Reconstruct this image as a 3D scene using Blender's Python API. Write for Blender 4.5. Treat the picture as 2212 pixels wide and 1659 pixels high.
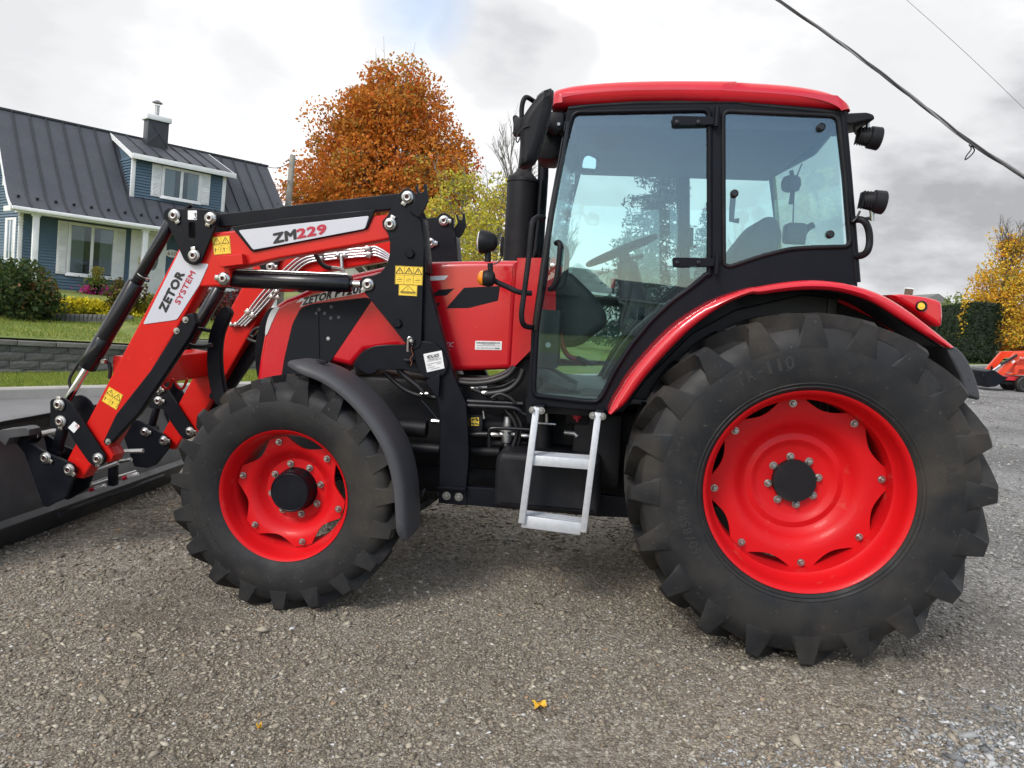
import bpy, bmesh, math, random
import numpy as np
from mathutils import Vector, Matrix

SC = bpy.context.scene
COL = SC.collection
for o in list(bpy.data.objects):
    bpy.data.objects.remove(o, do_unlink=True)
random.seed(7)
RNG = np.random.default_rng(11)
R = math.radians

# ------------------------------------------------------------------ camera, sky, sun, exposure
# The lot falls about 3.5 degrees towards the street.  "Lot frame": X along the tractor (front = -X),
# Y away from the camera, Z square to the lot.  World frame: Z is plumb.
SLOPE = 0.062
CA, SA = math.cos(SLOPE), math.sin(SLOPE)
TILT = Matrix(((CA, 0, -SA, 0), (0, 1, 0, 0), (SA, 0, CA, 0), (0, 0, 0, 1)))
CAM_POS = Vector((-0.9729, -3.4661, 1.5327))
YAW, PITCH, ROLL, FOC = 0.10695, 0.09449, 0.0518, 1656.1
PW, PH = 2212.0, 1659.0

def cam_axes():
    f = Vector((-math.sin(YAW), math.cos(YAW), 0)); r = Vector((math.cos(YAW), math.sin(YAW), 0)); u = Vector((0, 0, 1))
    f2 = f * math.cos(PITCH) - u * math.sin(PITCH); u2 = u * math.cos(PITCH) + f * math.sin(PITCH)
    r3 = r * math.cos(ROLL) + u2 * math.sin(ROLL); u3 = u2 * math.cos(ROLL) - r * math.sin(ROLL)
    return r3, u3, f2
CR, CU, CF = cam_axes()
cd = bpy.data.cameras.new('camera'); cam = bpy.data.objects.new('camera', cd); COL.objects.link(cam)
m = Matrix((( CR.x, CU.x, -CF.x, CAM_POS.x), (CR.y, CU.y, -CF.y, CAM_POS.y), (CR.z, CU.z, -CF.z, CAM_POS.z), (0, 0, 0, 1)))
cam.matrix_world = TILT @ m
cd.sensor_fit = 'HORIZONTAL'; cd.sensor_width = 36.0; cd.lens = FOC / PW * 36.0
cd.clip_start = 0.05; cd.clip_end = 3000
SC.camera = cam
SC.render.resolution_x = 1024; SC.render.resolution_y = 768

SUN_EL, SUN_AZ = R(40), R(212)          # azimuth from +Y clockwise
world = bpy.data.worlds.new('World'); SC.world = world; world.use_nodes = True
wn = world.node_tree; wn.nodes.clear()
def WN(t, **k):
    n = wn.nodes.new(t)
    for a, b in k.items(): setattr(n, a, b)
    return n
w_out = WN('ShaderNodeOutputWorld'); w_bg = WN('ShaderNodeBackground'); w_bg.inputs['Strength'].default_value = 0.1
sky = WN('ShaderNodeTexSky', sky_type='NISHITA', sun_disc=False)
sky.sun_elevation = SUN_EL; sky.sun_rotation = SUN_AZ; sky.air_density = 1.0; sky.dust_density = 1.5
tc = WN('ShaderNodeTexCoord')
def wmath(op, a, b=None, clamp=False):
    n = WN('ShaderNodeMath', operation=op); n.use_clamp = clamp
    for i, v in enumerate((a, b)):
        if v is None: continue
        if isinstance(v, (int, float)): n.inputs[i].default_value = v
        else: wn.links.new(v, n.inputs[i])
    return n.outputs[0]
def wramp(fac, stops):
    n = WN('ShaderNodeValToRGB'); e = n.color_ramp.elements
    while len(e) < len(stops): e.new(0.5)
    for k, (p, c) in enumerate(stops): e[k].position = p; e[k].color = (*c, 1) if len(c) == 3 else c
    n.color_ramp.interpolation = 'EASE'
    wn.links.new(fac, n.inputs[0]); return n.outputs[0]
def wnoise(scale, detail, off, rough=.55, stretch=(1, 1, 2.2)):
    mp = WN('ShaderNodeMapping'); mp.inputs['Location'].default_value = off; mp.inputs['Scale'].default_value = stretch
    wn.links.new(tc.outputs['Generated'], mp.inputs[0])
    n = WN('ShaderNodeTexNoise'); n.inputs['Scale'].default_value = scale; n.inputs['Detail'].default_value = detail; n.inputs['Roughness'].default_value = rough
    wn.links.new(mp.outputs[0], n.inputs['Vector']); return n.outputs['Fac']
# broken cloud: nearly closed ahead of the camera, with blue gaps behind it (they show in the cab glass)
def wdot(v):
    d = WN('ShaderNodeVectorMath', operation='DOT_PRODUCT'); nrm = WN('ShaderNodeVectorMath', operation='NORMALIZE')
    wn.links.new(tc.outputs['Generated'], nrm.inputs[0]); wn.links.new(nrm.outputs[0], d.inputs[0]); d.inputs[1].default_value = v; return d.outputs['Value']
AHEAD = TILT.to_3x3() @ CF
cover = wramp(wmath('ADD', wnoise(2.3, 6, (3.1, 1.7, 0.4)), wmath('ADD', wmath('MULTIPLY', wdot(AHEAD), .19), .085)), [(0.43, (0, 0, 0)), (0.55, (1, 1, 1))])
COVER_IN = cover
def view_dir(px, py): return (TILT.to_3x3() @ (CF + CR * ((px - PW / 2) / FOC) - CU * ((py - PH / 2) / FOC))).normalized()
wob_ = wnoise(6.0, 6, (1.3, 8.2, 2.0), .55)
grey = None                               # grey cloud bellies, edges broken up by noise
for px_, py_, rad, amt in ((1950, 480, 8.0, .78), (2150, 440, 9.5, .84), (2300, 330, 10, .74), (1740, 440, 7, .52), (1930, 310, 14, .44), (1080, 95, 5.5, .60), (1180, 140, 4.5, .45), (30, 10, 10, .50), (530, 175, 5, .34), (300, 60, 9, .24), (150, 160, 6.5, .34), (760, 60, 5, .24)):
    c_ = math.cos(R(rad)); g_ = wmath('DIVIDE', wmath('SUBTRACT', wdot(view_dir(px_, py_)), c_), 1 - c_)
    g_ = wmath('MULTIPLY', wmath('ADD', g_, wmath('MULTIPLY', wmath('SUBTRACT', wob_, .5), 1.8)), 1.0, True)
    g_ = wmath('MULTIPLY', g_, amt); grey = g_ if grey is None else wmath('MAXIMUM', grey, g_)
soft = wmath('MULTIPLY', wmath('SUBTRACT', wnoise(3.1, 5, (7.3, 2.2, 5.1)), .47, True), 1.6, True)
tone = wramp(wmath('MAXIMUM', grey, soft), [(0.0, (9.4, 9.4, 9.5)), (0.35, (7.0, 7.05, 7.2)), (1.0, (3.1, 3.15, 3.35))])
gap_ = wmath('MULTIPLY', wmath('SUBTRACT', wdot(view_dir(905, 5)), math.cos(R(4.2))), .55 / (1 - math.cos(R(4.2))), True)   # small blue gap above the maple
cover = wmath('SUBTRACT', cover, gap_, True)
mix = WN('ShaderNodeMix', data_type='RGBA')
skyg = WN('ShaderNodeMix', data_type='RGBA', blend_type='MULTIPLY'); skyg.inputs[0].default_value = 1.0
wn.links.new(sky.outputs[0], skyg.inputs[6]); skyg.inputs[7].default_value = (1.9, 1.9, 1.9, 1)
wn.links.new(cover, mix.inputs[0]); wn.links.new(skyg.outputs[2], mix.inputs[6]); wn.links.new(tone, mix.inputs[7])
SKY_CLOUD = mix
wn.links.new(mix.outputs[2], w_bg.inputs['Color']); wn.links.new(w_bg.outputs[0], w_out.inputs[0])

sl = bpy.data.lights.new('sun', 'SUN'); sl.energy = 1.75; sl.angle = R(16); sl.color = (1, .96, .9)
so = bpy.data.objects.new('sun', sl); COL.objects.link(so)
so.rotation_euler = (R(90) - SUN_EL, 0, -SUN_AZ + math.pi)
so.location = (-20, -20, 40)
vs = SC.view_settings; vs.view_transform = 'Standard'; vs.look = 'None'; vs.exposure = 0.36; vs.gamma = 1.0
SC.render.engine = 'CYCLES'
SC.cycles.max_bounces = 8; SC.cycles.transparent_max_bounces = 16

# ------------------------------------------------------------------ measuring helpers
FR = {'V': (0, 0, 1 / 1.82278), 'A': (0, 350, 1.8433), 'B': (0, 1100, 1.508), 'C': (500, 700, 1.8433), 'D': (1100, 700, 1.8438),
      'E': (700, 1350, 1.5083), 'F': (1900, 300, 1.659), 'G': (1950, 1000, 1.443), 'H': (2700, 300, 1.508), 'I': (2400, 1100, 1.0705),
      'J': (1000, 200, 1.952), 'K': (3500, 800, 1.844), 'L': (1650, 1300, 1.9518), 'N': (0, 950, 2.553), 'O': (1950, 300, 1.58),
      'Q': (0, 1600, 2.7645), 'R': (3750, 1150, 4.046), 'S': (2150, 1050, 3.0167), 'T': (900, 850, 2.765), 'M': (1150, 1080, 6.32)}
def pix(k, x, y):
    ox, oy, s = FR[k]; return (x / s + ox) / 1.82278, (y / s + oy) / 1.82278
def ray(k, x, y):
    a, b = pix(k, x, y); return CF + CR * ((a - PW / 2) / FOC) - CU * ((b - PH / 2) / FOC)
def at(k, x, y, Y):                       # lot frame point on the upright plane at depth Y
    d = ray(k, x, y); return CAM_POS + d * ((Y - CAM_POS.y) / d.y)
def atX(k, x, y, X):
    d = ray(k, x, y); return CAM_POS + d * ((X - CAM_POS.x) / d.x)
def xz(k, x, y, Y):
    p = at(k, x, y, Y); return (p.x, p.z)
def xzs(Y, k, *pts): return [xz(k, x, y, Y) for x, y in pts]
CAMW = TILT @ CAM_POS
def wray(k, x, y): return TILT.to_3x3() @ ray(k, x, y)
def wD(k, x, y, D): return CAMW + wray(k, x, y) * D
def wZ(k, x, y, z):
    d = wray(k, x, y); return CAMW + d * ((z - CAMW.z) / d.z)
def wG(k, x, y):                          # on the sloping ground
    d = TILT.to_3x3() @ ray(k, x, y); n = TILT.to_3x3() @ Vector((0, 0, 1))
    return CAMW + d * (-(CAMW.dot(n)) / d.dot(n))
def gz(x): return x * math.tan(SLOPE)

# ------------------------------------------------------------------ materials
MATS = {}
def mat(name, col, rough=.5, metal=0.0, coat=0.0, var=None, bump=None, spec=.5, rvar=None, coords='Object', alpha=None):
    """var=(scale, other colour, lo, hi[, detail]); bump=(scale, strength, distance)"""
    m = bpy.data.materials.new(name); m.use_nodes = True; nt = m.node_tree; b = nt.nodes['Principled BSDF']
    b.inputs['Base Color'].default_value = (*col, 1); b.inputs['Roughness'].default_value = rough; b.inputs['Metallic'].default_value = metal
    b.inputs['Coat Weight'].default_value = coat; b.inputs['Coat Roughness'].default_value = .06; b.inputs['Specular IOR Level'].default_value = spec
    t = nt.nodes.new('ShaderNodeTexCoord')
    def noise(s, d=4):
        n = nt.nodes.new('ShaderNodeTexNoise'); n.inputs['Scale'].default_value = s; n.inputs['Detail'].default_value = d
        nt.links.new(t.outputs[coords], n.inputs['Vector']); return n.outputs['Fac']
    if var:
        vs_ = var if isinstance(var, list) else [var]
        src = None
        for v in vs_:
            rp = nt.nodes.new('ShaderNodeMapRange'); rp.inputs[1].default_value = v[2]; rp.inputs[2].default_value = v[3]
            nt.links.new(noise(v[0], v[4] if len(v) > 4 else 4), rp.inputs[0])
            mx = nt.nodes.new('ShaderNodeMix'); mx.data_type = 'RGBA'
            nt.links.new(rp.outputs[0], mx.inputs[0])
            if src is None: mx.inputs[6].default_value = (*col, 1)
            else: nt.links.new(src, mx.inputs[6])
            mx.inputs[7].default_value = (*v[1], 1); src = mx.outputs[2]
        nt.links.new(src, b.inputs['Base Color'])
    if rvar:
        rp = nt.nodes.new('ShaderNodeMapRange'); rp.inputs[1].default_value = .35; rp.inputs[2].default_value = .65
        rp.inputs[3].default_value = rvar[1]; rp.inputs[4].default_value = rvar[2]
        nt.links.new(noise(rvar[0]), rp.inputs[0]); nt.links.new(rp.outputs[0], b.inputs['Roughness'])
    if bump:
        bn = nt.nodes.new('ShaderNodeBump'); bn.inputs['Strength'].default_value = bump[1]; bn.inputs['Distance'].default_value = bump[2]
        nt.links.new(noise(bump[0], 3), bn.inputs['Height']); nt.links.new(bn.outputs[0], b.inputs['Normal'])
    MATS[name] = m; return m

mat('red_gloss', (.55, .007, .019), .22, spec=.4, coat=.75, var=(3, (.50, .008, .014), .35, .65), rvar=(5, .16, .28))
mat('red_loader', (.60, .012, .008), .36, spec=.22, coat=.16, var=[(2.5, (.53, .011, .008), .35, .65), (38, (.72, .06, .035), .69, .76)], bump=(40, .05, .002))
mat('red_rim', (.58, .007, .010), .42, spec=.2, coat=.06, var=[(4, (.53, .007, .011), .35, .65), (14, (.50, .06, .04), .66, .8)], bump=(60, .05, .001))
mat('black_paint', (.0042, .005, .0085), .5, spec=.17, var=[(6, (.0065, .0075, .011), .4, .7), (30, (.02, .02, .022), .71, .82)], bump=(260, .25, .0006), rvar=(9, .36, .55))
mat('black_gloss', (.006, .0065, .009), .25, spec=.4, coat=.1, rvar=(5, .18, .34))
mat('black_plastic', (.008, .0085, .011), .52, spec=.22, bump=(220, .3, .0008), var=(8, (.018, .018, .020), .45, .75))
mat('engine_black', (.010, .010, .012), .5, spec=.22, var=(5, (.022, .021, .021), .5, .8), bump=(60, .3, .003))
mat('rubber', (.0095, .010, .0115), .62, spec=.35, var=[(2.8, (.038, .032, .026), .48, .66), (8, (.020, .019, .018), .45, .7), (60, (.07, .062, .052), .65, .8)], bump=(120, .25, .0012), rvar=(6, .5, .78))
mat('rubber_lit', (.022, .0215, .021), .6, spec=.4)  # same rubber coloured paler, standing in for light on the raised letters
mat('fender_grey', (.040, .041, .047), .55, var=[(3, (.050, .051, .057), .4, .7), (70, (.012, .011, .01), .66, .70)], bump=(200, .2, .0006))
mat('zinc', (.46, .46, .44), .34, metal=1, var=(30, (.36, .355, .34), .4, .7), rvar=(25, .22, .45))
mat('chrome', (.78, .78, .78), .12, metal=1)
mat('pipe_steel', (.60, .60, .61), .28, metal=1, rvar=(20, .2, .4))
mat('galvanised', (.58, .60, .63), .5, metal=.45, var=(45, (.53, .55, .58), .42, .62), bump=(90, .2, .001))
mat('silver_decal', (.50, .51, .56), .32, coat=.3)
mat('white_decal', (.72, .72, .72), .35)
mat('ink_black', (.010, .010, .014), .4)
mat('ink_red', (.42, .012, .035), .4)
mat('ink_grey', (.16, .16, .17), .5)
mat('yellow_sticker', (.82, .56, .05), .4)
mat('lamp_amber', (.75, .22, .01), .2, coat=.5)
mat('lamp_lens', (.55, .56, .56), .12, coat=1)
mat('aluminium', (.42, .42, .42), .42, metal=.8, bump=(70, .3, .002))
mat('bucket_steel', (.026, .027, .030), .38, var=[(2.2, (.060, .060, .062), .42, .72), (25, (.06, .058, .054), .62, .8)], bump=(70, .15, .001), rvar=(4, .3, .55))
mat('bucket_worn', (.10, .10, .10), .42, var=(5, (.07, .07, .07), .4, .7), bump=(60, .2, .001))
mat('mesh_grille', (.004, .005, .008), .6, spec=.18, var=(420, (.010, .012, .016), .45, .55, 1), bump=(420, .5, .001))
mat('interior_grey', (.020, .021, .023), .6, bump=(120, .2, .001), var=(6, (.03, .03, .033), .4, .7))
mat('floor_mat', (.055, .058, .06), .5, var=(12, (.035, .036, .038), .4, .7), bump=(80, .3, .002))
mat('seat_fabric', (.035, .037, .042), .8, bump=(300, .4, .001))
mat('mirror_glass', (.7, .72, .74), .03, metal=1)
mat('hose_rubber', (.010, .010, .011), .45, bump=(160, .3, .001))
mat('pin_core', (.10, .018, .016), .6)
mat('brown_plastic', (.12, .035, .015), .5)

def glass(name, tint, refl):
    m = bpy.data.materials.new(name); m.use_nodes = True; nt = m.node_tree; nt.nodes.clear()
    o = nt.nodes.new('ShaderNodeOutputMaterial'); t = nt.nodes.new('ShaderNodeBsdfTransparent'); t.inputs[0].default_value = (*tint, 1)
    g = nt.nodes.new('ShaderNodeBsdfGlossy'); g.inputs['Roughness'].default_value = .012; g.inputs[0].default_value = (.78, .90, 1, 1)
    fr = nt.nodes.new('ShaderNodeFresnel'); ge = nt.nodes.new('ShaderNodeNewGeometry')      # same reflectance on both faces of a thin pane
    io = nt.nodes.new('ShaderNodeMapRange'); io.inputs[3].default_value = refl; io.inputs[4].default_value = 1 / refl; nt.links.new(ge.outputs['Backfacing'], io.inputs[0]); nt.links.new(io.outputs[0], fr.inputs[0])
    mx = nt.nodes.new('ShaderNodeMixShader'); nt.links.new(fr.outputs[0], mx.inputs[0]); nt.links.new(t.outputs[0], mx.inputs[1]); nt.links.new(g.outputs[0], mx.inputs[2])
    nt.links.new(mx.outputs[0], o.inputs[0]); MATS[name] = m
glass('cab_glass', (.825, .925, .915), 1.78)
glass('house_glass', (.62, .66, .68), 1.7)

# ------------------------------------------------------------------ object helpers
def link(o, parent=None):
    COL.objects.link(o)
    if parent is not None: o.parent = parent
    return o
def thing(name, label, cat, matrix=None, group=None):
    o = bpy.data.objects.new(name, None); o.empty_display_size = .3; COL.objects.link(o)
    if matrix is not None: o.matrix_world = matrix
    o['label'] = label; o['category'] = cat
    if group: o['group'] = group
    return o
def tag(o, label, cat, group=None):
    o['label'] = label; o['category'] = cat
    if group: o['group'] = group
    return o
def obj(name, me, mname, parent=None, smooth=None):
    me.name = name
    if mname is not None:
        me.materials.clear()
        for n in ([mname] if isinstance(mname, str) else mname): me.materials.append(MATS[n])
    if smooth is not None:
        me.polygons.foreach_set('use_smooth', [True] * len(me.polygons))
        if smooth < 180: me.set_sharp_from_angle(angle=R(smooth))
    return link(bpy.data.objects.new(name, me), parent)
def bm_mesh(bm):
    me = bpy.data.meshes.new('m'); bm.to_mesh(me); bm.free(); return me
def pydata(v, f):
    me = bpy.data.meshes.new('m'); me.from_pydata([tuple(p) for p in v], [], f); me.update(); return me

def fillet(pts, r, n=5):
    out = []; N = len(pts)
    for i in range(N):
        p0, p1, p2 = Vector(pts[i - 1]), Vector(pts[i]), Vector(pts[(i + 1) % N])
        a, b = (p0 - p1), (p2 - p1); la, lb = a.length, b.length
        rr = min(r, la * .45, lb * .45); a /= la; b /= lb
        s, e = p1 + a * rr, p1 + b * rr
        for k in range(n + 1):
            t = k / n; out.append(tuple(s * (1 - t) ** 2 + p1 * 2 * t * (1 - t) + e * t * t))
    return out
def smooth(pts, n=4, closed=False):
    P = [Vector(p) for p in pts]; N = len(P); out = []
    for i in range(N if closed else N - 1):
        g = lambda j: P[j % N] if closed else P[max(0, min(N - 1, j))]
        a, b, c, d = g(i - 1), g(i), g(i + 1), g(i + 2)
        for k in range(n):
            t = k / n
            out.append(.5 * ((2 * b) + (c - a) * t + (2 * a - 5 * b + 4 * c - d) * t * t + (3 * b - a - 3 * c + d) * t ** 3))
    if not closed: out.append(P[-1])
    return [tuple(p) for p in out]
def circle(x, z, r, n=20, a0=0): return [(x + r * math.cos(a0 + 2 * math.pi * k / n), z + r * math.sin(a0 + 2 * math.pi * k / n)) for k in range(n)]

_cv = None
def plate_mesh(outlines, y0, y1, bevel=.003, res=1):
    """flat plate in the X/Z plane between depths y0 and y1; further outlines are holes"""
    cu = bpy.data.curves.new('c', 'CURVE'); cu.dimensions = '2D'; cu.fill_mode = 'BOTH'
    h = (y1 - y0) / 2; bevel = min(bevel, h * .8)
    cu.extrude = h - bevel; cu.bevel_depth = bevel; cu.bevel_resolution = res; cu.offset = -bevel
    for ol in outlines:
        s = cu.splines.new('POLY'); s.points.add(len(ol) - 1)
        for p, q in zip(s.points, ol): p.co = (q[0], q[1], 0, 1)
        s.use_cyclic_u = True
    o = bpy.data.objects.new('c', cu); COL.objects.link(o)
    dg = bpy.context.evaluated_depsgraph_get(); me = bpy.data.meshes.new_from_object(o.evaluated_get(dg))
    bpy.data.objects.remove(o); bpy.data.curves.remove(cu)
    me.transform(Matrix(((1, 0, 0, 0), (0, 0, -1, (y0 + y1) / 2), (0, 1, 0, 0), (0, 0, 0, 1))))
    return me
def plate(name, outlines, y0, y1, mname, parent, bevel=.003):
    if not isinstance(outlines[0][0], (tuple, list)): outlines = [outlines]
    return obj(name, plate_mesh(outlines, y0, y1, bevel), mname, parent, smooth=35)

def tube_mesh(path, r, n=10, closed=False, caps=True):
    P = [Vector(p) for p in path]; N = len(P); v = []; f = []
    rr = r if isinstance(r, (list, tuple)) else [r] * N
    t0 = (P[1] - P[0]).normalized(); nrm = t0.orthogonal().normalized()
    for i in range(N):
        if closed: t = (P[(i + 1) % N] - P[i - 1]).normalized()
        else: t = (P[min(i + 1, N - 1)] - P[max(i - 1, 0)]).normalized()
        nrm = (nrm - t * nrm.dot(t)).normalized(); b = t.cross(nrm)
        for k in range(n):
            a = 2 * math.pi * k / n; v.append(P[i] + (nrm * math.cos(a) + b * math.sin(a)) * rr[i])
    for i in range(N if closed else N - 1):
        for k in range(n):
            j = (i + 1) % N; f.append((i * n + k, i * n + (k + 1) % n, j * n + (k + 1) % n, j * n + k))
    if caps and not closed: f.append(tuple(range(n))[::-1]); f.append(tuple((N - 1) * n + k for k in range(n)))
    return pydata(v, f)
def tube(name, path, r, mname, parent=None, n=10, closed=False): return obj(name, tube_mesh(path, r, n, closed), mname, parent, smooth=50)

def box_mesh(c, s, rot=None, bevel=.006, seg=2):
    bm = bmesh.new(); bmesh.ops.create_cube(bm, size=1)
    bmesh.ops.scale(bm, vec=s, verts=bm.verts)
    if bevel: bmesh.ops.bevel(bm, geom=bm.edges[:], offset=min(bevel, min(s) * .45), segments=seg, affect='EDGES', profile=.5)
    M = Matrix.Translation(c)
    if rot is not None: M = M @ rot
    bmesh.ops.transform(bm, matrix=M, verts=bm.verts); return bm_mesh(bm)
def box(name, c, s, mname, parent=None, rot=None, bevel=.006): return obj(name, box_mesh(c, s, rot, bevel), mname, parent, smooth=40)
def box2(name, lo, hi, mname, parent=None, bevel=.006):
    return box(name, [(a + b) / 2 for a, b in zip(lo, hi)], [abs(b - a) for a, b in zip(lo, hi)], mname, parent, None, bevel)

def lathe_mesh(prof, n=32, axis='Y', c=(0, 0, 0)):
    """prof = [(radius, along)]; revolved about the axis through c"""
    v = []; f = []; N = len(prof)
    for r_, h in prof:
        for k in range(n):
            a = 2 * math.pi * k / n; x, z = r_ * math.cos(a), r_ * math.sin(a)
            v.append({'Y': (c[0] + x, c[1] + h, c[2] + z), 'Z': (c[0] + x, c[1] - z, c[2] + h), 'X': (c[0] + h, c[1] + x, c[2] - z)}[axis])
    for i in range(N - 1):
        for k in range(n): f.append((i * n + k, (i + 1) * n + k, (i + 1) * n + (k + 1) % n, i * n + (k + 1) % n))
    if prof[0][0] > 1e-6: f.append(tuple(range(n)))
    if prof[-1][0] > 1e-6: f.append(tuple((N - 1) * n + k for k in range(n))[::-1])
    me = pydata(v, f); bm = bmesh.new(); bm.from_mesh(me); bmesh.ops.remove_doubles(bm, verts=bm.verts, dist=1e-6)
    bmesh.ops.recalc_face_normals(bm, faces=bm.faces); bm.to_mesh(me); bm.free(); return me
def lathe(name, prof, mname, parent=None, n=32, axis='Y', c=(0, 0, 0), smooth_=40): return obj(name, lathe_mesh(prof, n, axis, c), mname, parent, smooth=smooth_)

def join_meshes(ms):
    bm = bmesh.new()
    for m_ in ms:
        bm.from_mesh(m_); bpy.data.meshes.remove(m_)
    return bm_mesh(bm)

def text_mesh(s, o, right, up, bold=0.0, thick=.0015, normal=Vector((0, -1, 0))):
    """lettering mapped onto the parallelogram o, right, up (lot-frame points)"""
    cu = bpy.data.curves.new('t', 'FONT'); cu.body = s; cu.size = 1; cu.extrude = .0; cu.resolution_u = 3; cu.space_character = 1.0 + bold * 1.6
    t = bpy.data.objects.new('t', cu); COL.objects.link(t)
    dg = bpy.context.evaluated_depsgraph_get(); me = bpy.data.meshes.new_from_object(t.evaluated_get(dg))
    bpy.data.objects.remove(t); bpy.data.curves.remove(cu)
    xs = [v.co.x for v in me.vertices]; ys = [v.co.y for v in me.vertices]
    x0, x1, y0, y1 = min(xs), max(xs), min(ys), max(ys)
    o, right, up = Vector(o), Vector(right), Vector(up); n = (right - o).cross(up - o).normalized()
    for v in me.vertices:
        a, b = (v.co.x - x0) / (x1 - x0), (v.co.y - y0) / max(1e-6, (y1 - y0))
        v.co = o + (right - o) * a + (up - o) * b + n * thick
    if bold:                               # heavier strokes: the face struck several times, a hair apart
        e1, e2 = (right - o) * (bold / (x1 - x0)), (up - o) * (bold / max(1e-6, y1 - y0)); cp = [me]
        for i, (p_, q_) in enumerate(((-1, 0), (1, 0), (0, 1), (0, -1), (-.7, .7), (.7, -.7), (.7, .7), (-.7, -.7))):
            m_ = me.copy(); m_.transform(Matrix.Translation(e1 * p_ + e2 * q_ + n * (.00004 * (i + 1)))); cp.append(m_)
        me = join_meshes(cp)
    return me
def text(name, s, o, right, up, mname, parent, bold=0.0, thick=.0015): return obj(name, text_mesh(s, o, right, up, bold, thick), mname, parent)
# ================================================================== THE TRACTOR
YC = 1.08                                # centre plane of the tractor
TRACTOR = thing('tractor', 'large red tractor with black cab frame and raised front loader, parked on gravel', 'tractor', TILT.copy())

def tyre_mesh(prof, nlug, Rt, rb, hw, rs, sweep, ts=1.0):
    """prof: half section (r, y) from bead to crown; lugs: R tip radius Rt, base rb, half tread width hw, sidewall foot rs"""
    full = prof + [(r_, -y) for r_, y in reversed(prof[:-1])]
    me = lathe_mesh([(r_, y) for r_, y in full], 96)
    bm = bmesh.new(); bm.from_mesh(me)
    # drop the end caps made by the lathe
    for f in [f for f in bm.faces if len(f.verts) > 4]: bm.faces.remove(f)
    for side in (-1, 1):
        for k in range(nlug):
            th0 = 2 * math.pi * (k + (.5 if side > 0 else 0)) / nlug
            st = [(-.030, rb - .01, Rt, .037, .025, 0.0), (.25 * hw, rb - .01, Rt, .038, .026, .22), (.62 * hw, rb - .012, Rt - .002, .040, .028, .66),
                  (.93 * hw, rb - .03, Rt - .006, .046, .029, 1.0), (1.055 * hw, rb - .05, Rt - .022, .052, .030, 1.05)]
            rings = []
            for y, r0, r1, wb, wt, s in st:
                th = th0 - sweep * s; wb *= ts; wt *= ts
                q = []
                for r_, w in ((r0, -wb), (r1, -wt), (r1, wt), (r0, wb)):
                    a = th + w / r_; q.append(bm.verts.new((r_ * math.cos(a), side * y, r_ * math.sin(a))))
                rings.append(q)
            # foot running down the shoulder
            th = th0 - sweep * 1.06; q = []
            for r_, w, yy in ((rs - .02, -.078 * ts, 1.07 * hw), (rs + .0, -.052 * ts, 1.092 * hw), (rs + .0, .052 * ts, 1.092 * hw), (rs - .02, .078 * ts, 1.07 * hw)):
                a = th + w / r_; q.append(bm.verts.new((r_ * math.cos(a), side * yy, r_ * math.sin(a))))
            rings.append(q)
            for a, b in zip(rings[:-1], rings[1:]):
                for i in range(3): bm.faces.new((a[i], a[i + 1], b[i + 1], b[i]))
            bm.faces.new(rings[0]); bm.faces.new(rings[-1])
    bmesh.ops.recalc_face_normals(bm, faces=bm.faces)
    return bm_mesh(bm)

def disc_mesh(prof, nlobe, r_in, r_out, a0, tip=.32, n=192, thick=.012):
    """dished wheel disc with scalloped rim; prof [(r, y)] from centre outwards, last r is replaced by the lobed edge"""
    v = []; f = []
    radii = prof
    def edge(a):
        p = (a - a0) * nlobe / (2 * math.pi); d = abs(p - round(p)) * 2          # 0 at bolt, 1 mid gap
        if d < tip: return r_out
        t = (d - tip) / (1 - tip); return r_out - (r_out - r_in) * (math.sin(t * math.pi / 2) ** .85)
    def ring(sh):
        rows = []
        for i, (r_, y) in enumerate(radii):
            row = []
            for k in range(n):
                a = 2 * math.pi * k / n; e = edge(a); rr = min(r_, e) if i < len(radii) - 1 else e
                if r_ > e: rr = e
                row.append(len(v)); v.append((rr * math.cos(a), y + sh, rr * math.sin(a)))
            rows.append(row)
        return rows
    A = ring(0); B = ring(thick)
    for rows, flip in ((A, False), (B, True)):
        for p, q in zip(rows[:-1], rows[1:]):
            for k in range(n):
                g = (p[k], q[k], q[(k + 1) % n], p[(k + 1) % n]); f.append(g[::-1] if flip else g)
    for k in range(n): f.append((A[-1][k], B[-1][k], B[-1][(k + 1) % n], A[-1][(k + 1) % n]))
    me = pydata(v, f); bm = bmesh.new(); bm.from_mesh(me); bmesh.ops.remove_doubles(bm, verts=bm.verts, dist=1e-5)
    bmesh.ops.dissolve_degenerate(bm, edges=bm.edges, dist=1e-6); bmesh.ops.recalc_face_normals(bm, faces=bm.faces); bm.to_mesh(me); bm.free(); return me

def hex_bolt_mesh(r, h=.018, washer=1.35):
    a = lathe_mesh([(0, 0), (r * washer, 0), (r * washer, -.004), (0, -.004)], 16)
    b = lathe_mesh([(0, -.003), (r, -.003), (r, -h * .8), (r * .82, -h), (0, -h)], 6)
    c = lathe_mesh([(0, -h), (r * .5, -h), (r * .5, -h * 1.5), (0, -h * 1.55)], 12)
    return join_meshes([a, b, c])

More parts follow.
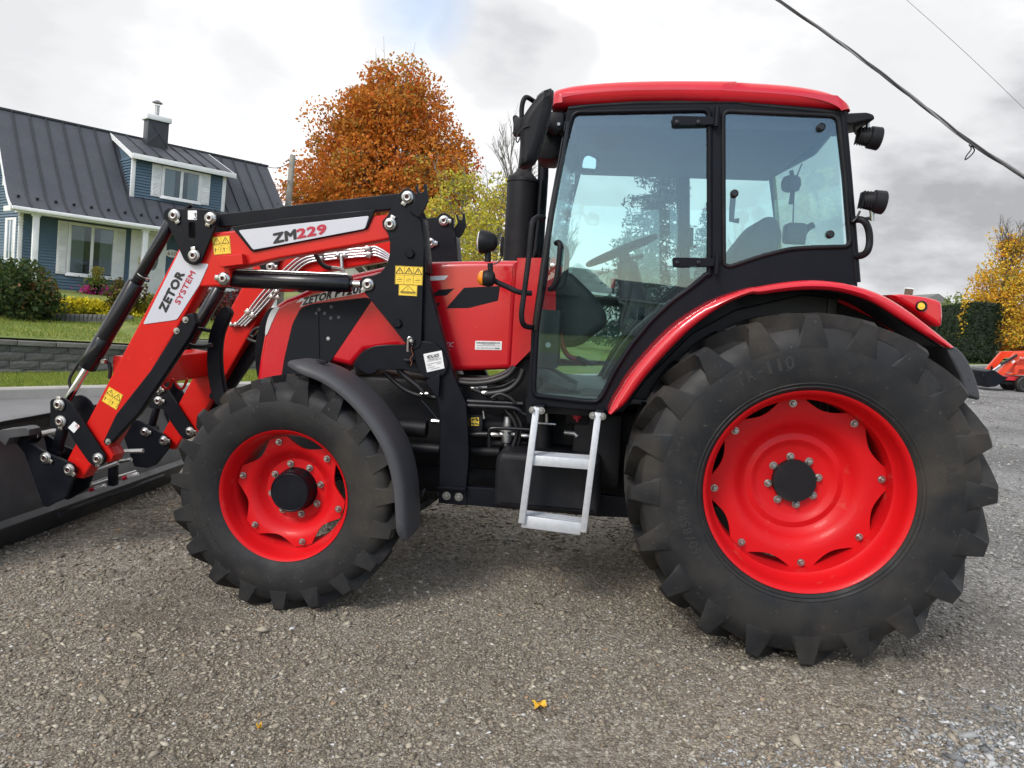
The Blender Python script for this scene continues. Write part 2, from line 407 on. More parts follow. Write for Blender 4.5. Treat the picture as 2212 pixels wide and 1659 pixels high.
def make_wheel(kind, centre, P):
    w = obj(kind, lathe_mesh(P['rim'], 80), 'red_rim', TRACTOR, smooth=40); w.location = centre
    bm = bmesh.new(); bm.from_mesh(w.data)
    for f in [f for f in bm.faces if len(f.verts) > 4]: bm.faces.remove(f)
    bm.to_mesh(w.data); bm.free()
    obj('tyre', tyre_mesh(P['tyre'], P['nlug'], P['Rt'], P['rb'], P['hw'], P['rs'], P['sweep'], P['ts']), 'rubber', w, smooth=32)
    obj('wheel_disc', disc_mesh(P['disc'], P['nb'], P['rin'], P['rout'], P['a0']), 'red_rim', w, smooth=30)
    bmh = hex_bolt_mesh(P['br'])
    for k in range(P['nb']):
        a = P['a0'] + 2 * math.pi * k / P['nb']; o = obj('rim_bolt', bmh, 'zinc', w, smooth=30) if k == 0 else link(bpy.data.objects.new('rim_bolt', bmh), w)
        o.location = (P['bolt_r'] * math.cos(a), P['bolt_y'], P['bolt_r'] * math.sin(a)); o.rotation_euler = (0, a, 0)
    bmi = hex_bolt_mesh(P['br'] * 1.08)
    for k in range(P['ni']):
        a = P['i0'] + 2 * math.pi * k / P['ni']; o = obj('wheel_nut', bmi, 'zinc', w, smooth=30) if k == 0 else link(bpy.data.objects.new('wheel_nut', bmi), w)
        o.location = (P['ir'] * math.cos(a), P['iy'], P['ir'] * math.sin(a)); o.rotation_euler = (0, a * 2, 0)
    obj('hub', lathe_mesh(P['hub'], 36), 'black_paint', w, smooth=22)
    for s, r_, a_mid, h_, y_ in P['marks']:      # raised sidewall lettering
        parts = []; adv = h_ * .80
        for i, ch in enumerate(s):
            if ch == ' ': continue
            a = a_mid - (i - (len(s) - 1) / 2) * adv / r_
            er = Vector((math.cos(a), 0, math.sin(a))); et = Vector((math.sin(a), 0, -math.cos(a)))
            c0 = er * (r_ - h_ / 2) + Vector((0, y_[0], 0)); c1 = er * (r_ + h_ / 2) + Vector((0, y_[1], 0))
            wd = {'1': .10, '-': .16, '/': .22, 'I': .06}.get(ch, .3) * h_
            if ch == '-': c0, c1 = c0.lerp(c1, .40), c0.lerp(c1, .54)
            parts.append(text_mesh(ch, c0 - et * wd, c0 + et * wd, c1 - et * wd, .02, .0015))
        obj('sidewall_lettering', join_meshes(parts), 'rubber_lit', w)
    return w

# positions of the measured rims
rear_tyre = [(.440, -.150), (.446, -.200), (.462, -.214), (.470, -.221), (.474, -.225), (.478, -.223), (.486, -.226), (.490, -.230), (.494, -.228), (.52, -.236), (.585, -.242), (.645, -.240), (.680, -.235), (.690, -.229), (.712, -.222), (.730, -.206), (.744, -.15), (.750, -.07), (.753, 0)]
REAR = dict(tyre=rear_tyre, nlug=20, Rt=.801, rb=.752, hw=.222, rs=.660, sweep=.235, ts=1.0,
    rim=[(.395, .10), (.40, -.02), (.405, -.085), (.425, -.105), (.432, -.17), (.436, -.195), (.448, -.212), (.457, -.217), (.458, -.209), (.449, -.203), (.440, -.19), (.436, -.10), (.412, -.08), (.408, 0), (.403, .10)],
    disc=[(.0, .060), (.160, .060), (.176, .056), (.188, .046), (.200, .041), (.212, .044), (.228, .048), (.245, .040), (.265, .018), (.285, -.002), (.305, -.011), (.335, -.014), (.352, -.014), (.365, -.014), (.385, -.014), (.40, -.014)],
    nb=8, rin=.360, rout=.404, a0=R(97.5), br=.0128, bolt_r=.379, bolt_y=-.016, ni=8, i0=R(11), ir=.117, iy=.058,
    hub=[(0, .047), (.079, .047), (.083, .051), (.083, .062), (0, .062)],
    marks=[('TA-110', .590, R(114), .056, (-.2405, -.2415)), ('460/85R34', .555, R(202), .042, (-.2385, -.2400)), ('RADIAL', .60, R(20), .045, (-.2405, -.2405))])
front_tyre = [(.312, -.105), (.318, -.140), (.332, -.151), (.345, -.160), (.385, -.172), (.430, -.177), (.478, -.173), (.510, -.163), (.530, -.145), (.543, -.10), (.549, -.05), (.551, 0)]
FRONT = dict(tyre=front_tyre, nlug=19, Rt=.586, rb=.545, hw=.160, rs=.478, sweep=.24, ts=.82,
    rim=[(.278, .09), (.281, -.03), (.292, -.05), (.306, -.075), (.308, -.125), (.318, -.145), (.3265, -.152), (.3275, -.145), (.319, -.138), (.312, -.12), (.310, -.07), (.297, -.042), (.287, -.02), (.284, .09)],
    disc=[(.0, .020), (.155, .020), (.165, .014), (.185, -.010), (.205, -.034), (.225, -.046), (.235, -.049), (.250, -.050), (.262, -.050), (.272, -.050), (.281, -.050)],
    nb=6, rin=.232, rout=.281, a0=R(105), br=.0122, bolt_r=.258, bolt_y=-.053, ni=8, i0=R(14), ir=.132, iy=.018,
    hub=[(0, -.070), (.090, -.070), (.0935, -.0725), (.097, -.070), (.102, -.060), (.106, .0), (.112, .02), (0, .02)],
    marks=[('TA-60', .425, R(-35), .03, (-.1755, -.176)), ('RADIAL', .43, R(62), .028, (-.1755, -.176)), ('340/85R24', .42, R(215), .026, (-.1755, -.176))])
RC = Vector((0, .217, .798)); FC = Vector((-2.4487, .067 + .152, .5754))
make_wheel('rear_wheel', RC, REAR); make_wheel('front_wheel', FC, FRONT)
def copy_part(o, parent, **kw):
    c = o.copy(); link(c, parent)
    for ch in o.children:
        d = ch.copy(); link(d, c)
    return c
for w in [o for o in TRACTOR.children if o.name in ('rear_wheel', 'front_wheel')]:
    c = copy_part(w, TRACTOR); c.location.y = 2 * YC - w.location.y; c.scale = (1, -1, 1)
# ------------------------------------------------------------------ front loader
YA = .545                                # outer face of the near arm
ARM_T = .11
FAR = {}
def pins(parent, lst, Y, r=.0265, mname='zinc'):
    """loader pins: washer, tab and hollow head"""
    for (k, x, y, ta) in lst:
        p = at(k, x, y, Y - .004)
        ms = [lathe_mesh([(0, 0), (r * 1.28, 0), (r * 1.30, -.004), (r * 1.12, -.010), (r * .86, -.012), (r * .78, -.018), (r * .62, -.020), (r * .40, -.019), (r * .38, -.010), (0, -.010)], 20, c=p)]
        t = R(ta); c = p + Vector((math.cos(t), 0, math.sin(t))) * r * 1.25
        ms.append(box_mesh(c + Vector((0, -.004, 0)), (r * 1.1, .008, r * 1.0), Matrix.Rotation(-t, 4, 'Y'), .002))
        me_ = join_meshes(ms); o = obj('pin', me_, [mname, 'pin_core'], parent, smooth=35)
        for pg in me_.polygons:
            if len(pg.vertices) <= 4 and math.hypot(pg.center.x - p.x, pg.center.z - p.z) < r * .34 and pg.center.y < p.y - .004: pg.material_index = 1
        if parent in FAR.values(): o.matrix_local = MIR

def arm_outline(Y):
    return (xzs(Y, 'D', (812, 262)) + xzs(Y, 'C', (770, 383), (640, 395), (392, 480)) + xzs(Y, 'B', (395, 1075), (452, 1128), (437, 1178), (487, 1184), (545, 1100), (605, 1096), (655, 1086), (674, 1045), (648, 1000))
            + xzs(Y, 'C', (425, 985), (530, 790), (690, 786), (742, 765), (756, 715), (748, 664)) + xzs(Y, 'C', (872, 636)) + xzs(Y, 'D', (0, 583), (450, 507), (812, 440)))
near_out = arm_outline(YA)
arm = plate('loader_arm', near_out, YA, YA + ARM_T, 'red_loader', TRACTOR, .010)
# raised flange block under the knee
q = [at('C', 690, 575, YA - .01), at('C', 868, 600, YA - .01)]
plate('bracket', xzs(YA, 'C', (682, 572), (860, 558), (872, 632), (700, 652)), YA - .045, YA + .01, 'red_loader', arm, .004)
# parallel linkage bar above the boom and its fairing plate
plate('link_bar', xzs(YA, 'C', (655, 262), (1100, 212)) + xzs(YA, 'D', (0, 205), (885, 106), (905, 160), (835, 225), (735, 235), (0, 318)) + xzs(YA, 'C', (760, 352), (650, 352)), YA + .012, YA + .075, 'black_paint', arm, .006)
plate('fairing', xzs(YA, 'C', (765, 356), (1100, 306)) + xzs(YA, 'D', (0, 300), (700, 232), (690, 262), (642, 372), (600, 385), (0, 500)) + xzs(YA, 'C', (925, 538), (905, 530), (772, 368)), YA - .014, YA + .004, 'black_paint', arm, .004)
decal = fillet(xzs(YA, 'C', (818, 384)) + xzs(YA, 'D', (658, 279), (628, 372)) + xzs(YA, 'D', (0, 492)) + xzs(YA, 'C', (925, 524)), .012, 4)
plate('decal', decal, YA - .0165, YA - .012, 'silver_decal', arm, .001)
Yd = YA - .0168
text('lettering', 'ZM', at('C', 1066, 475, Yd), at('C', 1226, 443, Yd), at('C', 1062, 409, Yd), 'ink_black', arm, .055)
text('lettering', '229', at('C', 1238, 441, Yd), at('C', 1443, 403, Yd), at('C', 1236, 376, Yd), 'ink_red', arm, .05)
dl2 = fillet(xzs(YA, 'C', (400, 498), (440, 612), (596, 626), (530, 775), (365, 1030), (118, 1064)), .014, 4)
plate('decal', dl2, YA - .004, YA + .002, 'silver_decal', arm, .001)
Yd = YA - .0042
text('lettering', 'ZETOR', at('C', 282, 976, Yd), at('C', 418, 700, Yd), at('C', 232, 948, Yd), 'ink_black', arm, .055)
text('lettering', 'SYSTEM', at('C', 380, 922, Yd), at('C', 498, 692, Yd), at('C', 345, 902, Yd), 'ink_red', arm, .022)

def warning_sticker(parent, quad, Y, cols, rows=2, kind=0):
    """yellow pictogram sticker; quad = corners TL, TR, BR, BL as (frame, x, y)"""
    c = [at(*q_, Y) for q_ in quad]
    s = plate('warning_sticker', [(p.x, p.z) for p in c], Y - .0012, Y + .001, 'yellow_sticker', parent, .0004)
    TL, TR, BR, BL = c
    def g(u, w): return TL * (1 - u) * (1 - w) + TR * u * (1 - w) + BR * u * w + BL * (1 - u) * w
    off = Vector((0, -.0022, 0)); V_ = []; F_ = []
    def poly(pts):
        n0 = len(V_); V_.extend([g(*p) + off for p in pts]); F_.append(tuple(range(n0, len(V_))))
    def line(a, b, t):
        d = Vector((b[0] - a[0], b[1] - a[1])); L = d.length; nn = Vector((-d.y, d.x)) / L * t / 2
        poly([(a[0] + nn.x, a[1] + nn.y), (b[0] + nn.x, b[1] + nn.y), (b[0] - nn.x, b[1] - nn.y), (a[0] - nn.x, a[1] - nn.y)])
    t = .014
    for e in ((.02, .02, .98, .02), (.98, .02, .98, .98), (.98, .98, .02, .98), (.02, .98, .02, .02)): line(e[:2], e[2:], t * .7)
    for i in range(1, cols): line((i / cols, .02), (i / cols, .98), t * .7)
    for j in range(1, rows): line((.02, j / rows), (.98, j / rows), t * .7)
    for i in range(cols):
        a, b = (i + .5) / cols, .27 if rows > 1 else .42
        h, w = (.19 if rows > 1 else .36), .40 / cols
        A, B, C_ = (a, b - h), (a + w, b + h * .75), (a - w, b + h * .75)
        for p, q_ in ((A, B), (B, C_), (C_, A)): line(p, q_, t * 2.2)
        line((a, b - h * .35), (a, b + h * .22), t * 1.7); line((a, b + h * .42), (a, b + h * .56), t * 1.7)
        if rows > 1:
            if kind == 0:
                line((a - w * .65, .62), (a - w * .65, .86), t * 2.6); line((a - w * .95, .70), (a - w * .3, .70), t * 1.5)
                line((a - w * .1, .72), (a + w * .35, .72), t); line((a + w * .25, .68), (a + w * .4, .72), t); line((a + w * .45, .60), (a + w * .95, .64), t); line((a + w * .95, .64), (a + w * .7, .88), t)
            else:
                line((a - w * .7, .75), (a + w * .7, .72), t * 1.8); line((a - w * .7, .84), (a + w * .7, .84), t * .8); line((a - w * .4, .64), (a + w * .5, .65), t * .8)
    obj('pictogram', pydata(V_, F_), 'ink_black', parent)
    return s
warning_sticker(arm, [('C', 617, 431), ('C', 745, 418), ('C', 757, 550), ('C', 632, 561)], YA - .001, 2)
warning_sticker(arm, [('B', 648, 637), ('B', 731, 687), ('B', 692, 776), ('B', 604, 722)], YA - .001, 2)

# knee triangle plate
kt = fillet(xzs(YA, 'C', (300, 228), (600, 232), (668, 262), (672, 330), (555, 618), (500, 640), (440, 612), (312, 330)), .03, 5)
slot = fillet(xzs(YA, 'C', (470, 328), (516, 328), (516, 446), (470, 446)), .013, 4)
kn = plate('knee_plate', [kt, slot], YA - .030, YA - .014, 'black_paint', TRACTOR, .003)
plate('knee_plate_inner', kt, YA + ARM_T + .01, YA + ARM_T + .026, 'black_paint', kn, .003)
pins(kn, [('C', 345, 275, -60), ('C', 606, 295, -110), ('C', 487, 566, 95)], YA - .030)
plate('sticker', fillet(xzs(YA, 'C', (464, 243), (529, 243), (528, 311), (464, 309)), .004, 3), YA - .0315, YA - .0298, 'white_decal', kn, .0004)
hk = [at('C', x, y, YA - .0318) for x, y in ((496, 256), (497, 280), (503, 286), (501, 296), (492, 299), (486, 292))]
tube('hook_symbol', hk, .0022, 'ink_black', kn, 6)
tube('hook_symbol', [at('C', 497 + 8 * math.cos(a), 264 + 9 * math.sin(a), YA - .0318) for a in np.linspace(0, 6.28, 13)], .0008, 'ink_black', kn, 5)
tube('pivot_shaft', [at('C', 420, 235, YA + .05), at('C', 470, 195, YA + .05)], .012, 'black_paint', kn, 10)
pins(arm, [('C', 703, 733, 175)], YA - .002, .028)

# tower plate with rear hook
tower = (xzs(YA, 'D', (880, 120), (910, 88), (950, 82), (985, 105), (985, 180), (1028, 268), (1034, 300), (1060, 490), (1040, 1195), (1022, 1232), (985, 1248), (945, 1225), (850, 1105), (630, 835), (598, 800), (592, 755), (620, 722), (690, 712), (745, 690), (790, 635), (812, 560), (813, 470), (796, 402), (762, 365), (757, 320), (790, 285), (830, 215)))
tw = plate('loader_tower', tower, YA - .030, YA - .014, 'black_paint', TRACTOR, .003)
plate('inner_plate', tower, YA + ARM_T + .014, YA + ARM_T + .030, 'black_paint', tw, .003)
hook = xzs(YA - .04, 'D', (985, 60), (1004, 54), (1010, 92), (1024, 110), (1042, 106), (1052, 92), (1048, 48), (1068, 44), (1083, 168), (1048, 245), (1008, 290), (945, 242), (965, 195), (1005, 135))
plate('hook', hook, YA - .046, YA - .031, 'black_paint', tw, .002)
plate('back_plate', xzs(YA, 'D', (1030, 290), (1042, 292), (1078, 690), (1062, 690)), YA - .020, YA + ARM_T + .02, 'black_paint', tw, .002)
pins(tw, [('D', 932, 143, -120), ('D', 806, 338, 70), ('D', 645, 776, -130)], YA - .030)
for x, y in ((950, 552), (860, 1058)):
    p = at('D', x, y, YA - .032)
    obj('bolt', lathe_mesh([(0, 0), (.026, 0), (.026, -.006), (.02, -.014), (0, -.014)], 6, c=p), 'black_paint', tw, smooth=25)
warning_sticker(tw, [('D', 843, 638), ('D', 1043, 648), ('D', 1038, 782), ('D', 839, 772)], YA - .0312, 3, 2, 1)
ws = warning_sticker(tw, [('D', 868, 775), ('D', 1003, 781), ('D', 999, 860), ('D', 865, 853)], YA - .0308, 1, 1)
for i in range(2):
    a, b = at('D', 880, 822 + i * 12, YA - .034), at('D', 990, 830 + i * 12, YA - .034)
    tube('printed_line', [a, b], .0011, 'ink_black', tw, 4)
# locking pin with wire clip
tube('locking_pin', smooth([at('D', 930, 1262, YA - .05), at('D', 934, 1180, YA - .055), at('D', 942, 1158, YA - .055), at('D', 955, 1165, YA - .05), at('D', 962, 1210, YA - .04)]), .0065, 'chrome', tw, 10)
lathe('pin_head', [(0, 0), (.018, 0), (.018, -.012), (.008, -.024), (0, -.025)], 'zinc', tw, 14, c=at('D', 962, 1185, YA - .032))
tube('lanyard', smooth([at('D', x, y, YA - .04) for x, y in ((962, 1225), (958, 1250), (970, 1285), (950, 1315), (962, 1345), (952, 1362))]), .003, 'brown_plastic', tw, 6)

# mounting post and frame rail on the tractor
Ym = YA + .01
post_l = xzs(Ym, 'D', (1010, 640)) + xzs(Ym, 'L', (62, 372), (150, 560), (166, 700), (158, 1180), (152, 1325))
post_r = xzs(Ym, 'L', (372, 1345), (366, 1190), (384, 1000), (384, 900), (366, 560), (262, 330), (172, 0)) + xzs(Ym, 'D', (1066, 690))
mp = plate('mounting_post', post_l + post_r, Ym - .012, Ym + .06, 'black_paint', TRACTOR, .004)
plate('tower_socket', smooth(xzs(Ym, 'D', (965, 1205), (990, 1295), (1025, 1395), (1075, 1445), (1140, 1458), (1200, 1430), (1230, 1370), (1215, 1290), (1150, 1210), (1060, 1185)), 4, True), Ym - .034, Ym - .012, 'black_paint', mp, .004)
plate('gusset', xzs(Ym, 'L', (60, 385), (175, 330), (168, 500), (150, 500), (130, 480)), Ym - .05, Ym - .034, 'black_paint', mp, .003)
rail = xzs(Ym, 'L', (154, 1190), (1390, 1265), (1640, 1290), (1640, 1440), (1390, 1432), (150, 1325))
rl = plate('frame_rail', rail, Ym - .004, Ym + .05, 'black_paint', TRACTOR, .004)
plate('rail_flange', xzs(Ym, 'L', (160, 1183), (372, 1196), (372, 1214), (156, 1200)), Ym - .06, Ym, 'black_paint', rl, .002)
for x, y in ((212, 1272), (306, 1281)):
    o = obj('bolt', hex_bolt_mesh(.017, .014), 'zinc', rl, smooth=30); o.location = at('L', x, y, Ym - .014)
# front support bracket curving over the axle
br = smooth(xzs(Ym + .02, 'D', (530, 1365), (590, 1275), (680, 1225), (780, 1212)), 4) + xzs(Ym + .02, 'D', (965, 1210), (1060, 1300), (1040, 1425), (960, 1412), (905, 1393), (720, 1395), (690, 1420), (640, 1430))
plate('support_bracket', br, Ym + .02, Ym + .06, 'black_paint', TRACTOR, .004)
box('handle', at('D', 940, 1325, Ym), (.055, .03, .018), 'black_plastic', mp)
# maker plate sticker
qd = [at('D', *p, Ym - .036) for p in ((1045, 1280), (1178, 1253), (1199, 1383), (1072, 1412))]
stk = plate('maker_sticker', [(p.x, p.z) for p in qd], Ym - .0365, Ym - .0338, 'white_decal', mp, .0004)
def qmap(qd, u, w): return qd[0] * (1 - u) * (1 - w) + qd[1] * u * (1 - w) + qd[2] * u * w + qd[3] * (1 - u) * w
off = Vector((0, -.0015, 0))
def qtext(s, qd, u0, u1, w0, w1, mn, parent, bold=0.0):
    text('lettering', s, qmap(qd, u0, w1) + off, qmap(qd, u1, w1) + off, qmap(qd, u0, w0) + off, mn, parent, bold, .0008)
qtext('METAL-FACH', qd, .18, .82, .13, .30, 'ink_black', stk, .03)
qtext('K-70 SL/ZPX110HSX AH', qd, .12, .9, .38, .47, 'ink_grey', stk)
for u0, u1, w0 in ((.2, .8, .34), (.1, .34, .66), (.1, .5, .78), (.62, .85, .66), (.1, .9, .58), (.25, .75, .88)):
    qtext('________', qd, u0, u1, w0, w0 + .02, 'ink_grey', stk)

# lift cylinder
def cyl_between(name, a, b, r, mname, parent, n=24, bev=.004):
    a, b = Vector(a), Vector(b); d = (b - a).normalized()
    return tube(name, [a, a + d * .0005, a + d * bev, b - d * bev, b - d * .0005, b], [r * .93, r * .94, r, r, r * .94, r * .93], mname, parent, n)
Yl = YA + ARM_T / 2
p0, p1 = at('C', 760, 735, Yl), at('C', 1628, 770, Yl)
lc = cyl_between('lift_cylinder', p0, p1, .047, 'black_gloss', TRACTOR)
pe = at('D', 645, 776, Yl); cyl_between('rod', p1 - (pe - p1) * .1, pe, .019, 'chrome', lc)
lathe('rod_eye', [(0, -.03), (.034, -.03), (.036, -.02), (.036, .02), (.034, .03), (0, .03)], 'black_paint', lc, 20, c=pe)
lathe('rod_eye', [(0, -.03), (.036, -.03), (.036, .03), (0, .03)], 'black_paint', lc, 20, c=at('C', 720, 733, Yl))
tube('pipe', [p0 + Vector((.03, -.01, .052)), p0.lerp(p1, .5) + Vector((0, -.01, .051)), p1 + Vector((-.02, -.01, .050))], .006, 'pipe_steel', lc, 8)
# bucket tilt cylinder
ta = at('C', 345, 280, Yl); tb = at('C', 118, 718, Yl); tcx = at('C', 70, 760, Yl); tdx = at('B', 520, 520, Yl); te = at('B', 370, 768, Yl)
tl = cyl_between('tilt_cylinder', tcx, tdx, .0465, 'black_gloss', TRACTOR)
cyl_between('housing', ta, tcx.lerp(tdx, .05), .033, 'black_gloss', tl)
d_ = (tdx - tcx).normalized()
cyl_between('gland', tdx - d_ * .20, tdx + d_ * .004, .0485, 'black_gloss', tl)
cyl_between('rod', tdx, te, .021, 'chrome', tl)
lathe('collar', [(0, -.04), (.04, -.04), (.04, .04), (0, .04)], 'black_paint', tl, 18, c=ta)
for k in (0, .03):
    c_ = tb.lerp(ta, -.02 + k * 1.2); tube('clamp', [c_ + Matrix.Rotation(t_, 3, d_) @ (d_.orthogonal().normalized() * .036) for t_ in np.linspace(0, 2 * math.pi, 17)[:-1]], .0045, 'zinc' if k else 'black_plastic', tl, 6, True)
tube('hose', smooth([at('B', x, y, Yl + .03) for x, y in ((545, 380), (500, 450), (440, 540), (412, 600), (425, 660))]), .009, 'hose_rubber', tl, 8)
tube('hose', smooth([at('B', x, y, Yl + .05) for x, y in ((612, 485), (640, 490), (655, 530), (650, 590))]), .011, 'hose_rubber', tl, 8)
lathe('fitting', [(0, -.012), (.013, -.012), (.013, .012), (0, .012)], 'zinc', tl, 8, c=at('B', 616, 486, Yl))

# hose guard under the lower leg
gd = plate('hose_guard', xzs(YA, 'B', (1120, 205), (1155, 200), (1175, 260), (1140, 340), (830, 800), (800, 830), (665, 975), (640, 985), (625, 960), (700, 800), (905, 540), (1050, 310)), YA - .02, YA + .03, 'black_paint', TRACTOR, .006)
for x, y in ((1102, 240), (1050, 305), (643, 963)):
    o = obj('bolt', hex_bolt_mesh(.013, .012), 'zinc', gd, smooth=30); o.location = at('B', x, y, YA - .02)
tube('hose', smooth([at('B', x, y, YA + .12) for x, y in ((1120, 365), (1100, 350), (1130, 310), (1185, 295), (1245, 305))]), .012, 'hose_rubber', gd, 8)
tube('hose', smooth([at('B', x, y, YA + .14) for x, y in ((1100, 375), (1140, 395), (1200, 400), (1260, 390))]), .013, 'hose_rubber', gd, 8)

# bucket linkage (near side)
def linkage(Y, k, pts1, pts2, pl):
    a = plate('bucket_link', fillet(xzs(Y, k, *pts1), .02, 4), Y - .030, Y - .016, 'black_paint', TRACTOR, .003)
    plate('inner_link', fillet(xzs(Y, k, *pts1), .02, 4), Y + ARM_T + .016, Y + ARM_T + .030, 'black_paint', a, .003)
    return a
lk = linkage(YA, 'B', [(318, 710), (395, 698), (440, 728), (648, 1045), (640, 1090), (590, 1110), (550, 1085), (455, 950), (425, 888), (320, 880)], None, None)
pins(lk, [('B', 352, 745, 90), ('B', 361, 843, -90), ('B', 583, 1065, -90)], YA - .030)
sq = fillet(xzs(YA, 'B', (462, 838), (496, 868), (461, 908), (426, 876)), .002, 2); plate('sticker', sq, YA - .0318, YA - .0298, 'white_decal', lk, .0004)
pc = at('B', 461, 873, YA - .0322)
tube('prohibition_ring', [(pc.x + .0115 * math.cos(t), pc.y, pc.z + .0115 * math.sin(t)) for t in np.linspace(0, 6.283, 21)[:-1]], .0012, 'ink_red', lk, 5, True)
tube('prohibition_bar', [(pc.x - .008, pc.y, pc.z + .008), (pc.x + .008, pc.y, pc.z - .008)], .0011, 'ink_red', lk, 5)
tube('figure_symbol', [(pc.x - .004, pc.y - .0002, pc.z + .006), (pc.x, pc.y - .0002, pc.z), (pc.x + .005, pc.y - .0002, pc.z - .005)], .0018, 'ink_black', lk, 5)
cyl_between('push_rod', at('B', 372, 860, Yl), at('B', 330, 1030, Yl), .026, 'black_paint', lk)
lathe('rod_eye', [(0, -.03), (.038, -.03), (.038, .03), (0, .03)], 'black_paint', lk, 18, c=at('B', 335, 1035, Yl))

# ------------------------------------------------------------------ far loader arm (mirror of the near one about the centre plane)
MIR = Matrix.Translation((0, 2 * YC, 0)) @ Matrix.Scale(-1, 4, (0, 1, 0))
BEFORE = set()
for o in list(TRACTOR.children):
    nm = o.name.split('.')[0]
    if nm in ('loader_arm', 'knee_plate', 'loader_tower', 'lift_cylinder', 'tilt_cylinder', 'hose_guard', 'bucket_link', 'mounting_post', 'frame_rail'):
        c = o.copy(); link(c, TRACTOR); c.matrix_local = MIR @ o.matrix_local; FAR[nm] = c
        for ch in o.children:
            if ch.name.split('.')[0] in ('warning_sticker', 'pictogram', 'lettering', 'decal', 'maker_sticker', 'printed_line', 'sticker', 'hook_symbol', 'prohibition_ring', 'prohibition_bar', 'figure_symbol', 'lanyard', 'handle'): continue
            d = ch.copy(); link(d, c)
for c in FAR.values(): BEFORE |= set(c.children)
# pins seen on the inner face of the far arm
YF = 2 * YC - YA - ARM_T - .030
pins(FAR['loader_tower'], [('D', 1196, 313, 0), ('D', 1098, 475, 0)], YF - .004)
pins(FAR['knee_plate'], [('C', 1045, 648, 0)], YF)
pins(FAR['bucket_link'], [('B', 942, 722, 0), ('B', 940, 655, 0), ('B', 1128, 905, 0)], YF)
# hydraulic pipes along the inner face of the far arm
Yp = YF + .022
for i in range(4):
    dx, dy = 6 * i, 11.5 * i
    # upper run (frame T) knee -> tower, then down the lower leg
    up = [(1790, 455 + 20 * i), (1620, 345 + 30 * i), (1500, 348 + 30 * i), (1000, 400 + 28 * i), (790 + 18 * i, 440 + 28 * i), (590 + 45 * i, 600 + 8 * i), (350 + 50 * i, 860), (180 + 40 * i, 1080), (60 + 40 * i, 1200)]
    P_ = [at('T', x, y, Yp - .012) for x, y in up]
    tube('hydraulic_pipe', smooth(P_, 3), .0085, 'pipe_steel', FAR['loader_arm'], 8)
for x, y in ((1517, 362), (1528, 425), (990, 415), (1000, 470), (215, 1048), (265, 1090)):
    box('pipe_clamp', at('T', x, y, Yp - .028), (.038, .03, .042), 'zinc', FAR['loader_arm'], Matrix.Rotation(.2 if y < 700 else -.8, 4, 'Y'))
for x, y in ((30, 1185), (80, 1185), (525, 830), (470, 885), (540, 890), (1190, 435), (1265, 432)):
    box('pipe_nut', at('T', x, y, Yp - .02), (.03, .028, .03), 'zinc', FAR['loader_arm'], Matrix.Rotation(.8, 4, 'Y'))
tube('t_piece', [at('T', 1228, 440, Yp - .02), at('T', 1238, 560, Yp - .03)], .014, 'zinc', FAR['loader_arm'], 8)
tube('hose', smooth([at('T', x, y, .80) for x, y in ((935, 395), (965, 450), (1010, 520), (1070, 560), (1125, 568))]), .014, 'hose_rubber', arm, 8)
tube('hose_end', smooth([at('T', x, y, .80) for x, y in ((1118, 566), (1200, 575), (1240, 590), (1250, 610))]), .012, 'zinc', arm, 8)

for c in FAR.values():
    for ch in c.children:
        if ch not in BEFORE: ch.matrix_local = MIR      # added in place, the parent is mirrored
# torque tube joining the two legs, with hose hooks
cx_, cz0, cz1 = at('B', 1238, 500, YF + .02).x, at('B', 1238, 580, YF + .02).z, at('B', 1238, 428, YF + .02).z
ctm = plate('cross_tube', fillet([(cx_, cz0), (cx_, cz1), (cx_ - .13, cz1 + .01), (cx_ - .13, cz0 + .01)], .02, 4), YA + ARM_T - .01, 2 * YC - YA - ARM_T + .01, 'red_loader', TRACTOR, .006)
for x in (990, 1075):
    tube('hose_hook', smooth([at('B', x - 35, 600, .80), at('B', x - 20, 640, .80), at('B', x + 10, 648, .80), at('B', x + 30, 610, .80), at('B', x + 38, 590, .80)]), .008, 'red_loader', ctm, 8)
# banana shaped grille guard in front of the bonnet
bg = smooth(xzs(.74, 'C', (690, 942), (725, 938), (748, 975), (740, 1010), (690, 1130), (672, 1270), (680, 1420), (705, 1560), (715, 1600), (680, 1640), (640, 1640), (605, 1540), (582, 1400), (580, 1260), (600, 1120), (645, 1010)), 3, True)
gg = plate('grille_guard', bg, .74, .79, 'black_paint', TRACTOR, .004)
plate('grille_guard_side', bg, 2 * YC - .79, 2 * YC - .74, 'black_paint', gg, .004)
for zz in (.72, .95):
    pz = at('C', 620, 1480, .77); tube('guard_bar', [(pz.x, .77, zz), (pz.x, 2 * YC - .77, zz)], .02, 'black_paint', gg, 10)

# ------------------------------------------------------------------ bucket
BX = -4.345; B0, B1 = -.20, 2.36
prof = [(BX, .004), (BX + .09, .15), (BX + .085, .215), (BX + .06, .29), (BX - .06, .56), (BX - .075, .64), (BX - .05, .71), (BX + .0, .750)]
inner = [(BX - .02, .750), (BX - .07, .715), (BX - .095, .64), (BX - .08, .55), (BX + .03, .29), (BX + .04, .18), (BX - .10, .03), (BX - .85, .016), (BX - .85, .004)]
def prism_y(pts, y0, y1):
    n = len(pts); v = [(x, y0, z) for x, z in pts] + [(x, y1, z) for x, z in pts]
    f = [tuple(range(n)), tuple(range(2 * n - 1, n - 1, -1))] + [(k, k + n, (k + 1) % n + n, (k + 1) % n) for k in range(n)]
    me = pydata(v, f); bm = bmesh.new(); bm.from_mesh(me); bmesh.ops.recalc_face_normals(bm, faces=bm.faces); bm.to_mesh(me); bm.free(); return me
bk = obj('bucket', prism_y(prof + inner, B0, B1), 'bucket_steel', TRACTOR, smooth=28)
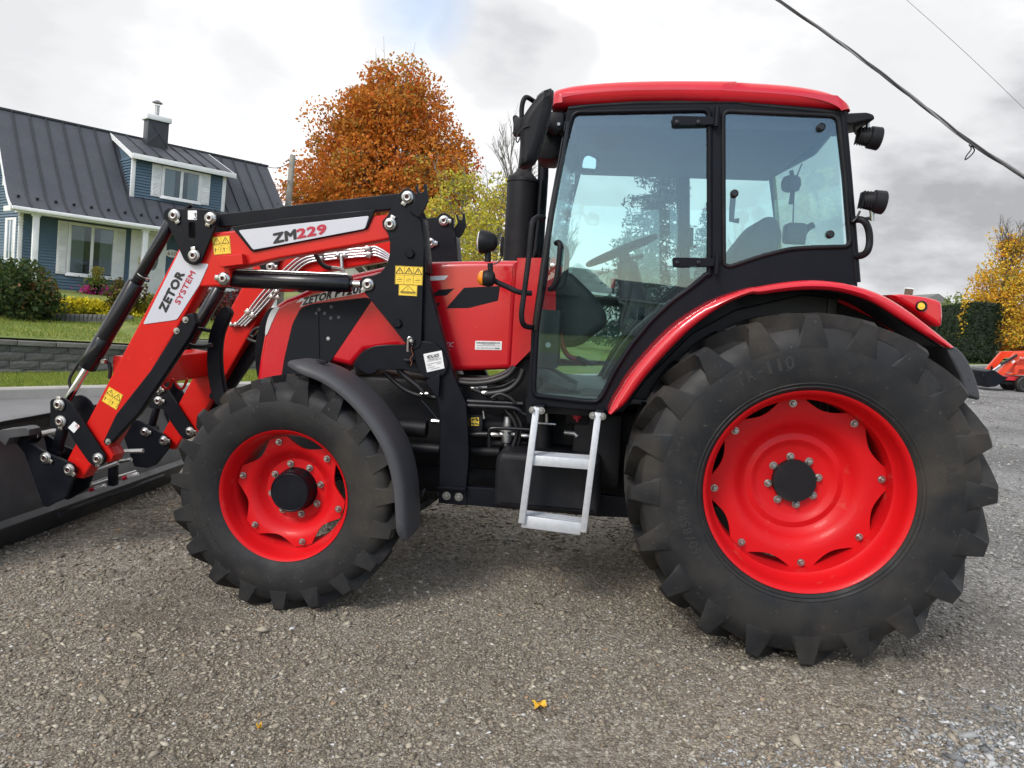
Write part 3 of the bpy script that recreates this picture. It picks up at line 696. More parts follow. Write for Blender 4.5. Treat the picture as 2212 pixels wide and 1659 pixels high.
side = [(BX + .02, .03), (BX + .092, .15), (BX + .062, .29), (BX - .07, .62), (BX - .02, .745), (BX - .30, .62), (BX - .85, .06), (BX - .85, .004), (BX, .004)]
for y in (B0, B1 - .014): obj('bucket_side', prism_y(side, y - .003, y + .017), 'bucket_steel', bk, smooth=28)
obj('cutting_edge', prism_y([(BX - .80, .002), (BX - .98, .002), (BX - .98, .014), (BX - .80, .022)], B0, B1), 'bucket_worn', bk)
obj('bottom_beam', prism_y([(BX + .002, .006), (BX + .122, .160), (BX + .124, .172), (BX + .07, .212), (BX - .02, .15)], B0 + .02, B1 - .02), 'bucket_steel', bk, smooth=20)
# attachment hooks on the back of the bucket, quick hitch brackets
def hitch(Y, k, outline, pn, face):
    o = plate('hitch_bracket', fillet(xzs(Y, k, *outline), .012, 3), Y - .008, Y + .012, 'black_paint', TRACTOR, .003)
    pins(o, pn, Y - .008)
    return o
hb = hitch(YA - .035, 'B', [(60, 905), (130, 935), (245, 1010), (440, 1098), (458, 1140), (440, 1185), (400, 1285), (285, 1352), (262, 1345), (150, 1030), (45, 905)], [('B', 272, 1060, -30), ('B', 411, 1130, -40)], YA)
plate('inner_plate', fillet(xzs(YA - .035, 'B', (130, 935), (245, 1010), (440, 1098), (458, 1140), (400, 1285), (285, 1352), (262, 1345), (150, 1030)), .012, 3), YA + ARM_T + .02, YA + ARM_T + .04, 'black_paint', hb, .003)
hb2 = hitch(YF - .01, 'B', [(700, 820), (830, 835), (985, 925), (1015, 960), (1000, 1010), (930, 1100), (880, 1120), (800, 1110), (760, 1000)], [('B', 862, 908, 0), ('B', 972, 958, 0)], YF)
cyl_between('push_rod', at('B', 950, 740, 2 * YC - Yl), at('B', 905, 890, 2 * YC - Yl), .026, 'black_paint', FAR['bucket_link'])
# hitch cross bar, latch rods and levers
tube('hitch_bar', [at('B', 200, 930, YA), at('B', 330, 905, YA + .30)], .022, 'pipe_steel', hb, 12)
p_ = at('B', 165, 925, YA); lathe('hitch_roller', [(0, -.05), (.05, -.05), (.055, -.03), (.055, .04), (.05, .05), (0, .05)], 'black_paint', hb, 20, c=p_)
tube('hitch_beam', [(at('B', 330, 1300, YA).x + .02, YA, .235), (at('B', 330, 1300, YA).x + .02, 2 * YC - YA, .235)], .016, 'black_paint', hb, 12)
plate('bucket_hook', xzs(YA - .06, 'B', (40, 895), (75, 880), (210, 865), (235, 880), (235, 915), (120, 930), (95, 975), (60, 940)), YA - .14, YA - .05, 'bucket_steel', bk, .004)
tube('latch_rod', [at('B', 500, 1165, .98), at('B', 700, 1090, .98)], .014, 'aluminium', hb, 6)
tube('latch_rod', [at('B', 690, 1085, 1.05), at('B', 745, 1020, 1.05), at('B', 850, 1018, 1.05)], .014, 'aluminium', hb, 6)
tube('latch_rod', [at('B', 695, 1085, 1.05), at('B', 780, 1070, 1.05)], .014, 'zinc', hb, 6)
box('latch_post', at('B', 672, 1145, 1.0), (.045, .05, .17), 'black_paint', hb)
for a, b in (((470, 1245), (810, 1140)), ((510, 1225), (640, 1180))):
    tube('hitch_rod', [at('B', *a, 1.0), at('B', *b, 1.25)], .012, 'zinc', hb, 8)
for (x, y) in ((565, 1240), (760, 1172)):
    a, b, c = at('B', x - 30, y + 12, 1.1), at('B', x, y, 1.1), at('B', x + 60, y - 18, 1.1)
    tube('warning_tape', [a, b], .013, 'ink_red', hb, 8); tube('warning_tape', [b, c], .013, 'white_decal', hb, 8)
# ------------------------------------------------------------------ bonnet
YH = .72; YH2 = 2 * YC - YH
hood_out = (xzs(YH, 'C', (936, 1478), (958, 1310), (984, 1160), (1010, 1050), (1048, 960), (1085, 918), (1150, 876), (1240, 842))
            + xzs(YH, 'D', (330, 745), (560, 690), (760, 645), (900, 622), (1075, 610), (1400, 602), (1735, 598), (1738, 620)))
hood_low = xzs(YH, 'D', (1690, 1385), (1655, 1392), (1250, 1408), (1000, 1412), (850, 1230), (620, 1260), (520, 1372), (360, 1330), (150, 1560), (40, 1560))
def shell_mesh(outline, y0, y1, rad, seg=5):
    """side outline extruded across the tractor with generously rounded long edges"""
    cu = plate_mesh([outline], y0, y1, rad, seg); return cu
hood = obj('bonnet', shell_mesh(hood_out + hood_low, YH, YH2, .032, 4), 'red_gloss', TRACTOR, smooth=50)
cowl = obj('rear_cowl', shell_mesh(xzs(YH, 'D', (1741, 598), (1990, 597), (1990, 1100), (1830, 1225), (1665, 1390), (1694, 1385)), YH + .001, YH2 - .001, .012, 3), 'red_gloss', TRACTOR, smooth=50)
# side grille in its recess, slots, decals
gr = fillet(xzs(YH, 'D', (0, 1530), (38, 1300), (95, 1060), (155, 945), (240, 915), (640, 868), (672, 890), (655, 915), (375, 1330), (150, 1555)), .018, 3)
g_ = plate('side_grille', gr, YH - .003, YH + .006, 'mesh_grille', hood, .002)
for x0, x1 in ((285, 285),):
    tube('grille_seam', [at('D', 280, 960, YH - .003), at('D', 288, 1310, YH - .003)], .006, 'black_plastic', g_, 6)
for x, y in ((355, 1168), (290, 958), (272, 985), (330, 985), (378, 938), (432, 1015), (375, 1020)):
    lathe('grille_stud', [(0, 0), (.012, 0), (.010, -.004), (0, -.005)], 'fender_grey' if x != 355 else 'aluminium', g_, 10, c=at('D', x, y, YH - .003))
for pts in ([(1340, 798), (1602, 785), (1588, 892), (1372, 946), (1210, 948)], [(1150, 815), (1272, 803), (1212, 855), (1108, 858)], [(1125, 912), (1172, 905), (1142, 946)]):
    plate('vent', fillet(xzs(YH, 'D', *pts), .006, 2), YH - .0015, YH + .006, 'mesh_grille', hood, .001)
plate('stripe', xzs(YH, 'D', (1060, 716), (1228, 709), (1200, 741), (1060, 750)), YH - .0014, YH + .002, 'white_decal', hood, .0005)
# headlamp strip at the nose
plate('headlamp', smooth(xzs(YH, 'C', (1052, 958), (1110, 938), (1085, 985), (1050, 1060), (1022, 1130), (1004, 1140), (1014, 1050)), 3, True), YH - .004, YH + .02, 'lamp_lens', hood, .002)
# name band: white outlined slanted letters
Yd = YH - .0012
band = xzs(YH, 'M', (100, 712), (205, 610), (690, 470), (1010, 395), (1830, 220), (1840, 430), (1650, 490), (1230, 560), (1000, 600), (835, 640), (760, 665), (660, 665), (195, 812), (285, 660))
plate('name_band', band, YH - .001, YH + .002, 'white_decal', hood, .0004)
text('lettering', 'ZETOR', at('M', 255, 770, Yd), at('M', 970, 592, Yd), at('M', 300, 590, Yd), 'ink_black', hood, .055)
text('lettering', 'P120F', at('M', 1072, 570, Yd), at('M', 1770, 440, Yd), at('M', 1110, 380, Yd), 'ink_black', hood, .045)
qd = [at('D', *p, YH - .002) for p in ((1422, 1183), (1616, 1187), (1613, 1251), (1419, 1248))]
ds = plate('dealer_sticker', fillet([(p.x, p.z) for p in qd], .004, 2), YH - .0016, YH + .001, 'white_decal', hood, .0004)
qtext('DORCHESTER EQUIPMENTS INC.', qd, .06, .94, .12, .34, 'ink_black', ds, .02)
qtext('________________', qd, .28, .75, .37, .40, 'ink_grey', ds)
qtext('TRANSMISSIONS, TRACTEUR NEUF/USAGE', qd, .07, .93, .47, .57, 'ink_grey', ds, .01)
qtext('Zetor  Corlief  Husk | Jonsered', qd, .07, .70, .72, .88, 'ink_black', ds, .01)
plate('sticker_box', [(qmap(qd, a, b).x, qmap(qd, a, b).z) for a, b in ((.74, .74), (.93, .74), (.93, .9), (.74, .9))], YH - .0024, YH - .001, 'ink_grey', ds, .0003)
text('lettering', 'TIC', at('D', 1206, 1228, Yd), at('D', 1262, 1228, Yd), at('D', 1212, 1194, Yd), 'silver_decal', hood)
text('lettering', 'T', at('D', 1222, 1268, Yd), at('D', 1236, 1268, Yd), at('D', 1226, 1246, Yd), 'silver_decal', hood)
# radiator / front of bonnet and front support
box2('front_grille', (at('C', 960, 1200, YH).x - .012, YH + .08, .80), (at('C', 1000, 1200, YH).x, YH2 - .08, 1.25), 'mesh_grille', TRACTOR, .01)

# ------------------------------------------------------------------ engine, gearbox, underbody
eng = box2('engine_block', (-2.35, .82, .62), (-1.25, 1.34, 1.12), 'engine_black', TRACTOR, .03)
box2('front_support', (-3.05, .84, .55), (-2.2, 1.32, .86), 'engine_black', TRACTOR, .03)
box2('gearbox', (-1.30, .80, .50), (.35, 1.36, 1.02), 'engine_black', TRACTOR, .05)
box2('oil_sump', (-2.25, .88, .44), (-1.4, 1.28, .64), 'engine_black', TRACTOR, .04)
fa = tube('front_axle', [(FC.x, .30, .56), (FC.x, .55, .58), (FC.x, .85, .58), (FC.x, 1.31, .58), (FC.x, 1.61, .58), (FC.x, 1.86, .56)], [.10, .075, .09, .09, .075, .10], 'engine_black', TRACTOR, 16)
tube('steering_ram', [(FC.x + .16, .5, .60), (FC.x + .16, 1.66, .60)], .03, 'black_paint', fa, 10)
ra = tube('rear_axle', [(0, .24, .80), (0, .50, .80), (0, .62, .80), (0, 1.54, .80), (0, 1.66, .80), (0, 1.92, .80)], [.10, .11, .2, .2, .11, .10], 'engine_black', TRACTOR, 20)
tube('drive_shaft', [(-2.3, 1.08, .52), (-.5, 1.08, .52)], .05, 'engine_black', TRACTOR, 12)
# bits seen between post and ladder
Ye = .66
al = lathe('brake_valve', [(0, -.085), (.012, -.085), (.014, -.06), (.028, -.05), (.03, -.02), (.026, .0), (.042, .012), (.042, .032), (.022, .035), (.022, .085), (.018, .092), (0, .092)], 'aluminium', TRACTOR, 18, 'Z', at('L', 676, 790, Ye))
for dx in (-1, 1):
    c = at('L', 676 + dx * 45, 800, Ye); lathe('port', [(0, -.02), (.014, -.02), (.014, .02), (0, .02)], 'zinc', al, 8, 'X', c)
lathe('plug', [(0, 0), (.014, 0), (.014, -.035), (0, -.035)], 'aluminium', al, 8, 'Y', at('L', 672, 793, Ye - .01))
box('starter_solenoid', at('L', 440, 715, Ye + .02), (.085, .1, .11), 'black_plastic', eng)
lathe('starter_motor', [(0, -.08), (.055, -.08), (.06, -.06), (.06, .09), (0, .09)], 'engine_black', eng, 20, 'X', at('L', 545, 725, Ye + .08))
sk = [at('L', *p, Ye - .032) for p in ((398, 672), (461, 670), (461, 734), (400, 735))]
plate('engine_sticker', [(p.x, p.z) for p in sk], Ye - .034, Ye - .03, 'yellow_sticker', eng, .0005)
for a, b in (((405, 690), (425, 684)), ((432, 680), (455, 690)), ((442, 676), (446, 698)), ((404, 715), (424, 722)), ((430, 715), (455, 722))):
    tube('pictogram', [at('L', *a, Ye - .036), at('L', *b, Ye - .036)], .004, 'ink_black', eng, 5)
hoses = [([(300, 400), (420, 410), (560, 395), (680, 350), (740, 280)], .62, .016, 'hose_rubber'), ([(310, 380), (500, 380), (640, 340), (720, 290)], .66, .014, 'hose_rubber'),
         ([(400, 460), (520, 445), (640, 430), (740, 380)], .64, .010, 'hose_rubber'), ([(420, 455), (520, 500), (600, 545), (640, 580)], .62, .013, 'hose_rubber'),
         ([(500, 490), (600, 480), (700, 450), (770, 380), (800, 300)], .60, .017, 'hose_rubber'), ([(560, 520), (620, 490), (700, 520), (740, 560)], .58, .010, 'hose_rubber'),
         ([(370, 548), (560, 556), (800, 568)], .60, .016, 'black_gloss'), ([(370, 580), (560, 588), (740, 600), (800, 640), (850, 660)], .58, .014, 'black_gloss'),
         ([(540, 900), (538, 790), (560, 755), (700, 756), (850, 765)], .56, .010, 'black_gloss'), ([(370, 800), (540, 800)], .64, .018, 'black_gloss'),
         ([(660, 610), (720, 680), (750, 760), (740, 840), (710, 920)], .60, .012, 'hose_rubber'), ([(720, 610), (780, 720), (770, 840), (735, 930)], .62, .012, 'hose_rubber'),
         ([(370, 925), (620, 938)], .70, .03, 'engine_black'), ([(520, 870), (850, 885)], .72, .022, 'engine_black'),
         ([(40, 490), (0, 440), (-100, 360), (-160, 300)], .62, .016, 'hose_rubber'), ([(160, 520), (0, 500), (-120, 450), (-260, 330)], .66, .014, 'hose_rubber'),
         ([(20, 540), (150, 690)], .58, .007, 'black_gloss'), ([(-60, 900), (160, 915)], .62, .028, 'engine_black'), ([(-200, 740), (60, 760)], .66, .05, 'engine_black')]
for pts, Y, r_, mn in hoses:
    tube('hose' if mn == 'hose_rubber' else 'pipe', smooth([at('L', x, y, Y) for x, y in pts], 5), r_, mn, eng, 8)
for x, y, Y in ((430, 443, .635), (497, 437, .635), (520, 483, .6), (590, 803, .62), (822, 812, .60), (45, 488, .62), (130, 700, .56), (318, 402, .62)):
    lathe('hose_fitting', [(0, -.025), (.012, -.025), (.015, -.01), (.012, .02), (0, .025)], 'zinc', eng, 8, 'X', at('L', x, y, Y))
tube('wing_bolt', [at('L', 492, 620, .62), at('L', 500, 680, .62)], .008, 'zinc', eng, 8)
# behind the ladder: filters and couplings
tube('lever_rod', [at('L', 980, 610, .58), at('L', 982, 720, .58)], .012, 'zinc', eng, 8)
box('rod_clamp', at('L', 975, 718, .57), (.11, .02, .014), 'zinc', eng)
lathe('oil_filter', [(0, -.13), (.05, -.13), (.055, -.1), (.055, .1), (.05, .12), (0, .12)], 'engine_black', eng, 20, 'Z', at('L', 950, 810, .66))
tube('coupling', [at('L', 1120, 785, .60), at('L', 1200, 795, .58), at('L', 1215, 815, .58)], .014, 'aluminium', eng, 8)
kn_ = lathe('isolator_knob', [(0, 0), (.022, 0), (.024, -.02), (.01, -.03), (0, -.03)], 'ink_red', eng, 10, 'Y', at('L', 1215, 655, .55))
tube('isolator_key', [at('L', 1215, 640, .53), at('L', 1215, 705, .53)], .008, 'ink_red', eng, 6)
box('isolator_plate', at('L', 1215, 665, .57), (.12, .015, .08), 'black_plastic', eng)
box2('cab_floor_frame', (at('L', 830, 560, .50).x, .42, 1.02), (at('L', 1480, 560, .5).x, 1.74, 1.10), 'engine_black', TRACTOR, .01)
box2('battery_box', (at('L', 1180, 800, .6).x, .58, .62), (at('L', 1560, 800, .6).x, .80, 1.02), 'engine_black', TRACTOR, .02)
# fuel tank behind the ladder
ft = [at('L', x, y, .42) for x, y in ((590, 985), (630, 930), (1400, 985), (1395, 1430), (572, 1362))]
tank = obj('fuel_tank', plate_mesh([fillet([(p.x, p.z) for p in ft], .03, 4)], .40, .78, .035, 4), 'black_plastic', TRACTOR, smooth=50)

box2('gap_panel', (at('D', 1640, 1400, .8).x, .80, .85), (at('D', 1900, 1400, .8).x, 1.36, at('D', 1800, 1300, .8).z), 'engine_black', TRACTOR, .01)  # dark panel added to shut out the bright gap under the cowl
# ------------------------------------------------------------------ ladder
Yq = .24
def bar(name, a, b, w, d, mname, parent, bevel=.003):
    a, b = Vector(a), Vector(b); z = (b - a).normalized(); yv = Vector((0, 1, 0)); x = yv.cross(z).normalized(); y = z.cross(x)
    M = Matrix((x, y, z)).transposed().to_4x4()
    return box(name, (a + b) / 2, (w, d, (b - a).length), mname, parent, M, bevel)
lad = bar('access_ladder', at('L', 905, 590, Yq), at('L', 790, 1475, Yq), .032, .05, 'galvanised', TRACTOR)
bar('side_rail', at('L', 1378, 632, Yq), at('L', 1262, 1545, Yq), .032, .05, 'galvanised', lad)
def tread(pl, pr, h):
    a, b = Vector(pl), Vector(pr); c = (a + b) / 2; L = (b - a).length; ang = math.atan2(b.z - a.z, b.x - a.x)
    M = Matrix.Rotation(-ang, 4, 'Y')
    box('step', c + Vector((0, .075, 0)), (L, .15, .012), 'galvanised', lad, M, .002)
    box('step_lip', c + Vector((0, -.001, -.008)), (L, .008, h), 'galvanised', lad, M, .002)
    ms = []
    for i in range(26):
        for j in range(5):
            q = a.lerp(b, (i + .5) / 26); ms.append(box_mesh((q.x, q.y + .012 + j * .03, q.z + .009), (.011, .010, .010), M, 0))
    obj('grip_teeth', join_meshes(ms), 'galvanised', lad)['kind'] = 'stuff'
tread(at('L', 855, 985, Yq), at('L', 1315, 1020, Yq), .05)
tread(at('L', 790, 1455, Yq), at('L', 1245, 1515, Yq), .062)
for x, y in ((872, 612), (1410, 662), (940, 618), (1335, 655)):
    o = obj('bolt', hex_bolt_mesh(.013, .016), 'zinc', lad, smooth=30); o.location = at('L', x, y, Yq - .02)
for x0, x1, y in ((895, 930, 612), (1340, 1390, 650)):
    a = at('L', x1, y, Yq); box2('ladder_mount', (a.x - .02, Yq, a.z - .02), (a.x + .02, .45, a.z + .02), 'black_paint', lad, .004)

# ------------------------------------------------------------------ front mudguards
near_edge = smooth([at('E', *p, .045) for p in ((640, 118), (740, 152), (870, 205), (990, 290), (1100, 400), (1195, 530), (1270, 680), (1312, 850), (1325, 1000), (1332, 1120), (1352, 1182))], 4)
def guard(edge, y0, y1, mname, th=.008, lip=.02, arch=.025):
    v = []; f = []; P = [Vector(p) for p in edge]; n = len(P)
    cx = FC.x; cz = FC.z
    sec = [(0, -lip), (0, 0), (.06, arch * .75), (.2, arch), (.5, arch), (.8, arch), (.94, arch * .75), (1, 0), (1, -lip)]
    for i, p in enumerate(P):
        t = (P[min(i + 1, n - 1)] - P[max(i - 1, 0)]).normalized(); nr = Vector((-t.z, 0, t.x))
        if nr.dot(p - Vector((cx, p.y, cz))) < 0: nr = -nr
        e = min(i, n - 1 - i) / 3.0; sh = min(1, .35 + e * .5)
        for s, h in sec:
            yy = (y0 + y1) / 2 + (s - .5) * (y1 - y0) * (0.80 + .2 * min(1, e * .6 + .1)); v.append(p + nr * (h * sh) + Vector((0, yy - p.y, 0)))
        for s, h in reversed(sec):
            yy = (y0 + y1) / 2 + (s - .5) * (y1 - y0) * (0.80 + .2 * min(1, e * .6 + .1)) * .985; v.append(p + nr * (h * sh - th) + Vector((0, yy - p.y, 0)))
    m_ = 2 * len(sec)
    for i in range(n - 1):
        for k in range(m_): f.append((i * m_ + k, i * m_ + (k + 1) % m_, (i + 1) * m_ + (k + 1) % m_, (i + 1) * m_ + k))
    f.append(tuple(range(m_))); f.append(tuple((n - 1) * m_ + k for k in range(m_))[::-1])
    me = pydata(v, f); bm = bmesh.new(); bm.from_mesh(me); bmesh.ops.recalc_face_normals(bm, faces=bm.faces); bm.to_mesh(me); bm.free()
    return me
mg = obj('front_mudguard', guard(near_edge, .045, .375, 'fender_grey'), 'fender_grey', TRACTOR, smooth=50)
tube('guard_stay', smooth([at('E', 1000, 330, .25), at('E', 1000, 420, .4), (FC.x + .1, .5, .62)]), .014, 'black_paint', mg, 8)
tube('guard_stay', smooth([at('E', 1310, 900, .25), (FC.x + .35, .42, .62), (FC.x + .1, .5, .60)]), .014, 'black_paint', mg, 8)
box('clip', at('E', 860, 108, .2), (.05, .04, .012), 'black_plastic', mg, Matrix.Rotation(.25, 4, 'Y'))
box('clip', at('E', 1458, 890, .28), (.012, .03, .045), 'black_plastic', mg, Matrix.Rotation(.35, 4, 'Y'))
c = copy_part(mg, TRACTOR); c.matrix_local = MIR @ mg.matrix_local

# ------------------------------------------------------------------ cab
YB = .36; YB2 = 2 * YC - YB
cab_out = (xzs(YB, 'F', (318, 1659), (375, 1250), (430, 900), (495, 560), (548, 235), (565, 195)) + xzs(YB, 'F', (900, 165), (1659, 150)) + xzs(YB, 'H', (400, 152), (930, 200), (962, 600), (985, 900), (1022, 1235))
           + xzs(YB, 'H', (1020, 1330), (700, 1300), (300, 1390)) + xzs(YB, 'I', (350, 230), (150, 430), (60, 560)) + xzs(YB, 'G', (690, 900), (640, 898), (210, 862), (210, 965), (180, 965), (172, 900), (195, 640)))
door_hole = fillet(xzs(YB, 'F', (592, 238), (1482, 219), (1482, 1300)) + xzs(YB, 'G', (1205, 112), (1120, 185), (1000, 270), (880, 385), (770, 520), (680, 660), (610, 800), (580, 840), (500, 836), (230, 805), (217, 770), (238, 400), (285, 130)) + xzs(YB, 'F', (432, 1000), (500, 600)), .035, 5)
rear_hole = fillet(xzs(YB, 'H', (222, 206), (905, 236), (945, 600), (978, 1012), (760, 1016), (620, 1025), (450, 1068), (260, 1132), (226, 1120)), .035, 5)
cab = plate('cab_frame', [cab_out, door_hole, rear_hole], YB, YB + .06, 'black_paint', TRACTOR, .006)
far_cab = cab.copy(); link(far_cab, TRACTOR); far_cab.matrix_local = MIR
def rim_tube(name, ol, Y, r_, parent, mname='black_plastic'): return tube(name, [(p[0], Y, p[1]) for p in ol], r_, mname, parent, 8, True)
door = rim_tube('door', door_hole, YB - .004, .013, TRACTOR, 'black_paint')
plate('door_glass', door_hole, YB + .004, YB + .010, 'cab_glass', door, .0005)
rw = rim_tube('side_window', rear_hole, YB - .002, .011, TRACTOR)
plate('window_glass', rear_hole, YB + .004, YB + .010, 'cab_glass', rw, .0005)
for o in (door, rw):
    c = copy_part(o, TRACTOR); c.matrix_local = MIR
# A-pillar front edge, hinges, handles
tube('pillar', [at('F', x, y, YB - .01) for x, y in ((345, 1659), (398, 1250), (450, 900), (512, 560), (555, 300))], .016, 'black_gloss', cab, 10)
for y in (300, 1218):
    hp = fillet(xzs(YB, 'F', (1235, y - 32), (1510, y - 26), (1510, y + 26), (1240, y + 32)), .012, 3)
    h_ = plate('hinge', hp, YB - .030, YB - .018, 'black_paint', door, .002)
    for x in (1272, 1412): lathe('hinge_bolt', [(0, 0), (.011, 0), (.010, -.006), (0, -.009)], 'black_gloss', door, 12, c=at('F', x, y, YB - .03))
    k = at('F', 1532, y - 50 if y < 500 else y + 0, YB - .03); tube('hinge_pin', [(k.x, k.y, k.z - .055), (k.x, k.y, k.z + .035)], .012, 'black_paint', door, 10)
tube('door_handle', smooth([at('F', x, y, Y) for x, y, Y in ((480, 1090, YB - .01), (505, 1095, YB - .05), (500, 1200, YB - .06), (480, 1330, YB - .06), (455, 1385, YB - .04), (440, 1390, YB))], 5), .013, 'black_plastic', door, 10)
tube('inner_handle', smooth([at('F', x, y, Y) for x, y, Y in ((500, 1100, YB + .03), (545, 1130, YB + .07), (548, 1250, YB + .07), (520, 1360, YB + .06), (470, 1390, YB + .03))], 5), .013, 'black_plastic', door, 10)
lathe('door_lock', [(0, 0), (.012, 0), (.011, -.01), (0, -.012)], 'chrome', door, 12, c=at('F', 457, 1235, YB - .06))
tube('grab_rail', smooth([at('F', x, y, Y) for x, y, Y in ((402, 925, YB - .01), (365, 920, YB - .05), (330, 950, YB - .09), (318, 1020, YB - .1), (300, 1200, YB - .1), (270, 1430, YB - .1), (255, 1560, YB - .1), (270, 1625, YB - .08), (315, 1640, YB - .01))], 5), .0135, 'black_plastic', cab, 12)
# cab posts and cross members, roof lining, windscreen
def pt(p, Y): return Vector((p.x, Y, p.z))
Ap0, Ap1 = at('F', 340, 1659, YB), at('F', 556, 240, YB)
fx = lambda t: Ap0.lerp(Ap1, t)
rear_top, rear_bot = at('H', 935, 215, YB), at('H', 1005, 1200, YB)
box2('roof_lining', (Ap1.x + .03, YB + .055, Ap1.z - .05), (rear_top.x - .03, YB2 - .055, Ap1.z + .02), 'interior_grey', cab, .02)
tube('front_header', [(Ap1.x, YB + .03, Ap1.z - .02), (Ap1.x - .06, YC, Ap1.z - .02), (Ap1.x, YB2 - .03, Ap1.z - .02)], .035, 'black_paint', cab, 10)
tube('rear_header', [(rear_top.x - .02, YB + .03, rear_top.z - .02), (rear_top.x + .05, YC, rear_top.z - .02), (rear_top.x - .02, YB2 - .03, rear_top.z - .02)], .035, 'black_paint', cab, 10)
ws = pydata([(Ap1.x + .01, YB + .05, Ap1.z), (Ap1.x + .01, YB2 - .05, Ap1.z), (Ap0.x + .02, YB2 - .05, Ap0.z + .1), (Ap0.x + .02, YB + .05, Ap0.z + .1)], [(0, 1, 2, 3)])
sm_ = obj('windscreen', ws, 'cab_glass', cab)
mdf = sm_.modifiers.new('s', 'SOLIDIFY'); mdf.thickness = .006
wsr = pydata([(rear_top.x - .02, YB + .05, rear_top.z), (rear_top.x - .02, YB2 - .05, rear_top.z), (rear_bot.x - .03, YB2 - .05, rear_bot.z), (rear_bot.x - .03, YB + .05, rear_bot.z)], [(0, 1, 2, 3)])
sm_ = obj('rear_glass', wsr, 'cab_glass', cab); mdf = sm_.modifiers.new('s', 'SOLIDIFY'); mdf.thickness = .006
box2('floor', (Ap0.x + .02, YB + .05, 1.10), (rear_bot.x - .05, YB2 - .05, 1.125), 'floor_mat', cab, .004)
for i in range(6):
    tube('floor_rib', [(Ap0.x + .25, YB + .12 + i * .05, 1.128), (Ap0.x + .62, YB + .12 + i * .05, 1.128)], .006, 'floor_mat', cab, 6)
box2('rear_wall', (rear_bot.x - .10, YB + .05, 1.12), (rear_bot.x - .05, YB2 - .05, rear_bot.z + .02), 'interior_grey', cab, .01)
# inner fenders (wheel boxes) inside the cab
arc_in = [xz('G', x, y, YB + .02) for x, y in ((600, 838), (650, 740), (740, 590), (850, 450), (960, 350), (1110, 240), (1300, 130))] + [xz('H', 500, 1095, YB), xz('H', 960, 1030, YB), (rear_bot.x - .06, 1.13)]
for y0, y1 in ((YB + .062, YB + .26), (YB2 - .26, YB2 - .062)): plate('wheel_box', arc_in, y0, y1, 'interior_grey', cab, .02)
# dashboard, steering wheel, seat, levers
dashp = [xz('S', x, y, YC) for x, y in ((-160, 350), (280, 60), (560, 330), (720, 560), (715, 690), (420, 930), (250, 950), (-60, 900), (-160, 800))]
dash = obj('dashboard', plate_mesh([fillet(dashp, .04, 4)], YC - .20, YC + .20, .04, 3), 'interior_grey', TRACTOR, smooth=50)
sc_ = at('F', 910, 1140, YC); ax = Vector((-.42, 0, .9)).normalized()
e1 = ax.cross(Vector((0, 1, 0))).normalized(); e2 = ax.cross(e1)
stw = tube('steering_wheel', [sc_ + e1 * .21 * math.cos(t) + e2 * .21 * math.sin(t) for t in np.linspace(0, 2 * math.pi, 29)[:-1]], .014, 'black_plastic', TRACTOR, 8, True)
tube('column', [sc_ - ax * .38, sc_], .035, 'black_plastic', stw, 10)
for t in (0, 2.1, 4.2): tube('spoke', [sc_, sc_ + e1 * .2 * math.cos(t) + e2 * .2 * math.sin(t)], .012, 'black_plastic', stw, 6)
tube('column_shroud', [sc_ - ax * .36 + Vector((-.05, 0, -.05)), sc_ - ax * .08], [.09, .06], 'interior_grey', stw, 12)
sx = at('H', 400, 1000, YC).x
seat = obj('seat', plate_mesh([fillet([(sx - .52, 1.52), (sx - .50, 1.63), (sx - .08, 1.61), (sx - .02, 1.50)], .035, 4)], YC - .25, YC + .25, .04, 4), 'seat_fabric', TRACTOR, smooth=60)
bp = [xz('H', x, y, YC) for x, y in ((255, 1090), (330, 960), (400, 880), (450, 862), (490, 880), (518, 960), (512, 1000), (480, 1090), (440, 1300), (330, 1300))]
obj('backrest', plate_mesh([smooth(bp, 3, True)], YC - .24, YC + .24, .035, 3), 'seat_fabric', seat, smooth=60)
box('suspension', (sx - .28, YC, 1.32), (.34, .34, .40), 'interior_grey', seat)
lv = tube('gear_lever', smooth([at('S', x, y, .74) for x, y in ((920, 760), (890, 660), (930, 500), (960, 400), (970, 300))]), [.016] * 17, 'black_plastic', TRACTOR, 8)
lathe('lever_knob', [(0, -.075), (.022, -.06), (.030, 0), (.034, .03), (.026, .05), (0, .056)], 'interior_grey', lv, 14, 'Z', at('S', 965, 240, .74))
lv2 = tube('range_lever', [at('S', 800, 330, 1.0), at('S', 797, 210, 1.0)], .007, 'black_plastic', TRACTOR, 6)
lathe('lever_knob', [(0, -.03), (.012, -.03), (.014, .02), (0, .03)], 'ink_red', lv2, 10, 'Z', at('S', 797, 190, 1.0))
arm_r = box('armrest', at('S', 720, 412, 1.25), (.26, .08, .05), 'black_plastic', TRACTOR)
ped = tube('clutch_pedal', smooth([at('S', x, y, .80) for x, y in ((150, 720), (200, 950), (280, 1070), (420, 1110))]), .014, 'ink_red', TRACTOR, 8)
box('pedal_pad', at('S', 460, 1120, .80), (.10, .09, .02), 'black_plastic', ped, Matrix.Rotation(.35, 4, 'Y'))
tube('pedal_link', [at('S', 40, 1105, .82), at('S', 480, 1165, .82)], .010, 'brown_plastic', ped, 6)
co = box('console', at('S', 20, 850, .62), (.13, .26, .30), 'interior_grey', TRACTOR)
lathe('badge', [(0, 0), (.014, 0), (.014, -.004), (0, -.004)], 'silver_decal', co, 14, c=at('S', 25, 930, .48))
fr_ = plate('footrest', [xz('S', x, y, .52) for x, y in ((-120, 1200), (40, 1215), (370, 1400), (330, 1455), (280, 1462), (-120, 1290))], .46, .72, 'floor_mat', TRACTOR, .006)
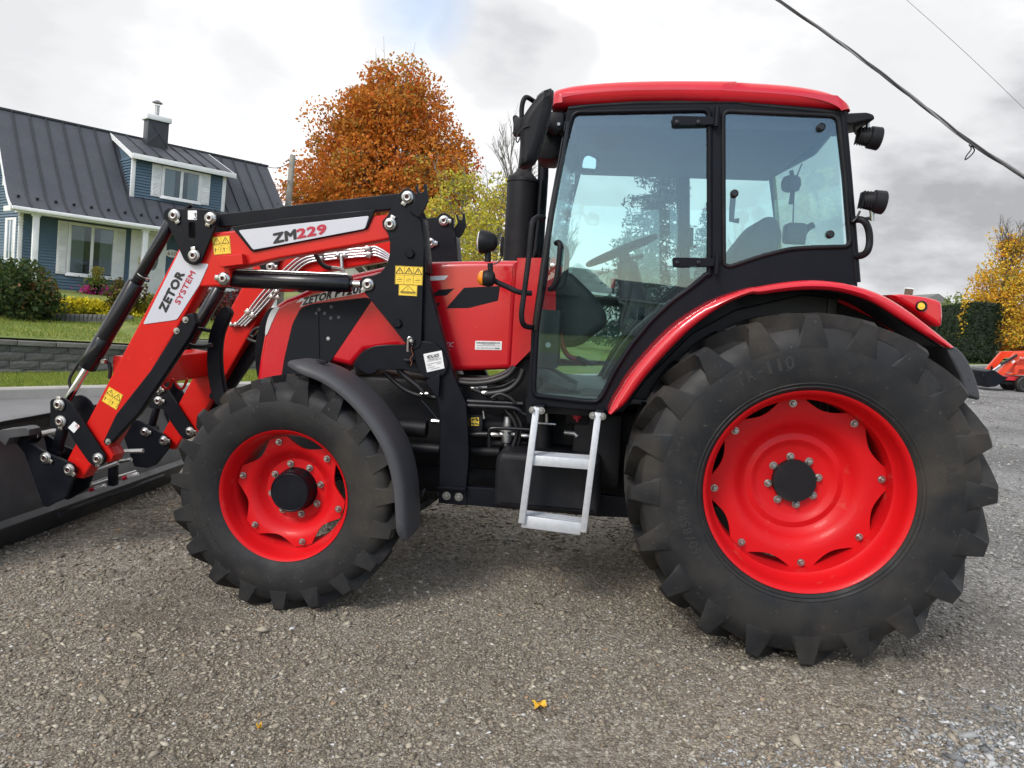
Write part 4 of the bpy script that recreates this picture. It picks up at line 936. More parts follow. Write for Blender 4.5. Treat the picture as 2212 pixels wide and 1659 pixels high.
# rear window catches, handles
for x, y in ((802, 305), (855, 940), (288, 698)):
    lathe('window_catch', [(0, 0), (.020, 0), (.019, -.012), (.012, -.018), (0, -.018)], 'black_gloss', rw, 14, c=at('H', x, y, YB))
tube('window_latch', [at('H', x, y, YB + .05) for x, y in ((282, 710), (276, 780), (272, 855), (315, 858))], .014, 'interior_grey', rw, 8)
# interior bits seen through the glass
im = tube('interior_mirror', smooth([at('F', x, y, .62) for x, y in ((640, 600), (655, 525), (690, 507), (750, 535), (745, 612), (700, 622))], 4, True), .010, 'black_plastic', TRACTOR, 8, True)
plate('mirror_pane', [xz('F', x, y, .62) for x, y in ((648, 598), (660, 530), (692, 514), (744, 540), (740, 606))], .622, .628, 'mirror_glass', im, .001)
tube('mirror_arm', smooth([at('F', x, y, Y) for x, y, Y in ((560, 430, .45), (610, 490, .55), (632, 560, .62), (640, 600, .62))]), .012, 'black_plastic', im, 8)
wm = box('wiper_motor', at('H', 625, 640, 1.05), (.10, .10, .09), 'interior_grey', TRACTOR, None, .03)
tube('wiper_arm', smooth([at('H', x, y, 1.05) for x, y in ((625, 560), (640, 640), (622, 760))]), .012, 'black_plastic', wm, 8)
tube('wire', smooth([at('H', x, y, 1.02) for x, y in ((690, 520), (660, 600), (642, 720), (636, 980))]), .004, 'hose_rubber', wm, 6)
box('control_box', at('H', 645, 935, .95), (.11, .12, .11), 'interior_grey', TRACTOR, None, .02)
tube('armrest_grip', smooth([at('H', x, y, .95) for x, y in ((690, 1000), (695, 950), (720, 905), (760, 882))]), .018, 'black_plastic', TRACTOR, 8)
tube('far_door_handle', [at('F', 1365, 990, 1.70), at('F', 1362, 1110, 1.70), at('F', 1395, 1112, 1.70)], .014, 'black_plastic', TRACTOR, 8)
# roof
rt = (smooth(xzs(.385, 'F', (452, 212), (452, 150), (470, 105), (520, 84), (640, 62), (900, 41), (1250, 33), (1659, 36)), 3) + smooth(xzs(.385, 'H', (300, 38), (600, 58), (800, 90), (905, 128), (958, 168), (974, 212)), 3)
      + xzs(.34, 'H', (700, 178), (400, 160), (0, 148)) + xzs(.34, 'F', (1300, 160), (1000, 165), (700, 184)))
roof = obj('roof', plate_mesh([rt], .33, 2 * YC - .33, .055, 5), 'red_gloss', TRACTOR, smooth=60)
tube('roof_seal', [at('F', 560, 214, .37), at('F', 700, 196, .37), at('F', 1000, 177, .37), at('F', 1659, 172, .37), at('H', 400, 172, .37), at('H', 940, 222, .37)], .014, 'black_plastic', roof, 8)

# ------------------------------------------------------------------ rear mudguard
top_edge = [('G', 642, 905), ('G', 672, 840), ('G', 715, 770), ('G', 765, 690), ('G', 900, 530), ('G', 1050, 388), ('G', 1250, 262), ('G', 1443, 192), ('I', 620, 30), ('I', 740, 10), ('I', 860, 1), ('I', 990, 13), ('I', 1130, 52), ('I', 1240, 112), ('I', 1340, 186), ('I', 1462, 286)]
bot_edge = [('G', 664, 914), ('G', 735, 858), ('G', 790, 785), ('G', 850, 705), ('G', 960, 578), ('G', 1110, 430), ('G', 1290, 298), ('G', 1443, 232), ('I', 640, 64), ('I', 750, 50), ('I', 850, 44), ('I', 970, 52), ('I', 1100, 92), ('I', 1210, 158), ('I', 1310, 222), ('I', 1420, 290)]
YG = .10
te_ = smooth([at(*p, YG) for p in top_edge], 3); be_ = smooth([at(*p, YG) for p in bot_edge], 3)
v = []; f = []
for a, b in zip(te_, be_):
    a, b = Vector(a), Vector(b); m1 = a.lerp(b, .5); inn = (b - a)
    v += [Vector((a.x, YB + .02, a.z)), Vector((a.x, YG + .05, a.z)), a.lerp(b, .06) + Vector((0, .018, 0)), a.lerp(b, .25) + Vector((0, .002, 0)), a.lerp(b, .62) + Vector((0, -.004, 0)), a.lerp(b, .90) + Vector((0, .006, 0)), b + Vector((0, .018, 0)), b - inn * .12 + Vector((0, .03, 0)), a - (-inn) * .35 + Vector((0, .06, 0)), Vector((a.x, YB + .02, a.z)) + Vector((inn.x, 0, inn.z)) * .3]
n = len(te_); K = 10
for i in range(n - 1):
    for k in range(K): f.append((i * K + k, i * K + (k + 1) % K, (i + 1) * K + (k + 1) % K, (i + 1) * K + k))
f.append(tuple(range(K))); f.append(tuple((n - 1) * K + k for k in range(K))[::-1])
me = pydata(v, f); bm = bmesh.new(); bm.from_mesh(me); bmesh.ops.recalc_face_normals(bm, faces=bm.faces); bm.to_mesh(me); bm.free()
rf = obj('rear_mudguard', me, 'red_gloss', TRACTOR, smooth=55)
# dark liner under it
v = []; f = []
for a, b in zip(te_, be_):
    a, b = Vector(a), Vector(b); c0 = a.lerp(b, 1.0)
    v += [Vector((c0.x, YG + .06, c0.z)), Vector((c0.x, .62, c0.z)), Vector((a.x, .62, a.z)) + Vector((b.x - a.x, 0, b.z - a.z)) * .6, Vector((a.x, YG + .06, a.z)) + Vector((b.x - a.x, 0, b.z - a.z)) * .6]
for i in range(n - 1):
    for k in range(4): f.append((i * 4 + k, i * 4 + (k + 1) % 4, (i + 1) * 4 + (k + 1) % 4, (i + 1) * 4 + k))
me = pydata(v, f); bm = bmesh.new(); bm.from_mesh(me); bmesh.ops.recalc_face_normals(bm, faces=bm.faces); bm.to_mesh(me); bm.free()
obj('liner', me, 'black_plastic', rf, smooth=50)
fl = smooth(xzs(YG + .02, 'I', (1418, 292), (1462, 287), (1510, 345), (1545, 430), (1560, 505), (1530, 500), (1495, 480), (1470, 400)), 2, True)
obj('flap', plate_mesh([fl], YG + .01, YB + .1, .012, 2), 'fender_grey', rf, smooth=50)
plate('inner_panel', xzs(.42, 'H', (760, 1262), (1000, 1290), (1100, 1330), (1295, 1465), (1232, 1520), (1120, 1440), (900, 1340)), .42, .44, 'red_gloss', rf, .003)
plate('inner_liner', xzs(.47, 'H', (300, 1400), (760, 1250), (1100, 1290), (1420, 1480), (1640, 1720), (1400, 1640), (1000, 1440), (600, 1420)), .47, .49, 'black_plastic', rf, .003)
tb_ = smooth(xzs(.30, 'H', (1205, 1298), (1350, 1304), (1470, 1328), (1503, 1362), (1502, 1478), (1460, 1470), (1330, 1380)), 2, True)
tlm = obj('tail_lamp_box', plate_mesh([tb_], .26, .46, .018, 3), 'red_gloss', rf, smooth=50)
lathe('tail_reflector', [(0, 0), (.024, 0), (.025, -.012), (.020, -.016), (.016, -.013), (0, -.013)], 'black_plastic', rf, 16, c=at('H', 1395, 1366, .262))
lathe('tail_reflector', [(0, 0), (.017, 0), (.015, -.004), (.008, -.003), (.006, -.006), (0, -.006)], 'yellow_sticker', rf, 16, c=at('H', 1398, 1366, .248))
c = copy_part(rf, TRACTOR); c.matrix_local = MIR
# rear lift bits seen through the wheel and behind
tube('lift_arm', [(.35, .75, .55), (.95, .70, .42)], .035, 'engine_black', TRACTOR, 10)
box2('rear_linkage', (.30, .7, .7), (.55, 1.46, 1.2), 'engine_black', TRACTOR, .03)

# ------------------------------------------------------------------ exhaust, mirrors, lamps
YX = 1.58
def AX(x, y): return at('O', x, y, YX)
b0, b1 = AX(145, 1180), AX(172, 660)
ex = tube('exhaust', [b0, b0.lerp(b1, .5), b1, b1 + Vector((.004, 0, .02)), AX(176, 640), AX(182, 600), AX(185, 585), AX(188, 560), AX(200, 400)], [.155 * .66, .155 * .66, .155 * .655, .100, .098, .055, .045, .045, .045], 'black_plastic', TRACTOR, 28)
tube('weld_ring', [b1 + Vector((.103 * math.cos(t), .103 * math.sin(t), 0)) for t in np.linspace(0, 6.283, 29)[:-1]], .004, 'black_plastic', ex, 6, True)
plate('heat_shield', xzs(YX - .13, 'O', (282, 630), (288, 635), (255, 1080), (238, 1130), (232, 1130), (262, 900)), YX - .15, YX + .1, 'black_plastic', ex, .001)
tube('intake_pipe', [AX(300, 480), AX(298, 620), AX(282, 870), AX(265, 1140)], .035, 'black_paint', ex, 10)
# near mirror
YM = .17
mo = smooth(xzs(YM, 'O', (262, 138), (290, 112), (335, 90), (352, 95), (352, 160), (325, 290), (290, 420), (255, 510), (225, 548), (185, 566), (155, 560), (160, 470), (155, 370), (165, 285), (200, 220)), 3, True)
mr = obj('mirror', plate_mesh([mo], YM - .05, YM + .09, .035, 4), 'black_plastic', TRACTOR, smooth=60)
tube('mirror_rim', [at('O', x, y, YM + .02) for x, y in ((262, 132), (300, 100), (345, 84), (356, 95), (352, 165), (325, 300), (290, 425), (258, 512), (228, 552), (185, 572), (150, 562))], .007, 'black_gloss', mr, 8)
tube('mirror_arm', smooth([at('O', x, y, Y) for x, y, Y in ((165, 290, YM), (165, 200, YM), (178, 145, YM), (200, 132, YM + .02), (245, 160, YM + .06))]), .0115, 'black_plastic', mr, 10)
box('mirror_clamp', at('O', 148, 318, YM), (.05, .05, .08), 'black_plastic', mr)
tube('wire', smooth([at('O', x, y, YM - .055) for x, y in ((212, 308), (170, 325), (140, 360), (130, 395), (140, 412), (155, 380))]), .003, 'hose_rubber', mr, 6)
tube('mirror_mount', [at('O', 325, 300, .30), at('O', 375, 355, .36)], .016, 'black_plastic', mr, 8)
# far mirror edge and work lamp cluster at the roof corner
fm = obj('far_mirror', plate_mesh([smooth(xzs(1.95, 'O', (112, 258), (135, 250), (165, 285), (160, 345), (130, 330), (115, 300)), 3, True)], 1.90, 2.0, .02, 2), 'black_plastic', TRACTOR, smooth=60)
tube('mirror_arm', [at('O', 140, 300, 1.95), at('O', 330, 330, 1.82)], .012, 'black_plastic', fm, 8)
wl = box('work_lamp', at('O', 370, 300, .42), (.10, .12, .10), 'black_plastic', TRACTOR, None, .02)
box('lamp_body', at('O', 340, 430, .55), (.13, .25, .20), 'black_plastic', wl, None, .04)
lathe('lamp_bolt', [(0, 0), (.008, 0), (.008, -.01), (0, -.01)], 'zinc', wl, 8, c=at('O', 395, 300, .355))
# bonnet side lamps on their bent bracket
YS = .34
ls = tube('lamp_stalk', smooth([at('D', x, y, Y) for x, y, Y in ((1530, 620, YS), (1535, 690, YS), (1560, 745, YS), (1650, 790, YS), (1740, 830, YS), (1830, 838, YB))], 4), .0135, 'black_plastic', TRACTOR, 10)
obj('head_lamp', lathe_mesh([(0, -.075), (.022, -.073), (.042, -.06), (.056, -.03), (.062, 0), (.060, .012), (.05, .016), (0, .018)], 24, 'X', at('D', 1476, 465, YS)), 'black_plastic', ls, smooth=50)
HL = [o for o in ls.children if o.name.startswith('head_lamp')][0]
me = HL.data; ctr = at('D', 1476, 465, YS); me.transform(Matrix.Translation(ctr) @ Matrix.Rotation(math.pi, 4, 'Z') @ Matrix.Scale(.96, 4, (0, 0, 1)) @ Matrix.Translation(-ctr))
tube('lamp_neck', [at('D', 1515, 540, YS), at('D', 1512, 610, YS)], .016, 'black_plastic', ls, 10)
lathe('lamp_lens', [(0, -.014), (.03, -.010), (.05, -.002), (.052, .004), (0, .004)], 'lamp_lens', ls, 20, 'X', ctr + Vector((-.018, 0, 0)))
ind = lathe('indicator', [(0, -.032), (.03, -.028), (.040, -.01), (.042, .008), (.035, .03), (.02, .038), (0, .04)], 'black_plastic', ls, 22, 'X', at('D', 1510, 730, YS - .02))
lathe('indicator_lens', [(0, -.030), (.02, -.028), (.034, -.016), (.041, 0), (0, .0)], 'lamp_amber', ls, 22, 'X', at('D', 1482, 728, YS - .02))
tube('wire', smooth([at('D', x, y, YS) for x, y in ((1605, 540), (1612, 580), (1590, 612), (1550, 628))]), .004, 'hose_rubber', ls, 6)
box('lamp_bracket', at('D', 1616, 500, YS + .03), (.016, .03, .10), 'black_plastic', ls)
c = copy_part(ls, TRACTOR); c.matrix_local = MIR
# rear work lamps and rail
def work_lamp(ctr, ang, parent):
    M = Matrix.Translation(ctr) @ Matrix.Rotation(ang, 4, 'Y')
    a = lathe_mesh([(0, -.055), (.032, -.05), (.04, -.03), (.044, 0), (.052, .004), (.054, .05), (.050, .054), (.046, .050), (0, .048)], 24, 'X')
    fins = [box_mesh((-.048 + i * .012, 0, 0), (.004, .075, .075), None, .002) for i in range(4)]
    me = join_meshes([a] + fins); me.transform(M); o = obj('rear_lamp', me, 'black_plastic', parent, smooth=40)
    l = lathe_mesh([(0, .0505), (.045, .0505), (0, .052)], 20, 'X'); l.transform(M); obj('lamp_lens', l, 'lamp_lens', o)
    return o
fe = fillet(xzs(.40, 'H', (930, 232), (1060, 226), (1100, 240), (1108, 268), (1060, 275), (960, 298), (930, 292)), .012, 3)
re_ = obj('roof_bracket', plate_mesh([fe], .36, .62, .008, 2), 'black_plastic', TRACTOR, smooth=50)
o = work_lamp(at('H', 1085, 362, .45), R(8), TRACTOR); tube('lamp_stem', [at('H', 1082, 268, .45), at('H', 1080, 310, .45)], .01, 'zinc', o, 8)
tube('wire', smooth([at('H', x, y, .45) for x, y in ((1000, 292), (1008, 335), (1030, 355))]), .006, 'hose_rubber', o, 6)
o = work_lamp(at('H', 1108, 742, .30), R(6), TRACTOR); tube('lamp_stem', [at('H', 1105, 798, .30), at('H', 1108, 858, .30)], .011, 'zinc', o, 8)
tube('lamp_arm', [at('H', 1105, 842, .30), at('H', 1040, 850, .31), at('H', 995, 862, .34)], .008, 'black_plastic', o, 8)
tube('wire', smooth([at('H', x, y, .3) for x, y in ((1035, 800), (1015, 840), (990, 865))]), .005, 'hose_rubber', o, 6)
tube('rear_rail', smooth([at('H', x, y, Y) for x, y, Y in ((990, 862, YB), (1020, 850, .32), (1060, 862, .30), (1085, 910, .30), (1092, 980, .30), (1080, 1035, .30), (1050, 1062, .32), (1010, 1068, YB))], 5), .0165, 'black_plastic', cab, 12)
tube('rear_post', [at('H', 930, 215, YB + .01), at('H', 965, 600, YB + .01), at('H', 990, 900, YB + .01), at('H', 1016, 1225, YB + .01)], .018, 'black_paint', cab, 10)
# ================================================================== GROUND, STREET, LAWNS
UX, UY = .667, .7451                     # street direction
def S(s, n, z=None, dz=0.0):             # street frame -> world
    x, y = s * UX + n * UY, s * UY - n * UX
    return Vector((x, y, (gz(x) if z is None else z) + dz))
def gclamp(x): return gz(max(-40.0, min(60.0, x)))
def kind(o, k): o['kind'] = k; return o

def shader(name, build, rough=.85):
    m = bpy.data.materials.new(name); m.use_nodes = True; nt = m.node_tree; b = nt.nodes['Principled BSDF']; b.inputs['Roughness'].default_value = rough
    t = nt.nodes.new('ShaderNodeTexCoord'); build(nt, b, t); MATS[name] = m; return m
def N_(nt, typ, **k):
    n = nt.nodes.new(typ)
    for a, v in k.items():
        if a in n.inputs: n.inputs[a].default_value = v
        else: setattr(n, a, v)
    return n
def ramp(nt, fac, stops):
    n = nt.nodes.new('ShaderNodeValToRGB'); e = n.color_ramp.elements
    while len(e) < len(stops): e.new(.5)
    for k, (p, c) in enumerate(stops): e[k].position = p; e[k].color = (*c, 1)
    nt.links.new(fac, n.inputs[0]); return n.outputs[0]
def mixc(nt, fac, a, b, mode='MIX'):
    n = nt.nodes.new('ShaderNodeMix'); n.data_type = 'RGBA'; n.blend_type = mode
    for i, v in ((0, fac), (6, a), (7, b)):
        if isinstance(v, (int, float)): n.inputs[i].default_value = v
        elif isinstance(v, tuple): n.inputs[i].default_value = (*v, 1)
        else: nt.links.new(v, n.inputs[i])
    return n.outputs[2]
def b_gravel(nt, b, t):
    v1 = N_(nt, 'ShaderNodeTexVoronoi', Scale=95.0); v2 = N_(nt, 'ShaderNodeTexVoronoi', Scale=38.0); n1 = N_(nt, 'ShaderNodeTexNoise', Scale=.55, Detail=5.0); n2 = N_(nt, 'ShaderNodeTexNoise', Scale=300.0, Detail=2.0)
    for n in (v1, v2, n1, n2): nt.links.new(t.outputs['Object'], n.inputs['Vector'])
    sep = N_(nt, 'ShaderNodeSeparateColor'); nt.links.new(v1.outputs['Color'], sep.inputs[0])
    c1 = ramp(nt, sep.outputs[0], [(0, (.075, .064, .050)), (.45, (.150, .131, .106)), (.8, (.25, .226, .19)), (1, (.44, .42, .38))])
    sep2 = N_(nt, 'ShaderNodeSeparateColor'); nt.links.new(v2.outputs['Color'], sep2.inputs[0])
    c2 = ramp(nt, sep2.outputs[1], [(0, (.095, .082, .065)), (.6, (.19, .168, .138)), (1, (.36, .34, .30))])
    c = mixc(nt, .4, c1, c2)
    dirt = ramp(nt, n1.outputs['Fac'], [(.36, (.66, .62, .55)), (.52, (1.02, 1.0, .96)), (.7, (1.2, 1.18, 1.14))])
    c = mixc(nt, 1.0, c, dirt, 'MULTIPLY')
    sx = N_(nt, 'ShaderNodeSeparateXYZ'); nt.links.new(t.outputs['Object'], sx.inputs[0])
    mr = N_(nt, 'ShaderNodeMapRange'); mr.inputs[1].default_value = .2; mr.inputs[2].default_value = 2.2; mr.inputs[4].default_value = .85; nt.links.new(sx.outputs[0], mr.inputs[0])
    bw = N_(nt, 'ShaderNodeRGBToBW'); nt.links.new(c, bw.inputs[0]); c = mixc(nt, mr.outputs[0], c, mixc(nt, 1.0, bw.outputs[0], (1.12, 1.13, 1.15), 'MULTIPLY'))
    nt.links.new(c, b.inputs['Base Color'])
    bp = N_(nt, 'ShaderNodeBump', Strength=.9, Distance=.008); nt.links.new(v1.outputs['Distance'], bp.inputs['Height'])
    bp.invert = True; nt.links.new(bp.outputs[0], b.inputs['Normal'])
shader('gravel', b_gravel, .9)
def b_asphalt(nt, b, t):
    n1 = N_(nt, 'ShaderNodeTexNoise', Scale=.8, Detail=5.0); n2 = N_(nt, 'ShaderNodeTexNoise', Scale=120.0, Detail=3.0)
    for n in (n1, n2): nt.links.new(t.outputs['Object'], n.inputs['Vector'])
    a = ramp(nt, n2.outputs['Fac'], [(.3, (.115, .115, .118)), (.7, (.20, .20, .20))]); d = ramp(nt, n1.outputs['Fac'], [(.35, (.8, .8, .8)), (.65, (1.1, 1.1, 1.1))])
    nt.links.new(mixc(nt, 1.0, a, d, 'MULTIPLY'), b.inputs['Base Color'])
    bp = N_(nt, 'ShaderNodeBump', Strength=.5, Distance=.01); nt.links.new(n2.outputs['Fac'], bp.inputs['Height']); nt.links.new(bp.outputs[0], b.inputs['Normal'])
shader('asphalt', b_asphalt)
def b_grass(nt, b, t):
    n1 = N_(nt, 'ShaderNodeTexNoise', Scale=1.1, Detail=6.0); n2 = N_(nt, 'ShaderNodeTexNoise', Scale=45.0, Detail=4.0)
    for n in (n1, n2): nt.links.new(t.outputs['Object'], n.inputs['Vector'])
    a = ramp(nt, n1.outputs['Fac'], [(.3, (.11, .16, .026)), (.5, (.16, .21, .036)), (.7, (.26, .25, .06))]); d = ramp(nt, n2.outputs['Fac'], [(.3, (.6, .6, .6)), (.7, (1.15, 1.15, 1.1))])
    nt.links.new(mixc(nt, 1.0, a, d, 'MULTIPLY'), b.inputs['Base Color'])
    bp = N_(nt, 'ShaderNodeBump', Strength=.8, Distance=.03); nt.links.new(n2.outputs['Fac'], bp.inputs['Height']); nt.links.new(bp.outputs[0], b.inputs['Normal'])
shader('grass', b_grass)
def b_vcol(tr):
    def f(nt, b, t):
        a = N_(nt, 'ShaderNodeAttribute', attribute_name='Col'); nt.links.new(a.outputs['Color'], b.inputs['Base Color'])
        b.inputs['Specular IOR Level'].default_value = .25
        if tr:
            tl = N_(nt, 'ShaderNodeBsdfTranslucent'); nt.links.new(a.outputs['Color'], tl.inputs[0]); mx = N_(nt, 'ShaderNodeMixShader'); mx.inputs[0].default_value = tr
            o = nt.nodes['Material Output']; nt.links.new(b.outputs[0], mx.inputs[1]); nt.links.new(tl.outputs[0], mx.inputs[2]); nt.links.new(mx.outputs[0], o.inputs[0])
    return f
shader('leafy', b_vcol(.42), .6); shader('stone_col', b_vcol(0), .8)
mat('concrete', (.36, .35, .32), .85, var=(3, (.28, .27, .245), .4, .7), bump=(60, .3, .004), coords='Object')
mat('road_paint', (.62, .62, .60), .7, var=(8, (.4, .4, .4), .5, .75))

def sheet(name, xs, ys, zf, mname, ymat=None):
    v = [(x, y, zf(x, y)) for y in ys for x in xs]; nx = len(xs)
    f = [(j * nx + i, j * nx + i + 1, (j + 1) * nx + i + 1, (j + 1) * nx + i) for j in range(len(ys) - 1) for i in range(nx - 1)]
    return obj(name, pydata(v, f), mname)
gx = [-1500, -200, -60, -40, -20, 0, 20, 40, 60, 200, 1500]; gy = [-1500, -200, -60, -30, 0, 30, 60, 100, 200, 600, 2500]
kind(sheet('ground', gx, gy, lambda x, y: gclamp(x) - .05, 'grass'), 'structure')
def strip(name, s0, s1, n0, n1, dz, mname, ns=30, nn=1, zf=None):
    v = []; f = []
    for i in range(ns + 1):
        s = s0 + (s1 - s0) * i / ns
        for j in range(nn + 1):
            n = n0 + (n1 - n0) * j / nn; p = S(s, n, None, dz); p.z = gclamp(p.x) + dz
            if zf: p.z = zf(s, n, p)
            v.append(p)
    w = nn + 1
    for i in range(ns):
        for j in range(nn): f.append((i * w + j, i * w + j + 1, (i + 1) * w + j + 1, (i + 1) * w + j))
    me = pydata(v, f); bm = bmesh.new(); bm.from_mesh(me); bmesh.ops.recalc_face_normals(bm, faces=bm.faces)
    if sum(fc.normal.z for fc in bm.faces) < 0: bmesh.ops.reverse_faces(bm, faces=bm.faces[:])
    bm.to_mesh(me); bm.free(); return kind(obj(name, me, mname, smooth=180), 'structure')
N_LOT = -7.3; N_CURB = -10.62; N_WALL = -14.5
lot = strip('gravel_lot', -45, 90, N_LOT, 15, 0.0, 'gravel', 60, 26)
strip('road', -60, 130, N_CURB, N_LOT, -.004, 'asphalt', 40, 2)
strip('road_edge_line', -60, 130, N_LOT - .42, N_LOT - .30, .001, 'road_paint', 40)
def curb_mesh(s0, s1, n0, n1, h):
    v = []; f = []
    sec = [(n1, -.05), (n1, h - .02), (n1 - .02, h), (n0, h), (n0, -.05)]; ns = 60
    for i in range(ns + 1):
        s = s0 + (s1 - s0) * i / ns
        for n, dz in sec: v.append(S(s, n, None, dz))
    K = len(sec)
    for i in range(ns):
        for k in range(K - 1): f.append((i * K + k, i * K + k + 1, (i + 1) * K + k + 1, (i + 1) * K + k))
    me = pydata(v, f); bm = bmesh.new(); bm.from_mesh(me); bmesh.ops.recalc_face_normals(bm, faces=bm.faces); bm.to_mesh(me); bm.free(); return me
kind(obj('kerb', curb_mesh(-60, 60, N_CURB - .2, N_CURB, .14), 'concrete'), 'structure')
def verge_z(s, n, p): return gclamp(p.x) + .11 - .14 * max(0, min(1, (N_CURB - .4 - n) / 3.2))
strip('verge', -60, 60, N_WALL - .1, N_CURB - .19, .11, 'grass', 60, 6, verge_z)
def lawn_z(s, n, p):
    step = 0.0 if s < 1.9 else .17
    up = -.10 + step * min(1, max(0, (s - 1.9) * 8)) + .010 * (N_WALL - n)
    return max(up, gclamp(p.x) + .10)
strip('front_lawn', -40, 60, -70, N_WALL - .02, .1, 'grass', 200, 24, lawn_z)

# ---- loose stones: real geometry, one uncountable mass
def stones(name, pts, size, cols, big=False):
    """pts (n,2) in the lot frame, size (n,), cols (n,3)"""
    n = len(pts)
    if big:
        t = (1 + 5 ** .5) / 2
        bv = np.array([(-1, t, 0), (1, t, 0), (-1, -t, 0), (1, -t, 0), (0, -1, t), (0, 1, t), (0, -1, -t), (0, 1, -t), (t, 0, -1), (t, 0, 1), (-t, 0, -1), (-t, 0, 1)]) / 1.9
        bf = np.array([(0, 11, 5), (0, 5, 1), (0, 1, 7), (0, 7, 10), (0, 10, 11), (1, 5, 9), (5, 11, 4), (11, 10, 2), (10, 7, 6), (7, 1, 8), (3, 9, 4), (3, 4, 2), (3, 2, 6), (3, 6, 8), (3, 8, 9), (4, 9, 5), (2, 4, 11), (6, 2, 10), (8, 6, 7), (9, 8, 1)])
    else:
        bv = np.array([(1, 0, .1), (.15, 1, .2), (-1, .1, 0), (0, -1, .1), (.2, .1, 1), (-.1, 0, -1.)]); bf = np.array([(0, 1, 4), (1, 2, 4), (2, 3, 4), (3, 0, 4), (1, 0, 5), (2, 1, 5), (3, 2, 5), (0, 3, 5)])
    nv, nf = len(bv), len(bf)
    P = bv[None] + RNG.normal(0, .22, (n, nv, 3))
    P *= (size[:, None, None] * np.stack([RNG.uniform(.75, 1.35, n), RNG.uniform(.5, .95, n), RNG.uniform(.28, .6, n)], 1)[:, None, :])
    a = RNG.uniform(0, 6.283, n); tx = RNG.normal(0, .25, n)
    y2 = P[..., 1] * np.cos(tx)[:, None] - P[..., 2] * np.sin(tx)[:, None]; z2 = P[..., 1] * np.sin(tx)[:, None] + P[..., 2] * np.cos(tx)[:, None]
    x3 = P[..., 0] * np.cos(a)[:, None] - y2 * np.sin(a)[:, None]; y3 = P[..., 0] * np.sin(a)[:, None] + y2 * np.cos(a)[:, None]
    V = np.stack([x3 + pts[:, 0:1], y3 + pts[:, 1:2], z2 + size[:, None] * .10], -1).reshape(-1, 3)
    F = (bf[None] + (np.arange(n) * nv)[:, None, None]).reshape(-1, 3)
    me = bpy.data.meshes.new(name); me.vertices.add(len(V)); me.vertices.foreach_set('co', V.astype(np.float32).ravel())
    me.loops.add(F.size); me.loops.foreach_set('vertex_index', F.astype(np.int32).ravel())
    me.polygons.add(len(F)); me.polygons.foreach_set('loop_start', np.arange(0, F.size, 3, dtype=np.int32))
    me.update(calc_edges=True)
    at_ = me.attributes.new('Col', 'FLOAT_COLOR', 'POINT'); c4 = np.ones((n, nv, 4), np.float32); c4[..., :3] = cols[:, None, :]
    at_.data.foreach_set('color', c4.ravel())
    o = obj(name, me, 'stone_col'); o.matrix_world = TILT; return kind(o, 'stuff')
def sector(n, d0, d1, half=R(47)):
    d = np.sqrt(RNG.uniform(d0 ** 2, d1 ** 2, n)); a = math.pi / 2 + YAW + RNG.uniform(-half, half, n)
    return np.stack([CAM_POS.x + d * np.cos(a), CAM_POS.y + d * np.sin(a)], 1)
def blue_zone(p):                        # heap of coarser blue-grey crushed stone in the front right corner
    d = .577 * (p[:, 0] + .55) - .817 * (p[:, 1] + .85) + .09 * np.sin(p[:, 0] * 5.1 + p[:, 1] * 3.3)
    return np.clip(d * 2.4, 0, 1)
def bare(p):                             # worn patches where the fines show through
    x, y = p[:, 0], p[:, 1]; f = np.sin(1.7 * x + .9) * np.sin(2.3 * y + 1.1) + .55 * np.sin(3.9 * x + 2.2 * y + .4) + .35 * np.sin(7.7 * y - 3.1 * x) + .25 * np.sin(13 * x + 5 * y)
    return np.clip((f - .75) * 2.2, 0, 1)
def stone_cols(p, n):
    pal = .96 * np.array([(.155, .137, .112), (.19, .172, .145), (.12, .104, .084), (.225, .208, .178), (.095, .086, .075), (.17, .165, .155), (.40, .385, .355), (.20, .145, .10)])
    w = np.array([.25, .21, .2, .11, .12, .08, .012, .015]); c = pal[RNG.choice(len(pal), n, p=w / w.sum())]
    bz = blue_zone(p); pb = np.array([(.15, .16, .175), (.22, .235, .25), (.10, .108, .122), (.36, .37, .37), (.18, .165, .14)])
    cb = pb[RNG.choice(len(pb), n, p=[.3, .27, .2, .1, .13])]
    m_ = RNG.uniform(0, 1, n) < bz * .9; c[m_] = cb[m_]
    gr_ = np.clip((p[:, 0:1] - .2) / 1.6, 0, .85); c = c * (1 - gr_) + (c.mean(1, keepdims=True) * np.array([1.12, 1.13, 1.15])) * gr_
    return np.minimum(c * np.array([1.62, 1.58, 1.47]) * RNG.uniform(.8, 1.22, (n, 1)), .52) * (1 - .22 * bare(p)[:, None])
def in_lot(p):
    w = np.stack([p[:, 0] * CA, p[:, 1]], 1); return (w[:, 0] * UY - w[:, 1] * UX) > N_LOT + .1
for nm, n, d0, d1, mu, sg in (('gravel', 95000, 1.9, 4.6, .0055, .46), ('gravel', 60000, 4.5, 9.0, .0095, .45), ('gravel', 42000, 8.8, 24.0, .016, .38)):
    p = sector(n, d0, d1); p = p[in_lot(p)]; p = p[RNG.uniform(0, 1, len(p)) > .7 * bare(p)]; bz = blue_zone(p)
    sz = np.exp(RNG.normal(math.log(mu), sg, len(p))) * (1 + .75 * bz * (d1 < 9))
    stones(nm, p, np.clip(sz, .002, .05), stone_cols(p, len(p)))
p = sector(5200, 1.9, 7.0); keep = RNG.uniform(0, 1, len(p)) < (.45 + .55 * blue_zone(p)); p = p[keep]
stones('gravel', p, np.clip(np.exp(RNG.normal(math.log(.0105), .30, len(p))), .006, .03), stone_cols(p, len(p)) * 1.12, True)
